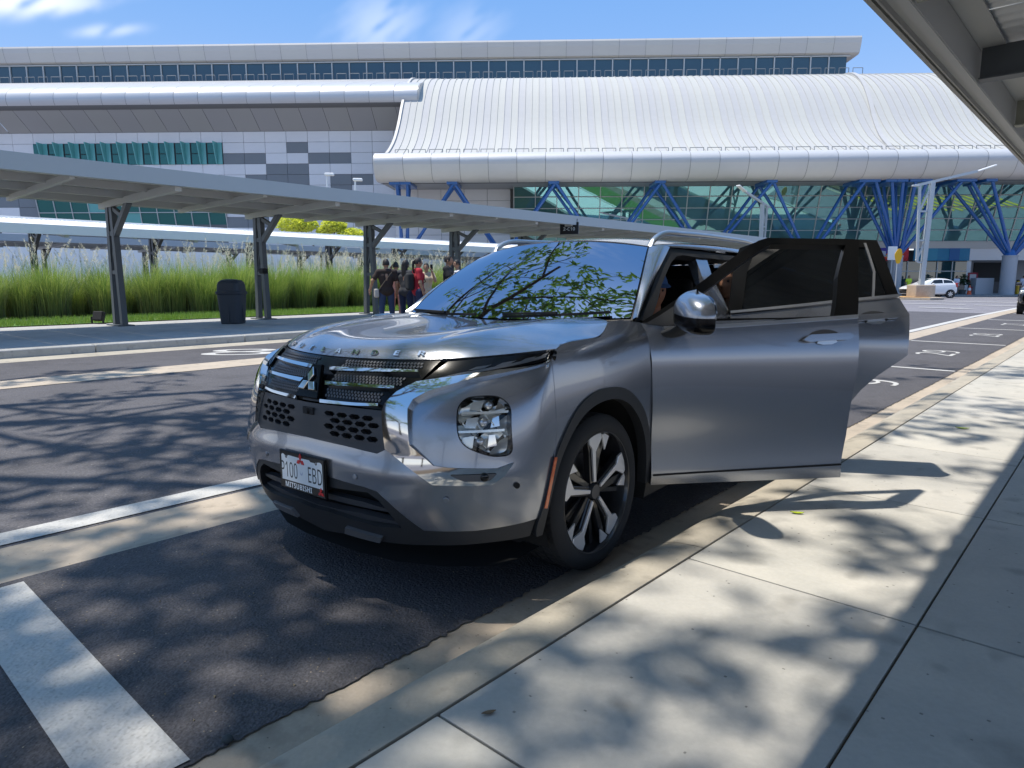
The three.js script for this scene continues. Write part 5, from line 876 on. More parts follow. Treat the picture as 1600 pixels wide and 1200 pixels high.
// litter bin
{
  const b = thing('litter_bin', 'dark blue grey plastic litter bin with domed lid beside the canopy post', 'bin', [-18.6, 0.15, -9.05], 0.7);
  const m = std([0.035, 0.045, 0.06], 0.6), ml = std([0.03, 0.038, 0.052], 0.55);
  const loft = (rows) => gridGeo(40, rows.length - 1, (u, v) => { const [y, h] = rows[Math.round(v * (rows.length - 1))], a = u * Math.PI * 2, c = Math.cos(a), s = Math.sin(a), e = 0.42; return [Math.sign(c) * Math.abs(c) ** e * h, y, Math.sign(s) * Math.abs(s) ** e * h]; }, true);
  part(b, 'bin_body', loft([[0, 0.0], [0.0, 0.26], [0.03, 0.275], [0.80, 0.325], [0.84, 0.33], [0.84, 0.31]]), m);
  part(b, 'bin_rim', loft([[0.80, 0.33], [0.81, 0.352], [0.87, 0.357], [0.89, 0.34], [0.89, 0.30]]), ml);
  part(b, 'bin_lid', loft([[0.885, 0.325], [1.06, 0.312], [1.14, 0.29], [1.195, 0.23], [1.22, 0.12], [1.225, 0.0]]), m);
  for (let k = 0; k < 2; k++) part(b, 'bin_flap', merge([rbx(0.42, 0.18, 0.02, 0.008, 0, 1.02, 0.317), bx(0.46, 0.014, 0.03, 0, 1.115, 0.312)]), ml).rotation.y = k * Math.PI;
  for (let k = 0; k < 4; k++) part(b, 'bin_rib', bx(0.06, 0.7, 0.014, 0, 0.42, 0.302), ml).rotation.y = k * Math.PI / 2;
}
// dark floodlight box on the ground by the first post, junction box on the second
{
  const f = thing('ground_floodlight', 'small black floodlight on the ground behind the nearest canopy post', 'floodlight', [-21.2, 0.15, -6.45], 0.6);
  part(f, 'lamp_housing', rbx(0.3, 0.26, 0.14, 0.03, 0, 0.22, 0).rotateX(-0.3), MAT.trim); part(f, 'lamp_bracket', merge([bx(0.03, 0.2, 0.04, -0.17, 0.1, 0), bx(0.03, 0.2, 0.04, 0.17, 0.1, 0), bx(0.4, 0.02, 0.15, 0, 0.01, 0)]), MAT.trim);
  const j = thing('junction_box', 'small black box fixed to the canopy post right of the bin', 'box', [-19.68, 1.62, -10.62]);
  part(j, 'box_body', rbx(0.26, 0.16, 0.16, 0.02), MAT.trim); part(j, 'box_lid', rbx(0.22, 0.12, 0.02, 0.008, 0, 0, 0.085), MAT.trim);
}
// lamp posts: a ladder-like triangular post with a raking arm, on a concrete block
{
  const make = (label, x, z, turn, s) => {
    const t = thing('lamp_post', label, 'lamp post', [x, 0, z], turn, 'pale steel lamp posts before the terminal');
    part(t, 'footing', rbx(1.4, 1.0, 1.2, 0.06, 0, 0.5, 0), beige);
    part(t, 'post', bar([0, 0.9, 0], [0.15, 8.05, 0], 0.27, 0.3, [0, 0, 1]), M_S.pale);
    part(t, 'truss_leg', bar([-0.45, 2.6, 0], [-0.72, 8.0, 0], 0.13, 0.16, [0, 0, 1]), M_S.pale);
    for (const [a, b] of [[[0.02, 2.55, 0], [-0.45, 2.6, 0]], [[0.05, 4.1, 0], [-0.52, 2.7, 0]], [[0.08, 4.1, 0], [-0.5, 4.1, 0]], [[0.1, 6.1, 0], [-0.6, 6.1, 0]], [[0.1, 7.8, 0], [-0.58, 6.15, 0]]]) part(t, 'lacing', bar(a, b, 0.10, 0.12, [0, 0, 1]), M_S.pale);
    part(t, 'arm', merge([bar([-1.0, 7.85, 0], [3.3, 8.85, 0], 0.16, 0.18), rbx(0.5, 0.12, 0.2, 0.04, -1.0, 7.84, 0)]), M_S.pale);
    const head = rbx(1.3, 0.10, 0.38, 0.04); head.rotateZ(0.32); head.translate(3.8, 9.02, 0); part(t, 'lamp_head', head, M_S.white);
    t.scale.setScalar(s); return t;
  };
  const yawR = 0.7324;
  make('pale steel lamp post with ladder truss on a concrete block beside the white car', -11.3, -56.2, yawR, 1);
  make('pale lamp post partly hidden behind the open front door, left of the blue strut cluster', -23.2, -56.5, yawR - 2.4, 0.93);
  make('pale lamp post rising behind the roof of the grey car, second from the left', -38.5, -55.0, yawR + 2.6, 0.94);
  make('slender pale lamp post above the car roof rail', -33.4, -52.5, yawR + 2.5, 0.82);
  // two small lamps showing above the long canopy
  for (const [px, l] of [[-48.4, 'left small white lamp head peeping over the long canopy roof'], [-46.2, 'right small white lamp head peeping over the long canopy roof']]) {
    const t = thing('small_lamp', l, 'lamp post', [px, 0, px === -48.4 ? -31.9 : -33.0], 0.9);
    part(t, 'post', cyl(0.07, 0.09, px === -48.4 ? 9.6 : 9.1, 10, 0, px === -48.4 ? 4.8 : 4.55, 0), M_S.white); part(t, 'lamp_head', rbx(0.75, 0.22, 0.35, 0.08, 0.2, px === -48.4 ? 9.6 : 9.1, 0), M_S.white);
  }
}
// tall ornamental grass
{
  const mk = (seed, n, h, spread, c0, c1, plumes) => {
    const r = rng(seed), pos = [], col = [], nor = [], idx = [];
    const blade = (bxp, bz, a, lean, len, w, c, droop) => {
      const S = 5, base = pos.length / 3, px = -Math.sin(a), pz = Math.cos(a);
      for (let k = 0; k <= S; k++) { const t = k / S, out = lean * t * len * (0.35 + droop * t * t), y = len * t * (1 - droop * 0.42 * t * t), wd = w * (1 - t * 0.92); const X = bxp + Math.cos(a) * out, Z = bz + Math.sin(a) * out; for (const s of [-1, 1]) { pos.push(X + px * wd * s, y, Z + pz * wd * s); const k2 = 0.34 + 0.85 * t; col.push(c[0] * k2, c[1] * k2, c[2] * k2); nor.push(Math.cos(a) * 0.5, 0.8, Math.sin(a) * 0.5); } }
      for (let k = 0; k < S; k++) { const q = base + k * 2; idx.push(q, q + 1, q + 2, q + 1, q + 3, q + 2); }
    };
    for (let i = 0; i < n; i++) { const a = r() * 6.283, d = Math.sqrt(r()) * spread, t = r(), c = c0.map((x, k) => mix(x, c1[k], t)); blade(Math.cos(a) * d, Math.sin(a) * d, a + (r() - 0.5) * 1.6, 0.12 + r() * 0.42, h * (0.55 + r() * 0.5), 0.006 + r() * 0.006, c, 0.2 + r() * 0.8); }
    const leaves = new THREE.BufferGeometry(); const fin = () => { const g = new THREE.BufferGeometry(); g.setAttribute('position', new THREE.Float32BufferAttribute(pos.splice(0), 3)); nor.length = 0; g.setAttribute('color', new THREE.Float32BufferAttribute(col.splice(0), 3)); g.setIndex(idx.splice(0)); g.computeVertexNormals(); return g; };
    const A = fin();
    for (let i = 0; i < plumes; i++) { const a = r() * 6.283, d = r() * spread * 0.7, L = h * (0.95 + r() * 0.35), lean = 0.15 + r() * 0.3; const c = [0.80, 0.74, 0.58]; blade(Math.cos(a) * d, Math.sin(a) * d, a, lean, L, 0.004, [0.3, 0.32, 0.14], 0.3);
      for (let k = 0; k < 40; k++) { const t = 0.78 + 0.24 * r(), out = lean * t * L * (0.35 + 0.3 * t * t), y = L * t * (1 - 0.126 * t * t), w = 0.055 * (1 - Math.abs(t - 0.9) * 4); const b = pos.length / 3, q = r() * 6.283, X = Math.cos(a) * d + Math.cos(a) * out, Z = Math.sin(a) * d + Math.sin(a) * out; pos.push(X, y, Z, X + Math.cos(q) * w, y + 0.05, Z + Math.sin(q) * w, X + Math.cos(q) * w + 0.008, y + 0.035, Z + Math.sin(q) * w + 0.008); for (let m = 0; m < 3; m++) { col.push(...c); nor.push(0, 1, 0); } idx.push(b, b + 1, b + 2); } }
    return [A, plumes ? fin() : null];
  };
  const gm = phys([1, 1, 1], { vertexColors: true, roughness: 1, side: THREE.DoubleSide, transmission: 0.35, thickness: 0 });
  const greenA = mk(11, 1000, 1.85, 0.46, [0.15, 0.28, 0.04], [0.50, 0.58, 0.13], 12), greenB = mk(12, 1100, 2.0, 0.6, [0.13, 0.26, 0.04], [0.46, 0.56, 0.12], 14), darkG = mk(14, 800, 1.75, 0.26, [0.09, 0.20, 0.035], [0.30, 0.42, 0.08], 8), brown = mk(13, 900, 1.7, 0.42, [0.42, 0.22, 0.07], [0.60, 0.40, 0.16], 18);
  const protos = {};
  const put = (kind, geo, x, z, s, turn, label, group) => {
    let t; const key = kind;
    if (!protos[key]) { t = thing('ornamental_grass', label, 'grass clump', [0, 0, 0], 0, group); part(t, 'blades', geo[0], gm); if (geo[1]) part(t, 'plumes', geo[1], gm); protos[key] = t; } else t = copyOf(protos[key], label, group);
    t.position.set(x, 0.1, z); t.rotation.y = turn; t.scale.set(s, s * (1.02 + (turn % 1) * 0.24), s);
  };
  const r = rng(31), G = 'green ornamental grass clumps in the planting bed';
  // separate clumps at the left
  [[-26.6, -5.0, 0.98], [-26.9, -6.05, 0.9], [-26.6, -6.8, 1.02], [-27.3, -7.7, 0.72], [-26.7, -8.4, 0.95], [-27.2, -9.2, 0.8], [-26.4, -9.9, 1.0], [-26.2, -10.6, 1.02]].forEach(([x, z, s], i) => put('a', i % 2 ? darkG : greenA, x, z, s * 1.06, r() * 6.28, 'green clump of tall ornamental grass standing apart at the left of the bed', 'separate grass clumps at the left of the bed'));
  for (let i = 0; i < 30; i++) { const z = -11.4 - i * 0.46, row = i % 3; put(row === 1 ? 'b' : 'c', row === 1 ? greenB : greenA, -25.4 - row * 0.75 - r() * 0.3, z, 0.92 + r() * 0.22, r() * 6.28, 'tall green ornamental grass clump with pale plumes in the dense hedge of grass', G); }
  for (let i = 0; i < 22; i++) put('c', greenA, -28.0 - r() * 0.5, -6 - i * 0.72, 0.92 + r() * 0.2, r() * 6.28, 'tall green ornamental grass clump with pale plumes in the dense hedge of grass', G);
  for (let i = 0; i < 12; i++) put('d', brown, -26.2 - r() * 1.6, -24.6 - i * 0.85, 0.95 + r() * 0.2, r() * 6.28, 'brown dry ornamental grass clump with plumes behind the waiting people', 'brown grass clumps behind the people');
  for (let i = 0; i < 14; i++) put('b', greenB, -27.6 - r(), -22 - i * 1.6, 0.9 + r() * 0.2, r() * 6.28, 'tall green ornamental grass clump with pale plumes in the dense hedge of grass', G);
}
// ---------- other vehicles ----------
function loftCar(name, label, pos, turn, { L, W, H, color, sta, glassC = [0.015, 0.018, 0.02], wheelR = 0.3, lampFront = true, tall = 0 }) {
  // sta: stations from nose (z = L/2) to tail: [z, sill y, waist y, roof y, half width, half roof width]
  const t = thing(name, label, 'car', pos, turn);
  const paint = phys(color, { roughness: 0.35, clearcoat: 1, clearcoatRoughness: 0.04 });
  const P = sta.map(([z, s, w, r, hw, hr]) => { const g = r - w; return [[0.0, s], [hw * 0.9, s], [hw * 0.985, s + 0.12], [hw, mix(s, w, 0.55)], [hw * 0.975, w - 0.06], [hw * 0.94, w], [mix(hw * 0.93, hr, 0.55), w + g * 0.5], [hr, r - g * 0.12 - 0.01], [hr * 0.86, r - g * 0.02], [0, r]].map(([x, y]) => [x, y, z]); });
  const surf = netSurface(P[0].map((_, c) => c).length ? P.map((row) => row) : P, false);
  const body = gridGeo(18, 60, (u, v) => surf(u * 9, v * (sta.length - 1)), true);
  part(t, 'body', merge([body, mirrorX(body)]), paint);
  const zs = (z) => { let a = 0, b = sta.length - 1.01; for (let i = 0; i < 40; i++) { const m = (a + b) / 2; surf(3, m)[2] > z ? (a = m) : (b = m); } return (a + b) / 2; };
  const patch = (uv, off, m, n) => { const p = panel(surf, uv, { cell: 0.3, off, thick: 0.01, sign: -1 }); for (const g of [p, mirrorX(p)]) part(t, n, g, m); };
  const gl = phys(glassC, { roughness: 0.03, ior: 1.6 });
  const wi = sta.map((s, i) => [i, s[3] - s[2]]).filter(([, d]) => d > 0.3), i0 = wi[0][0], i1 = wi[wi.length - 1][0];
  const m = (i0 + i1) / 2;
  patch([[5.35, i0 - 0.1], [6.75, i0 + 0.42], [6.75, m - 0.06], [5.35, m - 0.06]], 0.008, gl, 'side_window'); patch([[5.35, m + 0.06], [6.75, m + 0.06], [6.75, i1 - 0.1], [5.35, i1 + 0.1]], 0.008, gl, 'side_window');
  const ws = gridGeo(10, 8, (u, v) => { const p = surf(9, mix(i0 - 0.95, i0 + 0.1, v)); const hw = mix(sta[0][4] * 0.8, sta[i0][5] * 0.95, v); return [(u * 2 - 1) * hw, p[1] + 0.012 - 0.05 * (u * 2 - 1) ** 2, p[2] + 0.01]; }, false); part(t, 'windscreen', ws, gl);
  const wheel = (x, z) => { const g = merge([new THREE.TorusGeometry(wheelR * 0.8, wheelR * 0.22, 10, 28)]), w = new THREE.Group(); w.name = 'wheel'; t.add(w); w.position.set(x, wheelR, z); w.rotation.y = Math.PI / 2; const ty = new THREE.CylinderGeometry(wheelR, wheelR, 0.2, 32); ty.rotateX(Math.PI / 2); part(w, 'tyre', ty, MAT.tyre); const rim = new THREE.CylinderGeometry(wheelR * 0.66, wheelR * 0.66, 0.215, 28); rim.rotateX(Math.PI / 2); part(w, 'rim', rim, MAT.alloyDark); const sp = []; for (let k = 0; k < 7; k++) { const b = bx(0.05, wheelR * 0.56, 0.225, 0, wheelR * 0.36, 0); b.rotateZ(k * 2 * Math.PI / 7); sp.push(b); } part(w, 'spoke', sp, MAT.alloy); };
  const zf = L / 2 - 0.72, zr = -L / 2 + 0.62; for (const z of [zf, zr]) for (const x of [1, -1]) { wheel(x * (W / 2 - 0.11), z); const a = new THREE.RingGeometry(wheelR * 1.02, wheelR * 1.2, 28); a.rotateY(x * Math.PI / 2); a.translate(x * (W / 2 + 0.004), wheelR, z); part(t, 'wheel_arch', a, MAT.trim); }
  for (const s of [1, -1]) { part(t, 'headlight', rbx(0.34, 0.16, 0.34, 0.06, s * (W / 2 - 0.24), sta[1][2] - 0.10, L / 2 - 0.20), MAT.reflector); part(t, 'tail_lamp', rbx(0.1, 0.34, 0.2, 0.04, s * (W / 2 - 0.12), sta[sta.length - 2][2] - 0.02, -L / 2 + 0.14), MAT.red); part(t, 'wing_mirror', rbx(0.2, 0.13, 0.1, 0.04, s * (W / 2 + 0.08), sta[i0][2] + 0.06, sta[i0][0] - 0.05), paint); }
  part(t, 'grille', rbx(W * 0.6, 0.18, 0.08, 0.03, 0, 0.42, L / 2 - 0.03), MAT.trim);
  part(t, 'underside', bx(W * 0.85, 0.2, L * 0.86, 0, 0.26, 0), MAT.black);
  return t;
}
const HATCH = [[1.86, 0.34, 0.62, 0.66, 0.62, 0.5], [1.78, 0.26, 0.78, 0.82, 0.76, 0.62], [1.2, 0.22, 0.92, 0.98, 0.80, 0.66], [0.78, 0.22, 0.96, 1.10, 0.80, 0.64], [0.2, 0.22, 0.98, 1.43, 0.80, 0.58], [-0.4, 0.22, 1.0, 1.49, 0.80, 0.58], [-1.0, 0.22, 1.03, 1.46, 0.80, 0.57], [-1.45, 0.24, 1.06, 1.36, 0.79, 0.55], [-1.75, 0.30, 0.98, 1.08, 0.74, 0.55], [-1.82, 0.36, 0.8, 0.84, 0.62, 0.5]];
const SUVP = [[2.3, 0.45, 0.8, 0.86, 0.76, 0.62], [2.2, 0.34, 0.98, 1.02, 0.90, 0.72], [1.5, 0.30, 1.08, 1.14, 0.93, 0.76], [0.95, 0.30, 1.10, 1.24, 0.93, 0.74], [0.35, 0.30, 1.12, 1.68, 0.93, 0.68], [-0.5, 0.30, 1.13, 1.76, 0.93, 0.67], [-1.4, 0.30, 1.15, 1.73, 0.92, 0.66], [-1.95, 0.32, 1.17, 1.60, 0.91, 0.64], [-2.2, 0.38, 1.05, 1.2, 0.86, 0.64], [-2.28, 0.45, 0.8, 0.9, 0.74, 0.6]];
const SEDAN = [[2.2, 0.40, 0.62, 0.66, 0.70, 0.55], [2.1, 0.28, 0.76, 0.80, 0.84, 0.68], [1.3, 0.24, 0.88, 0.93, 0.88, 0.70], [0.75, 0.24, 0.92, 1.05, 0.88, 0.66], [0.1, 0.24, 0.94, 1.42, 0.88, 0.60], [-0.6, 0.24, 0.95, 1.44, 0.88, 0.60], [-1.2, 0.24, 0.97, 1.30, 0.88, 0.60], [-1.7, 0.26, 0.98, 1.08, 0.87, 0.64], [-2.1, 0.34, 0.92, 0.98, 0.80, 0.64], [-2.2, 0.42, 0.75, 0.8, 0.68, 0.55]];
loftCar('hatchback_car', 'small white hatchback facing left on the road before the terminal', [-11.65, 0, -60.3], -Math.PI / 2 + 0.72, { L: 3.7, W: 1.62, H: 1.5, color: [0.78, 0.79, 0.80], sta: HATCH, wheelR: 0.29 });
loftCar('dark_car', 'dark blue black car cut off by the right edge of the photo', [-2.55, 0, -35.6], 0.05, { L: 4.6, W: 1.86, H: 1.75, color: [0.012, 0.014, 0.022], sta: SUVP, wheelR: 0.36 });
loftCar('grey_car', 'dark grey car showing just behind the open rear door', [-16.2, 0, -58.5], -1.0, { L: 4.5, W: 1.8, H: 1.6, color: [0.07, 0.08, 0.09], sta: SUVP, wheelR: 0.34 });
loftCar('white_car', 'white car behind the grass clumps at the left edge', [-31.2, 0, -5.6], Math.PI * 0.5 + 0.3, { L: 4.6, W: 1.86, H: 1.75, color: [0.76, 0.77, 0.78], sta: SUVP, wheelR: 0.34 });
loftCar('blue_car', 'pale blue car behind the waiting people and dry grass', [-30.6, 0, -25.5], 0.5, { L: 4.4, W: 1.76, H: 1.45, color: [0.30, 0.38, 0.52], sta: SEDAN, wheelR: 0.31 });

// ---------- people ----------
const at = (px, depth) => { const c = Math.cos(0.7324), s = Math.sin(0.7324), l = (px - 800) / 1070 * depth; return [-s * depth + c * l, -c * depth - s * l]; };
function field(bones, cell, pad = 0.06) {   // one continuous skin over tapered bones [a, b, ra, rb, flatten?]
  let lo = [1e9, 1e9, 1e9], hi = [-1e9, -1e9, -1e9];
  for (const [a, b, ra, rb] of bones) for (const [p, r] of [[a, ra], [b, rb]]) for (let k = 0; k < 3; k++) { lo[k] = Math.min(lo[k], p[k] - r - pad); hi[k] = Math.max(hi[k], p[k] + r + pad); }
  const size = Math.max(hi[0] - lo[0], hi[1] - lo[1], hi[2] - lo[2]), n = Math.min(150, Math.ceil(size / cell)), mc = new MarchingCubes(n, new THREE.MeshBasicMaterial(), false, false, 120000);
  const half = size / 2, c = [0, 1, 2].map((k) => (lo[k] + hi[k]) / 2); mc.isolation = 0;
  for (let z = 0; z < n; z++) for (let y = 0; y < n; y++) for (let x = 0; x < n; x++) {
    const p = [c[0] + (x / n * 2 - 1) * half, c[1] + (y / n * 2 - 1) * half, c[2] + (z / n * 2 - 1) * half]; let d = 1e9;
    if (p[0] < lo[0] || p[1] < lo[1] || p[2] < lo[2] || p[0] > hi[0] || p[1] > hi[1] || p[2] > hi[2]) { mc.field[x + y * n + z * n * n] = -1; continue; }
    for (const [a, b, ra, rb, k = 0.03] of bones) { const ab = [b[0] - a[0], b[1] - a[1], b[2] - a[2]], ap = [p[0] - a[0], p[1] - a[1], p[2] - a[2]], L = ab[0] ** 2 + ab[1] ** 2 + ab[2] ** 2, t = clamp(L ? (ap[0] * ab[0] + ap[1] * ab[1] + ap[2] * ab[2]) / L : 0), e = Math.hypot(ap[0] - ab[0] * t, ap[1] - ab[1] * t, ap[2] - ab[2] * t) - mix(ra, rb, t), h = clamp(0.5 + 0.5 * (d - e) / k); d = d > 1e8 ? e : mix(d, e, h) - k * h * (1 - h); }
    mc.field[x + y * n + z * n * n] = -d;
  }
  mc.update(); const N = mc.count, pos = new Float32Array(N * 3), nor = new Float32Array(N * 3);
  for (let i = 0; i < N; i++) for (let k = 0; k < 3; k++) { pos[i * 3 + k] = c[k] + mc.positionArray[i * 3 + k] * half; nor[i * 3 + k] = mc.normalArray[i * 3 + k]; }
  const g = new THREE.BufferGeometry(); g.setAttribute('position', new THREE.BufferAttribute(pos, 3)); g.setAttribute('normal', new THREE.BufferAttribute(nor, 3)); return g;
}
const skinMat = std([0.36, 0.20, 0.125], 0.6), skinDark = std([0.20, 0.10, 0.06], 0.6), hairMat = std([0.012, 0.010, 0.009], 0.6), eyeMat = std([0.02, 0.015, 0.012], 0.3), jeans = std([0.03, 0.05, 0.11], 0.85), shoe = std([0.03, 0.03, 0.03], 0.7);
function headGeo(s = 1) {   // centred on the skull, facing +z, chin at y -0.12
  const S = 26, g = gridGeo(S * 2, S, (u, v) => {
    const a = u * Math.PI * 2, b = (v - 0.5) * Math.PI, cx = Math.cos(b) * Math.sin(a), cy = Math.sin(b), cz = Math.cos(b) * Math.cos(a);
    let x = cx * 0.074, y = cy * 0.118, z = cz * 0.094;
    if (cy < 0) { const k = -cy; x *= 1 - 0.34 * k * k; z = z * (1 - 0.22 * k) + 0.016 * k; }                    // jaw
    const f = Math.max(0, cz), bump = (X, Y, w, h, d) => d * Math.exp(-(((x - X) / w) ** 2) - ((y - Y) / h) ** 2) * (f > 0.3 ? 1 : 0);
    z += bump(0, -0.022, 0.012, 0.020, 0.022) + bump(0, 0.012, 0.010, 0.024, 0.010) - bump(0.03, 0.006, 0.017, 0.011, 0.010) - bump(-0.03, 0.006, 0.017, 0.011, 0.010) + bump(0, -0.066, 0.026, 0.007, 0.007) - bump(0, -0.058, 0.024, 0.004, 0.004) + bump(0, -0.103, 0.022, 0.016, 0.008) + bump(0, 0.03, 0.05, 0.012, 0.004);
    return [x * s, y * s, z * s];
  });
  return g;
}
const ear = (s) => { const g = new THREE.SphereGeometry(1, 12, 8); g.scale(0.010, 0.031, 0.018); g.rotateY(s * 0.35); g.translate(s * 0.076, -0.008, -0.010); return g; };
const eyes = () => [-1, 1].map((s) => new THREE.SphereGeometry(0.0085, 10, 8).translate(s * 0.03, 0.006, 0.078));
function hairCap(kind) {
  const long = kind === 'long', tail = kind === 'tail';
  const g = gridGeo(40, 18, (u, v) => { const a = u * Math.PI * 2, face = Math.max(0, Math.cos(a)), low = long ? -0.62 : -0.28, b = mix(Math.PI / 2, mix(low, 0.62, smooth(0.25, 0.75, face)), v), cx = Math.cos(b) * Math.sin(a), cy = Math.sin(b), cz = Math.cos(b) * Math.cos(a), k = 1 + 0.02 * Math.sin(a * 17 + v * 9); return [cx * 0.083 * k, cy * 0.126 + 0.004, cz * 0.104 * k - 0.004]; });
  const list = [g];
  if (long) list.push(gridGeo(24, 14, (u, v) => { const a = u * Math.PI * 2, w = 0.085 * (1 + 0.35 * v - 0.5 * v * v), k = 1 + 0.06 * Math.sin(a * 9 + v * 7); return [Math.sin(a) * w * k, 0.02 - v * 0.42, -0.055 - 0.02 * v + Math.cos(a) * w * 0.55 * k]; }));
  if (tail) list.push(gridGeo(14, 12, (u, v) => { const a = u * Math.PI * 2, w = 0.035 * (1 - 0.5 * v); return [Math.sin(a) * w, 0.05 - v * 0.30, -0.105 - 0.03 * Math.sin(v * 3) + Math.cos(a) * w]; }));
  return merge(list);
}
function fingers(wrist, dir, palmN, s, curl = 0.5) {   // five separate fingers and a palm; dir: along the hand, palmN: out of the palm
  const D = new THREE.Vector3(...dir).normalize(), N = new THREE.Vector3(...palmN); N.addScaledVector(D, -N.dot(D)).normalize(); const X = new THREE.Vector3().crossVectors(D, N);
  const W = new THREE.Vector3(...wrist), p = (x, d, n) => W.clone().addScaledVector(X, x * s).addScaledVector(D, d * s).addScaledVector(N, n * s).toArray(), b = [];
  b.push([p(0, 0, 0), p(0, 0.03, 0), 0.026 * s, 0.030 * s]); for (const x of [-0.026, -0.009, 0.009, 0.026]) b.push([p(x * 0.7, 0.03, 0), p(x, 0.085, 0.002), 0.017 * s, 0.012 * s, 0.01]);
  [[-0.029, 0.062], [-0.010, 0.076], [0.010, 0.072], [0.028, 0.056]].forEach(([x, l]) => { const m = l * 0.5; b.push([p(x, 0.085, 0.002), p(x * 1.05, 0.085 + m * 0.95, 0.004 + m * curl * 0.6), 0.0105 * s, 0.009 * s, 0.005], [p(x * 1.05, 0.085 + m * 0.95, 0.004 + m * curl * 0.6), p(x * 1.08, 0.085 + m * 0.95 + (l - m) * (1 - curl * 0.6), 0.004 + m * curl * 0.6 + (l - m) * curl), 0.009 * s, 0.0075 * s, 0.005]); });
  b.push([p(0.024, 0.025, 0), p(0.048, 0.055, 0.014), 0.015 * s, 0.011 * s, 0.008], [p(0.048, 0.055, 0.014), p(0.050, 0.088, 0.026), 0.011 * s, 0.009 * s, 0.005]);
  return b;
}
// Joints of a standing figure of 1.72 m, facing +z; 'o' moves single joints.
function person(label, pos, turn, { height = 1.72, o = {}, hair = 'short', skin = skinMat, top, legs = jeans, sleeve = 'short', woman = false, headTurn = 0, headTilt = 0, ground = 0.15, wide = 1, extra }) {
  const s = height / 1.72, t = thing('person', label, 'person', [pos[0], ground, pos[1]], turn);
  const sh = (woman ? 0.165 : 0.195) * wide, hip = (woman ? 0.105 : 0.095) * wide;
  const J = { pelvis: [0, 0.93, 0], waist: [0, 1.06, 0.0], chest: [0, 1.28, -0.005], neck: [0, 1.44, -0.012], head: [0, 1.595, 0.012],
    shL: [sh, 1.395, -0.015], shR: [-sh, 1.395, -0.015], elL: [sh + 0.06, 1.12, -0.02], elR: [-sh - 0.06, 1.12, -0.02], wrL: [sh + 0.06, 0.88, 0.06], wrR: [-sh - 0.06, 0.88, 0.06],
    hiL: [hip, 0.90, 0], hiR: [-hip, 0.90, 0], knL: [hip + 0.01, 0.49, 0.02], knR: [-hip - 0.01, 0.49, 0.02], anL: [hip + 0.015, 0.085, -0.02], anR: [-hip - 0.015, 0.085, -0.02], ...o };
  const hd = (w, e) => [w[0] - e[0], w[1] - e[1], w[2] - e[2]];
  const bare = [[J.chest, J.neck, 0.07, 0.055], [J.neck, J.head, 0.054, 0.05], [J.shL, J.elL, 0.048, 0.04], [J.shR, J.elR, 0.048, 0.04], [J.elL, J.wrL, 0.041, 0.027], [J.elR, J.wrR, 0.041, 0.027],
    [J.hiL, J.knL, 0.07, 0.05], [J.hiR, J.knR, 0.07, 0.05], [J.knL, J.anL, 0.05, 0.035], [J.knR, J.anR, 0.05, 0.035], [J.pelvis, J.chest, 0.1, 0.1],
    ...fingers(J.wrL, hd(J.wrL, J.elL), [-1, 0, 0.2], 1, 0.5), ...fingers(J.wrR, hd(J.wrR, J.elR), [1, 0, 0.2], 1, 0.5)];
  const H = new THREE.Matrix4().makeRotationFromEuler(new THREE.Euler(headTilt, headTurn, 0)).setPosition(...J.head), place = (g) => g.applyMatrix4(H);
  part(t, 'body', merge([field(bare, 0.0135), place(headGeo()), place(ear(1)), place(ear(-1))]), skin);
  for (const e of eyes()) part(t, 'eye', place(e), eyeMat); part(t, 'hair', place(hairCap(hair)), hairMat);
  const belly = woman ? 0.115 : 0.125, bust = woman ? 0.02 : 0;
  const mixP = (a, b, q) => a.map((x, k) => mix(x, b[k], q));
  const cut = sleeve === 'long' ? 0.93 : sleeve === 'none' ? 0.06 : 0.62;
  const arm = (S, E, W) => (sleeve === 'long' ? [[S, E, 0.067, 0.054], [E, mixP(E, W, 0.9), 0.054, 0.04]] : [[S, mixP(S, E, cut), 0.068, 0.066]]);
  part(t, 'top', field([[[-hip * 0.55, 0.93, 0], [hip * 0.55, 0.93, 0], belly * wide + 0.012, belly * wide + 0.012], [[0, 0.95, 0], [0, 1.08, 0.005], belly * wide, belly * wide * 0.96], [[-0.04, 1.08, 0], [-sh * 0.45, 1.28, 0], belly * wide * 0.9, 0.115], [[0.04, 1.08, 0], [sh * 0.45, 1.28, 0], belly * wide * 0.9, 0.115], [[-sh * 0.5, 1.27, 0.02 + bust], [sh * 0.5, 1.27, 0.02 + bust], 0.10, 0.10], [J.shL, [0, 1.41, -0.02], 0.07, 0.07], [J.shR, [0, 1.41, -0.02], 0.07, 0.07], ...arm(J.shL, J.elL, J.wrL), ...arm(J.shR, J.elR, J.wrR)], 0.016), top);
  part(t, 'trousers', field([[[-hip * 0.6, 0.93, 0], [hip * 0.6, 0.93, 0], 0.115 * wide, 0.115 * wide], [J.hiL, J.knL, 0.098 * wide, 0.068], [J.hiR, J.knR, 0.098 * wide, 0.068], [J.knL, J.anL, 0.068, 0.052], [J.knR, J.anR, 0.068, 0.052]], 0.016), legs);
  for (const a of [J.anL, J.anR]) { const f = field([[[a[0], 0.05, a[2] - 0.03], [a[0] * 1.1, 0.038, a[2] + 0.15], 0.048, 0.036], [[a[0], 0.05, a[2] - 0.03], [a[0], 0.1, a[2]], 0.048, 0.045]], 0.012); part(t, 'shoe', f, shoe); }
  if (extra) extra(t, J);
  t.scale.setScalar(s); return t;
}
const cloth = (c) => std(c, 0.88);
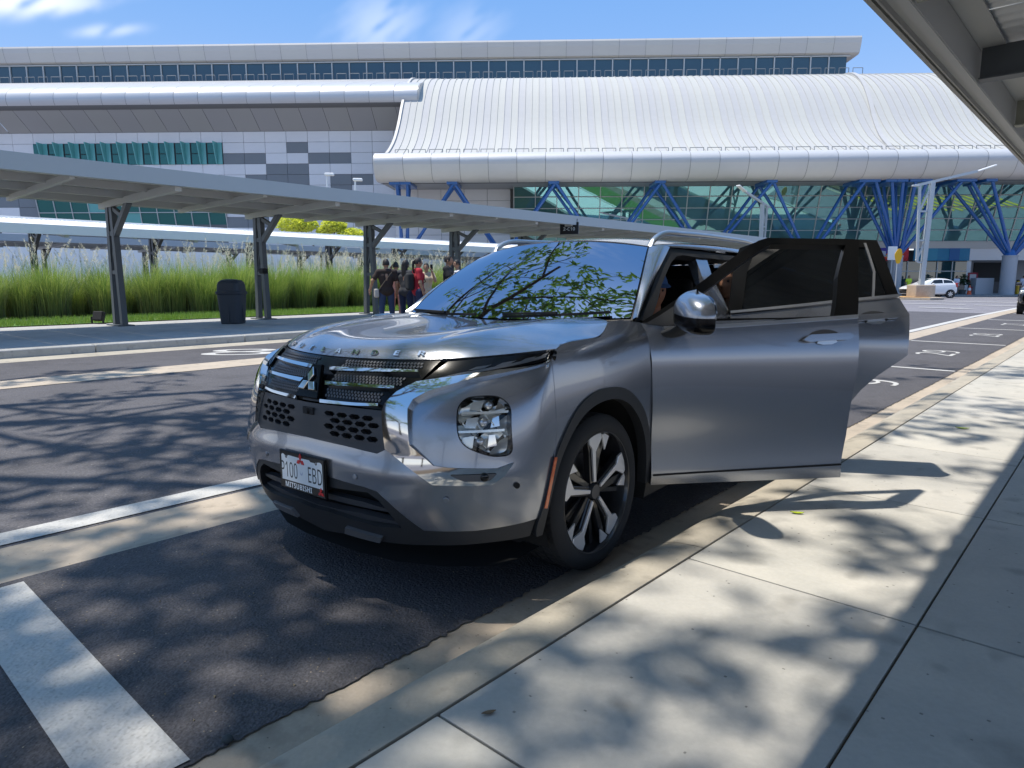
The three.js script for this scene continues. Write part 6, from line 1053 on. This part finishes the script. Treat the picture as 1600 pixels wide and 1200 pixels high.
const strap = (pts, w, m) => { const c = new THREE.CatmullRomCurve3(pts.map((p) => new THREE.Vector3(...p)), true); const g = gridGeo(60, 1, (u, v) => { const p = c.getPoint(u % 1); return [p.x, p.y + (v - 0.5) * w, p.z]; }); const m2 = m.clone(); m2.side = THREE.DoubleSide; return [g, m2]; };
{
  const p1 = at(606, 17.2), p2 = at(636, 17.4), p3 = at(655, 16.9), p4 = at(702, 17.0), p0 = at(621, 19.5), p5 = at(668, 19.0);
  const away = 0.7324 + Math.PI;
  person('man in a dark brown shirt and blue jeans seen from behind with a shoulder bag', p1, away + 0.25, { height: 1.72, top: cloth([0.035, 0.022, 0.018]), o: { elL: [0.34, 1.18, -0.02], wrL: [0.40, 0.95, 0.10], anL: [0.16, 0.085, -0.10], anR: [-0.15, 0.085, 0.06], knL: [0.13, 0.49, 0], knR: [-0.12, 0.49, 0.05] }, extra: (t) => { const [g, m] = strap([[-0.17, 1.44, -0.04], [-0.05, 1.30, -0.135], [0.12, 1.08, -0.14], [0.2, 0.95, -0.03], [0.1, 1.1, 0.13], [-0.08, 1.32, 0.13]], 0.03, cloth([0.28, 0.2, 0.13])); part(t, 'bag_strap', g, m); part(t, 'bag', rbx(0.12, 0.22, 0.26, 0.04, 0.25, 0.88, 0.02), cloth([0.45, 0.42, 0.38])); } });
  person('woman with long black hair in a dark grey top and navy jeans', p2, away - 0.5, { height: 1.70, woman: true, hair: 'long', top: cloth([0.045, 0.048, 0.055]), legs: cloth([0.02, 0.03, 0.07]), wide: 1.08 });
  person('woman in a red T-shirt with black rucksack and hair tied back', p3, away - 1.15, { height: 1.74, woman: true, hair: 'tail', top: cloth([0.36, 0.015, 0.03]), legs: cloth([0.02, 0.028, 0.075]), wide: 1.12, extra: (t) => { part(t, 'rucksack', rbx(0.30, 0.42, 0.17, 0.07, 0, 1.15, -0.21), cloth([0.015, 0.017, 0.02])); for (const s of [-1, 1]) part(t, 'rucksack_strap', merge([bar([s * 0.11, 1.42, -0.12], [s * 0.12, 1.45, 0.02], 0.04, 0.015), bar([s * 0.12, 1.45, 0.02], [s * 0.14, 1.15, 0.14], 0.04, 0.015), bar([s * 0.14, 1.15, 0.14], [s * 0.15, 0.98, -0.1], 0.03, 0.012)]), cloth([0.015, 0.017, 0.02])); } });
  person('person in a salmon pink top and trousers half hidden behind the woman in grey', p0, away + 0.1, { height: 1.70, woman: true, hair: 'short', top: cloth([0.62, 0.26, 0.18]), legs: cloth([0.60, 0.25, 0.17]), sleeve: 'long', o: { elL: [0.26, 1.30, 0.10], wrL: [0.15, 1.55, 0.12] } });
  person('person behind the woman in red raising a hand with a phone', p5, 0.7, { height: 1.66, woman: true, hair: 'short', top: cloth([0.45, 0.36, 0.26]), legs: cloth([0.1, 0.1, 0.12]), o: { elL: [0.27, 1.22, 0.15], wrL: [0.20, 1.46, 0.22] }, extra: (t) => part(t, 'phone', rbx(0.075, 0.15, 0.01, 0.004, 0.18, 1.60, 0.23), MAT.trim) });
  const hold = { elL: [0.27, 1.14, 0.10], wrL: [0.05, 1.12, 0.30], elR: [-0.27, 1.14, 0.10], wrR: [-0.05, 1.05, 0.30] };
  person('man in a black polo shirt carrying a child in a striped shirt', p4, 0.7324 + 1.45, { height: 1.80, top: cloth([0.014, 0.014, 0.017]), legs: cloth([0.02, 0.02, 0.025]), o: hold });
  // the carried child: a person of its own, sitting on the man's forearms
  {
    const q = at(716, 16.75), stripes = new THREE.MeshStandardMaterial({ roughness: 0.85, map: tex(128, (u, v) => ((v * 1) % 0.25 < 0.07 ? [0.10, 0.16, 0.34] : [0.80, 0.81, 0.83])) });
    const c = thing('person', 'small child in a white shirt with blue stripes held by the man', 'person', [q[0], 0.15 + 1.05, q[1]], 0.7324 - 1.2);
    const sk = [[[0, 0.08, 0], [0, 0.36, 0], 0.06, 0.05], [[0, 0.36, 0], [0, 0.47, 0.01], 0.036, 0.036], [[0.1, 0.33, 0], [0.15, 0.2, 0.06], 0.033, 0.028], [[0.15, 0.2, 0.06], [0.10, 0.15, 0.17], 0.028, 0.02], [[-0.1, 0.33, 0], [-0.15, 0.2, 0.06], 0.033, 0.028], [[-0.15, 0.2, 0.06], [-0.10, 0.17, 0.17], 0.028, 0.02], [[0.07, 0, 0.2], [0.08, -0.22, 0.22], 0.042, 0.032], [[-0.07, 0, 0.2], [-0.08, -0.22, 0.22], 0.042, 0.032], ...fingers([0.10, 0.15, 0.17], [-0.2, -0.2, 1], [-1, 0, 0.2], 0.6, 0.5), ...fingers([-0.10, 0.17, 0.17], [0.2, -0.2, 1], [1, 0, 0.2], 0.6, 0.5)];
    const H = new THREE.Matrix4().makeScale(0.84, 0.84, 0.84).setPosition(0, 0.53, 0.015);
    part(c, 'body', merge([field(sk, 0.011), headGeo().applyMatrix4(H), ear(1).applyMatrix4(H), ear(-1).applyMatrix4(H)]), skinMat); for (const e of eyes()) part(c, 'eye', e.applyMatrix4(H), eyeMat); part(c, 'hair', hairCap('short').applyMatrix4(H), hairMat);
    const top = field([[[-0.03, 0.06, 0], [0.03, 0.06, 0], 0.095, 0.095], [[0, 0.08, 0], [0, 0.3, 0], 0.095, 0.09], [[-0.1, 0.33, 0], [0.1, 0.33, 0], 0.05, 0.05], [[0.1, 0.33, 0], [0.135, 0.24, 0.03], 0.05, 0.046], [[-0.1, 0.33, 0], [-0.135, 0.24, 0.03], 0.05, 0.046]], 0.012); const P = top.attributes.position, U = new Float32Array(P.count * 2); for (let i = 0; i < P.count; i++) { U[2 * i] = P.getX(i); U[2 * i + 1] = P.getY(i) * 3.2; } top.setAttribute('uv', new THREE.BufferAttribute(U, 2)); part(c, 'top', top, stripes);
    part(c, 'trousers', field([[[-0.04, 0.0, 0], [0.04, 0.0, 0], 0.085, 0.085], [[0.06, 0, 0], [0.07, 0.0, 0.2], 0.066, 0.05], [[-0.06, 0, 0], [-0.07, 0.0, 0.2], 0.066, 0.05], [[0.07, 0, 0.2], [0.08, -0.14, 0.21], 0.05, 0.045], [[-0.07, 0, 0.2], [-0.08, -0.14, 0.21], 0.05, 0.045]], 0.012), cloth([0.25, 0.33, 0.5]));
  }
  // dark suitcase heap in front of the man
  const sp = at(690, 16.6), lug = thing('suitcase', 'black soft suitcases standing in front of the waiting people', 'luggage', [sp[0], 0.15, sp[1]], 0.5); part(lug, 'case_body', rbx(0.62, 0.78, 0.34, 0.07, 0, 0.45, 0), cloth([0.012, 0.012, 0.014])); part(lug, 'case_handle', merge([rod([-0.14, 0.82, -0.1], [-0.14, 1.0, -0.1], 0.012), rod([0.14, 0.82, -0.1], [0.14, 1.0, -0.1], 0.012), rod([-0.14, 1.0, -0.1], [0.14, 1.0, -0.1], 0.016)]), MAT.metalDark); part(lug, 'case_pocket', rbx(0.46, 0.3, 0.08, 0.03, 0, 0.36, 0.17), cloth([0.016, 0.016, 0.018])); for (const x of [-0.22, 0.22]) part(lug, 'castor', new THREE.CylinderGeometry(0.04, 0.04, 0.03, 14).rotateZ(Math.PI / 2).translate(x, 0.04, 0.1), MAT.trim);
}
// seated people in the car (car axes turned to the world)
{
  const carWorld = (l) => { const v = new THREE.Vector3(...l).applyEuler(new THREE.Euler(0, CAR_YAW, CAR_ROLL, 'YXZ')); return [v.x + CAR_POS[0], v.y, v.z + CAR_POS[2]]; };
  const seated = (label, l, turn, { hair, cap, skin, top, headTurn = 0, headTilt = 0, lean = 0 }) => {
    const w = carWorld(l), t = thing('person', label, 'person', w, CAR_YAW + turn);   // origin: seat under the hips
    const sk = [[[0, 0.1, 0], [0, 0.5, lean], 0.1, 0.09], [[0, 0.5, lean], [0, 0.66, lean + 0.01], 0.052, 0.05], [[0.18, 0.46, lean], [0.23, 0.2, 0.05 + lean], 0.045, 0.038], [[0.23, 0.2, 0.05 + lean], [0.14, 0.14, 0.28], 0.038, 0.026], [[-0.18, 0.46, lean], [-0.23, 0.2, 0.05 + lean], 0.045, 0.038], [[-0.23, 0.2, 0.05 + lean], [-0.14, 0.14, 0.28], 0.038, 0.026], ...fingers([0.14, 0.14, 0.28], [-0.3, -0.2, 1], [-0.2, -1, 0], 1, 0.5), ...fingers([-0.14, 0.14, 0.28], [0.3, -0.2, 1], [0.2, -1, 0], 1, 0.5), [[0.09, 0, 0.05], [0.11, 0.02, 0.45], 0.07, 0.05], [[-0.09, 0, 0.05], [-0.11, 0.02, 0.45], 0.07, 0.05], [[0.11, 0.02, 0.45], [0.12, -0.22, 0.5], 0.05, 0.04], [[-0.11, 0.02, 0.45], [-0.12, -0.22, 0.5], 0.05, 0.04]];
    const H = new THREE.Matrix4().makeRotationFromEuler(new THREE.Euler(headTilt, headTurn, 0)).setPosition(0, 0.74, lean + 0.03), pl = (g) => g.applyMatrix4(H);
    part(t, 'body', merge([field(sk, 0.013), pl(headGeo()), pl(ear(1)), pl(ear(-1))]), skin); for (const e of eyes()) part(t, 'eye', pl(e), eyeMat); part(t, 'hair', pl(hairCap(hair)), hairMat);
    part(t, 'top', field([[[-0.06, 0.05, 0], [0.06, 0.05, 0], 0.13, 0.13], [[0, 0.08, 0], [0, 0.4, lean], 0.13, 0.14], [[0.17, 0.46, lean], [-0.17, 0.46, lean], 0.075, 0.075], [[0.18, 0.46, lean], [0.215, 0.26, lean + 0.03], 0.068, 0.062], [[-0.18, 0.46, lean], [-0.215, 0.26, lean + 0.03], 0.068, 0.062]], 0.016), top);
    part(t, 'trousers', field([[[-0.06, 0.02, 0], [0.06, 0.02, 0], 0.12, 0.12], [[0.09, 0, 0.05], [0.11, 0.02, 0.45], 0.095, 0.07], [[-0.09, 0, 0.05], [-0.11, 0.02, 0.45], 0.095, 0.07], [[0.11, 0.02, 0.45], [0.12, -0.2, 0.5], 0.07, 0.055], [[-0.11, 0.02, 0.45], [-0.12, -0.2, 0.5], 0.07, 0.055]], 0.016), jeans);
    if (cap) part(t, 'cap', pl(merge([gridGeo(32, 10, (u, v) => { const a = u * Math.PI * 2, b = mix(Math.PI / 2, 0.28, v); return [Math.cos(b) * Math.sin(a) * 0.088, Math.sin(b) * 0.132 + 0.006, Math.cos(b) * Math.cos(a) * 0.110]; }), gridGeo(12, 4, (u, v) => { const a = (u - 0.5) * 2.2; return [Math.sin(a) * (0.085 + 0.0 * v), 0.044 - 0.012 * v, Math.cos(a) * 0.105 + v * 0.085 * Math.cos(a)]; })])), cap);
    return t;
  };
  seated('person in the front seat wearing a blue cap, head bowed behind the pillar', [0.52, 0.55, -1.25], 0.5, { hair: 'short', cap: cloth([0.04, 0.10, 0.26]), skin: std([0.30, 0.13, 0.075], 0.6), top: cloth([0.02, 0.022, 0.035]), headTurn: 0.35, headTilt: 0.1 });
  seated('person in the back seat looking out between the open doors', [0.73, 0.60, -1.93], 0.2, { hair: 'short', skin: std([0.30, 0.15, 0.09], 0.6), top: cloth([0.03, 0.025, 0.025]), headTurn: -0.1, headTilt: 0.05 });
}
// ---------- things at the terminal front ----------
{
  const post = thing('bollard', 'yellow bollard left of the blue strut column at the terminal', 'bollard', [-13.6, 0, -63.3]); part(post, 'bollard_post', cyl(0.13, 0.13, 1.25, 18, 0, 0.62, 0), std([0.62, 0.38, 0.02], 0.5)); part(post, 'bollard_band', cyl(0.136, 0.136, 0.16, 18, 0, 1.08, 0), MAT.trim); part(post, 'bollard_cap', new THREE.SphereGeometry(0.13, 16, 8, 0, 7, 0, 1.57).translate(0, 1.25, 0), MAT.trim);
  const place = (t, px, depth, h = 0) => { const p = at(px, depth); t.position.set(p[0], h, p[1]); };
  place(post, 1524, 60); const b2 = copyOf(post, 'yellow bollard right of the blue strut column at the terminal'); place(b2, 1582, 60);
  const cone = thing('traffic_cone', 'orange traffic cone with white band behind the white hatchback', 'cone', [0, 0, 0]); part(cone, 'cone_base', rbx(0.5, 0.06, 0.5, 0.02, 0, 0.03, 0), std([0.6, 0.08, 0.02], 0.6)); part(cone, 'cone_body', new THREE.CylinderGeometry(0.035, 0.19, 0.85, 24).translate(0, 0.48, 0), std([0.65, 0.09, 0.02], 0.55)); part(cone, 'cone_band', new THREE.CylinderGeometry(0.087, 0.128, 0.22, 24).translate(0, 0.58, 0), std([0.75, 0.75, 0.73], 0.5)); place(cone, 1508, 58);
  const sg = thing('standing_sign', 'dark red framed sign board on legs near the shop corner', 'sign', [0, 0, 0], 0.7324); part(sg, 'sign_frame', merge([bx(0.86, 0.14, 0.08, 0, 1.9, 0), bx(0.86, 0.14, 0.08, 0, 1.15, 0), bx(0.14, 0.9, 0.08, -0.36, 1.52, 0), bx(0.14, 0.9, 0.08, 0.36, 1.52, 0)]), std([0.28, 0.02, 0.04], 0.5)); part(sg, 'sign_board', bx(0.6, 0.66, 0.04, 0, 1.52, 0), std([0.5, 0.48, 0.47], 0.6)); for (const x of [-0.3, 0.3]) part(sg, 'sign_leg', bx(0.06, 1.15, 0.06, x, 0.57, 0), MAT.trim); place(sg, 1511, 60.5);
  const st = thing('folding_stool', 'small pinkish red folding stand beneath the framed sign', 'stand', [0, 0, 0], 0.7324); part(st, 'stand_top', rbx(0.8, 0.08, 0.4, 0.02, 0, 0.72, 0), std([0.45, 0.06, 0.12], 0.6)); for (const x of [-0.3, 0.3]) part(st, 'stand_leg', merge([bar([x - 0.15, 0, 0], [x + 0.15, 0.7, 0], 0.05, 0.05, [0, 0, 1]), bar([x + 0.15, 0, 0.06], [x - 0.15, 0.7, 0.06], 0.05, 0.05, [0, 0, 1])]), std([0.4, 0.06, 0.1], 0.6)); place(st, 1517, 60);
  const ys = thing('yellow_sign', 'yellow rounded sign on a post just past the rear door glass', 'sign', [0, 0, 0], 0.7324); part(ys, 'sign_plate', new THREE.ExtrudeGeometry(new THREE.Shape(rounded([[-0.28, 0.15], [-0.1, -0.5], [0.16, -0.5], [0.30, 0.1], [0.2, 0.55], [-0.02, 0.58]], 0.16, 5).map((p) => new THREE.Vector2(...p))), { depth: 0.05, bevelEnabled: false }).translate(0, 3.0, 0), std([0.75, 0.42, 0.01], 0.5)); part(ys, 'sign_post', cyl(0.04, 0.04, 2.6, 10, 0, 1.3, -0.03), M_S.pale); place(ys, 1393, 50);
  const ws = thing('notice_board', 'white notice panel on the strut column behind the rear door', 'sign', [0, 0, 0], 0.7324); part(ws, 'panel_board', rbx(0.75, 1.1, 0.08, 0.02, 0, 3.5, 0), M_S.white); part(ws, 'panel_post', cyl(0.05, 0.05, 3.0, 10, 0, 1.5, 0), M_S.pale); place(ws, 1384, 57);
  // people far away
  const far = (label, px, d, top, legs, extra) => { const p = at(px, d); return person(label, p, 0.9, { height: 1.7, top: cloth(top), legs: cloth(legs), ground: 0.0, extra }); };
  far('distant worker in a yellow green safety vest left of the lamp post', 1413, 57, [0.55, 0.75, 0.05], [0.12, 0.1, 0.08]);
  far('distant person in a pale shirt behind the tail of the white hatchback', 1487, 58.5, [0.55, 0.6, 0.7], [0.08, 0.08, 0.1]);
  far('distant person in a pale top standing at the right edge by the bollard', 1590, 58, [0.45, 0.47, 0.55], [0.2, 0.1, 0.1]);
  const pl = thing('potted_plant', 'dark potted plant beside the shop corner', 'plant', [0, 0, 0]); part(pl, 'pot', cyl(0.3, 0.22, 0.5, 18, 0, 0.25, 0), std([0.08, 0.08, 0.08], 0.7));
  { const r = rng(91), list = []; for (let i = 0; i < 260; i++) { const a = r() * 6.28, b = r() * 1.5, d = 0.25 + r() * 0.4, g = new THREE.PlaneGeometry(0.16, 0.08); g.rotateX(r() * 3); g.rotateY(r() * 6.28); g.translate(Math.cos(a) * d * Math.cos(b), 0.9 + Math.sin(b) * d * 1.5, Math.sin(a) * d * Math.cos(b)); list.push(g); } part(pl, 'foliage', list, std([0.02, 0.05, 0.018], 0.7, 0, { side: THREE.DoubleSide })); } place(pl, 1497, 60);
}
// ---------- shade trees: they stand outside the picture; their crowns dapple the road and show in the windscreen ----------
{
  const bark = new THREE.MeshStandardMaterial({ roughness: 0.95, map: tex(256, (u, v) => { const n = fbm(u, v, 10, 4, 81), s = vnoise(u * 40, v * 8, 40, 82); const k = 0.5 + 0.7 * n * (0.6 + 0.6 * s); return [enc(0.12 * k), enc(0.09 * k), enc(0.065 * k)]; }) });
  const leafM = (c) => phys(c, { roughness: 1, side: THREE.DoubleSide, transmission: 0.5, thickness: 0 });
  const eye = new THREE.Vector3(0, 1.36, 0);
  const clear = (p) => { const d = Math.hypot(p.x, p.z), fwd = (-p.x * 0.6687 - p.z * 0.7435) / Math.max(d, 1e-3); return fwd < 0.45 || p.y > 1.36 + (0.445) * d; };
  function tree(name, label, x, z, seed, { h, limbs, leafN, leafSize, color, trunkR, spread = 1 }) {
    const t = thing(name, label, 'tree', [x, 0, z]), r = rng(seed), wood = [], tips = [];
    const O = new THREE.Vector3(x, 0, z);
    const limb = (a, dir, len, rad, depth) => {
      const pts = [a.clone()], d = dir.clone(); let p = a.clone(); const n = 6;
      for (let k = 0; k < n; k++) { d.x += (r() - 0.5) * 0.30; d.z += (r() - 0.5) * 0.30; d.y += (r() - 0.42) * 0.22 - (depth === 0 ? 0.06 : 0.0); d.normalize(); p = p.clone().addScaledVector(d, len / n); pts.push(p); }
      const ok = pts.every((q) => clear(q.clone().add(O))) || depth < 1;
      if (!ok) return;
      const c = new THREE.CatmullRomCurve3(pts), S = 10, R = depth === 0 ? 9 : 6;
      const fr = c.computeFrenetFrames(S, false), g = gridGeo(R, S, (u, v) => { const q = c.getPointAt(v), i = Math.round(v * S), a2 = u * Math.PI * 2, w = rad * (1 - 0.72 * v); return [q.x + (fr.normals[i].x * Math.cos(a2) + fr.binormals[i].x * Math.sin(a2)) * w, q.y + (fr.normals[i].y * Math.cos(a2) + fr.binormals[i].y * Math.sin(a2)) * w, q.z + (fr.normals[i].z * Math.cos(a2) + fr.binormals[i].z * Math.sin(a2)) * w]; });
      wood.push(g);
      if (depth >= 2) { tips.push([c, len]); return; }
      const kids = depth === 0 ? 7 : 5;
      for (let k = 0; k < kids; k++) { const v = 0.28 + 0.70 * (k + r() * 0.6) / kids, q = c.getPointAt(Math.min(1, v)), tan = c.getTangentAt(Math.min(1, v)); const side = new THREE.Vector3(-tan.z, 0.15 + (r() - 0.4) * 0.5, tan.x).multiplyScalar(k % 2 ? 1 : -1); const nd = tan.clone().multiplyScalar(0.65).add(side.multiplyScalar(0.75)).normalize(); limb(q, nd, len * (0.52 - 0.12 * v) * (0.8 + r() * 0.4), rad * (1 - 0.7 * v) * 0.6, depth + 1); }
      if (depth === 1) tips.push([c, len * 0.8]);
    };
    const trunk = new THREE.CatmullRomCurve3([new THREE.Vector3(0, -0.1, 0), new THREE.Vector3(0.08, h * 0.4, 0.05), new THREE.Vector3(-0.05, h, 0)]);
    wood.push(gridGeo(16, 14, (u, v) => { const q = trunk.getPointAt(v), a = u * Math.PI * 2, w = trunkR * (1.25 - 0.5 * v + 0.5 * Math.exp(-v * 12)) * (1 + 0.06 * Math.sin(a * 5 + v * 3)); return [q.x + Math.cos(a) * w, q.y, q.z - Math.sin(a) * w]; }));
    for (const [az, el, len, at0] of limbs) { const a = az * Math.PI / 180, e = el * Math.PI / 180; limb(trunk.getPointAt(at0 ?? 0.97), new THREE.Vector3(-Math.sin(a) * Math.cos(e), Math.sin(e), -Math.cos(a) * Math.cos(e)), len, trunkR * 0.5, 0); }
    part(t, 'trunk', wood, bark);
    const pos = [], nor = [], q = new THREE.Quaternion(), E = new THREE.Euler(), L = [];
    const per = Math.max(1, Math.round(leafN / Math.max(1, tips.length)));
    for (const [c, len] of tips) for (let k = 0; k < per; k++) {
      const v = 0.15 + 0.9 * r(), p = c.getPointAt(Math.min(1, v)); const j = 0.24; p.x += (r() - 0.5) * 2 * j; p.y += (r() - 0.6) * 1.2 * j; p.z += (r() - 0.5) * 2 * j;
      if (!clear(p.clone().add(O))) continue;
      E.set((r() - 0.5) * 1.6, r() * 6.28, (r() - 0.5) * 1.2); q.setFromEuler(E); const s = leafSize * (0.6 + r() * 0.8);
      const n = new THREE.Vector3(0, 1, 0).applyQuaternion(q);
      const P = [[0, 0, -1], [0.34, 0.05, -0.1], [0, 0.0, 1], [-0.34, 0.05, -0.1]].map(([a, b, d]) => new THREE.Vector3(a * s, b * s, d * s).applyQuaternion(q).add(p));
      for (const i of [0, 2, 1, 0, 3, 2]) { pos.push(P[i].x, P[i].y, P[i].z); nor.push(n.x, n.y, n.z); }
    }
    const g = new THREE.BufferGeometry(); g.setAttribute('position', new THREE.Float32BufferAttribute(pos, 3)); g.setAttribute('normal', new THREE.Float32BufferAttribute(nor, 3));
    part(t, 'crown', g, leafM(color)); return t;
  }
  const green = [0.14, 0.24, 0.035];
  tree('shade_tree', 'large spreading shade tree left of the frame whose crown shows in the windscreen', -11.6, 3.4, 21, { h: 5.6, trunkR: 0.34, leafN: 7000, leafSize: 0.15, color: green, limbs: [[-14, 20, 9.5], [-32, 20, 10], [-52, 24, 8.5], [-80, 30, 5], [-105, 32, 5], [20, 36, 5.5], [120, 34, 5]] });
  tree('shade_tree', 'shade tree behind the camera whose crown dapples the near pavement', -4.0, 5.2, 22, { h: 4.8, trunkR: 0.28, leafN: 2000, leafSize: 0.15, color: green, limbs: [[-22, 36, 6], [22, 36, 6], [-70, 36, 5], [160, 30, 4]] });
  tree('shade_tree', 'shade tree beyond the near canopy whose crown dapples the road by the car', 6.2, -6.5, 23, { h: 6.2, trunkR: 0.32, leafN: 5200, leafSize: 0.14, color: green, limbs: [[75, 28, 9], [50, 30, 9], [105, 30, 8.5], [140, 36, 6], [88, 50, 6.5]] });
  tree('shade_tree', 'shade tree further along the pavement whose crown dapples the numbered bays', 6.0, -17.5, 24, { h: 7.0, trunkR: 0.32, leafN: 6000, leafSize: 0.14, color: green, limbs: [[75, 34, 9], [100, 36, 8], [50, 38, 8], [120, 40, 6]] });
  // more trees behind the camera, mirrored in the paintwork
  const src = scene.children.find((o) => o.name === 'shade_tree_001');
  [[-15.5, 22, 1.2, 'shade tree behind the camera across the road'], [-3.9, 27, 2.4, 'shade tree behind the camera in the middle of the road strip'], [9, 19, 4.1, 'shade tree behind the camera beyond the near pavement'], [-11, 38, 5.2, 'distant shade tree behind the camera across the road'], [5.5, 36, 0.4, 'distant shade tree behind the camera on the pavement side']].forEach(([x, z, a, l]) => { const c = copyOf(src, l); c.position.set(x, 0, z); c.rotation.y = a; c.scale.set(1.1, 0.85, 1.1); });
  // small yellow-green tree seen between the canopies
  {
    const p = at(505, 52), t = thing('young_tree', 'young tree with yellow green crown showing between the two canopies', 'tree', [p[0], 0, p[1]]), r = rng(51), pos = [], nor = [];
    part(t, 'trunk', merge([rod([0, 0, 0], [0.1, 3.4, 0], 0.12, 0.07), rod([0.1, 3.2, 0], [-1.6, 5.3, 0.2], 0.06, 0.03), rod([0.1, 3.3, 0], [1.3, 5.0, 0], 0.06, 0.03), rod([0.1, 3.3, 0], [2.4, 4.4, 0.1], 0.05, 0.02)]), bark);
    for (const [cx, cy, R] of [[-1.9, 5.45, 1.15], [-1.0, 5.35, 0.8], [1.15, 5.3, 0.8], [2.4, 4.6, 0.85], [0.4, 4.9, 0.5]]) for (let i = 0; i < 1500; i++) { const u = r() * 6.28, w = Math.acos(2 * r() - 1), d = R * Math.cbrt(r()), x = cx + Math.sin(w) * Math.cos(u) * d * 1.2, y = cy + Math.cos(w) * d * 0.62, z = Math.sin(w) * Math.sin(u) * d; const s = 0.07 + r() * 0.06, a = r() * 6.28, b = (r() - 0.5) * 2; const dx = Math.cos(a) * s, dz = Math.sin(a) * s; pos.push(x - dx, y - b * s, z - dz, x + dx, y + b * s, z + dz, x - dz, y + s * 0.8, z + dx); for (let k = 0; k < 3; k++) nor.push(0.2, 0.9, 0.2); }
    const g = new THREE.BufferGeometry(); g.setAttribute('position', new THREE.Float32BufferAttribute(pos, 3)); g.computeVertexNormals(); part(t, 'crown', g, leafM([0.62, 0.66, 0.06])); t.rotation.y = 0.7324;
  }
}
shade(scene);
camera.far = 3000; camera.updateProjectionMatrix();
renderer.render(scene, camera);
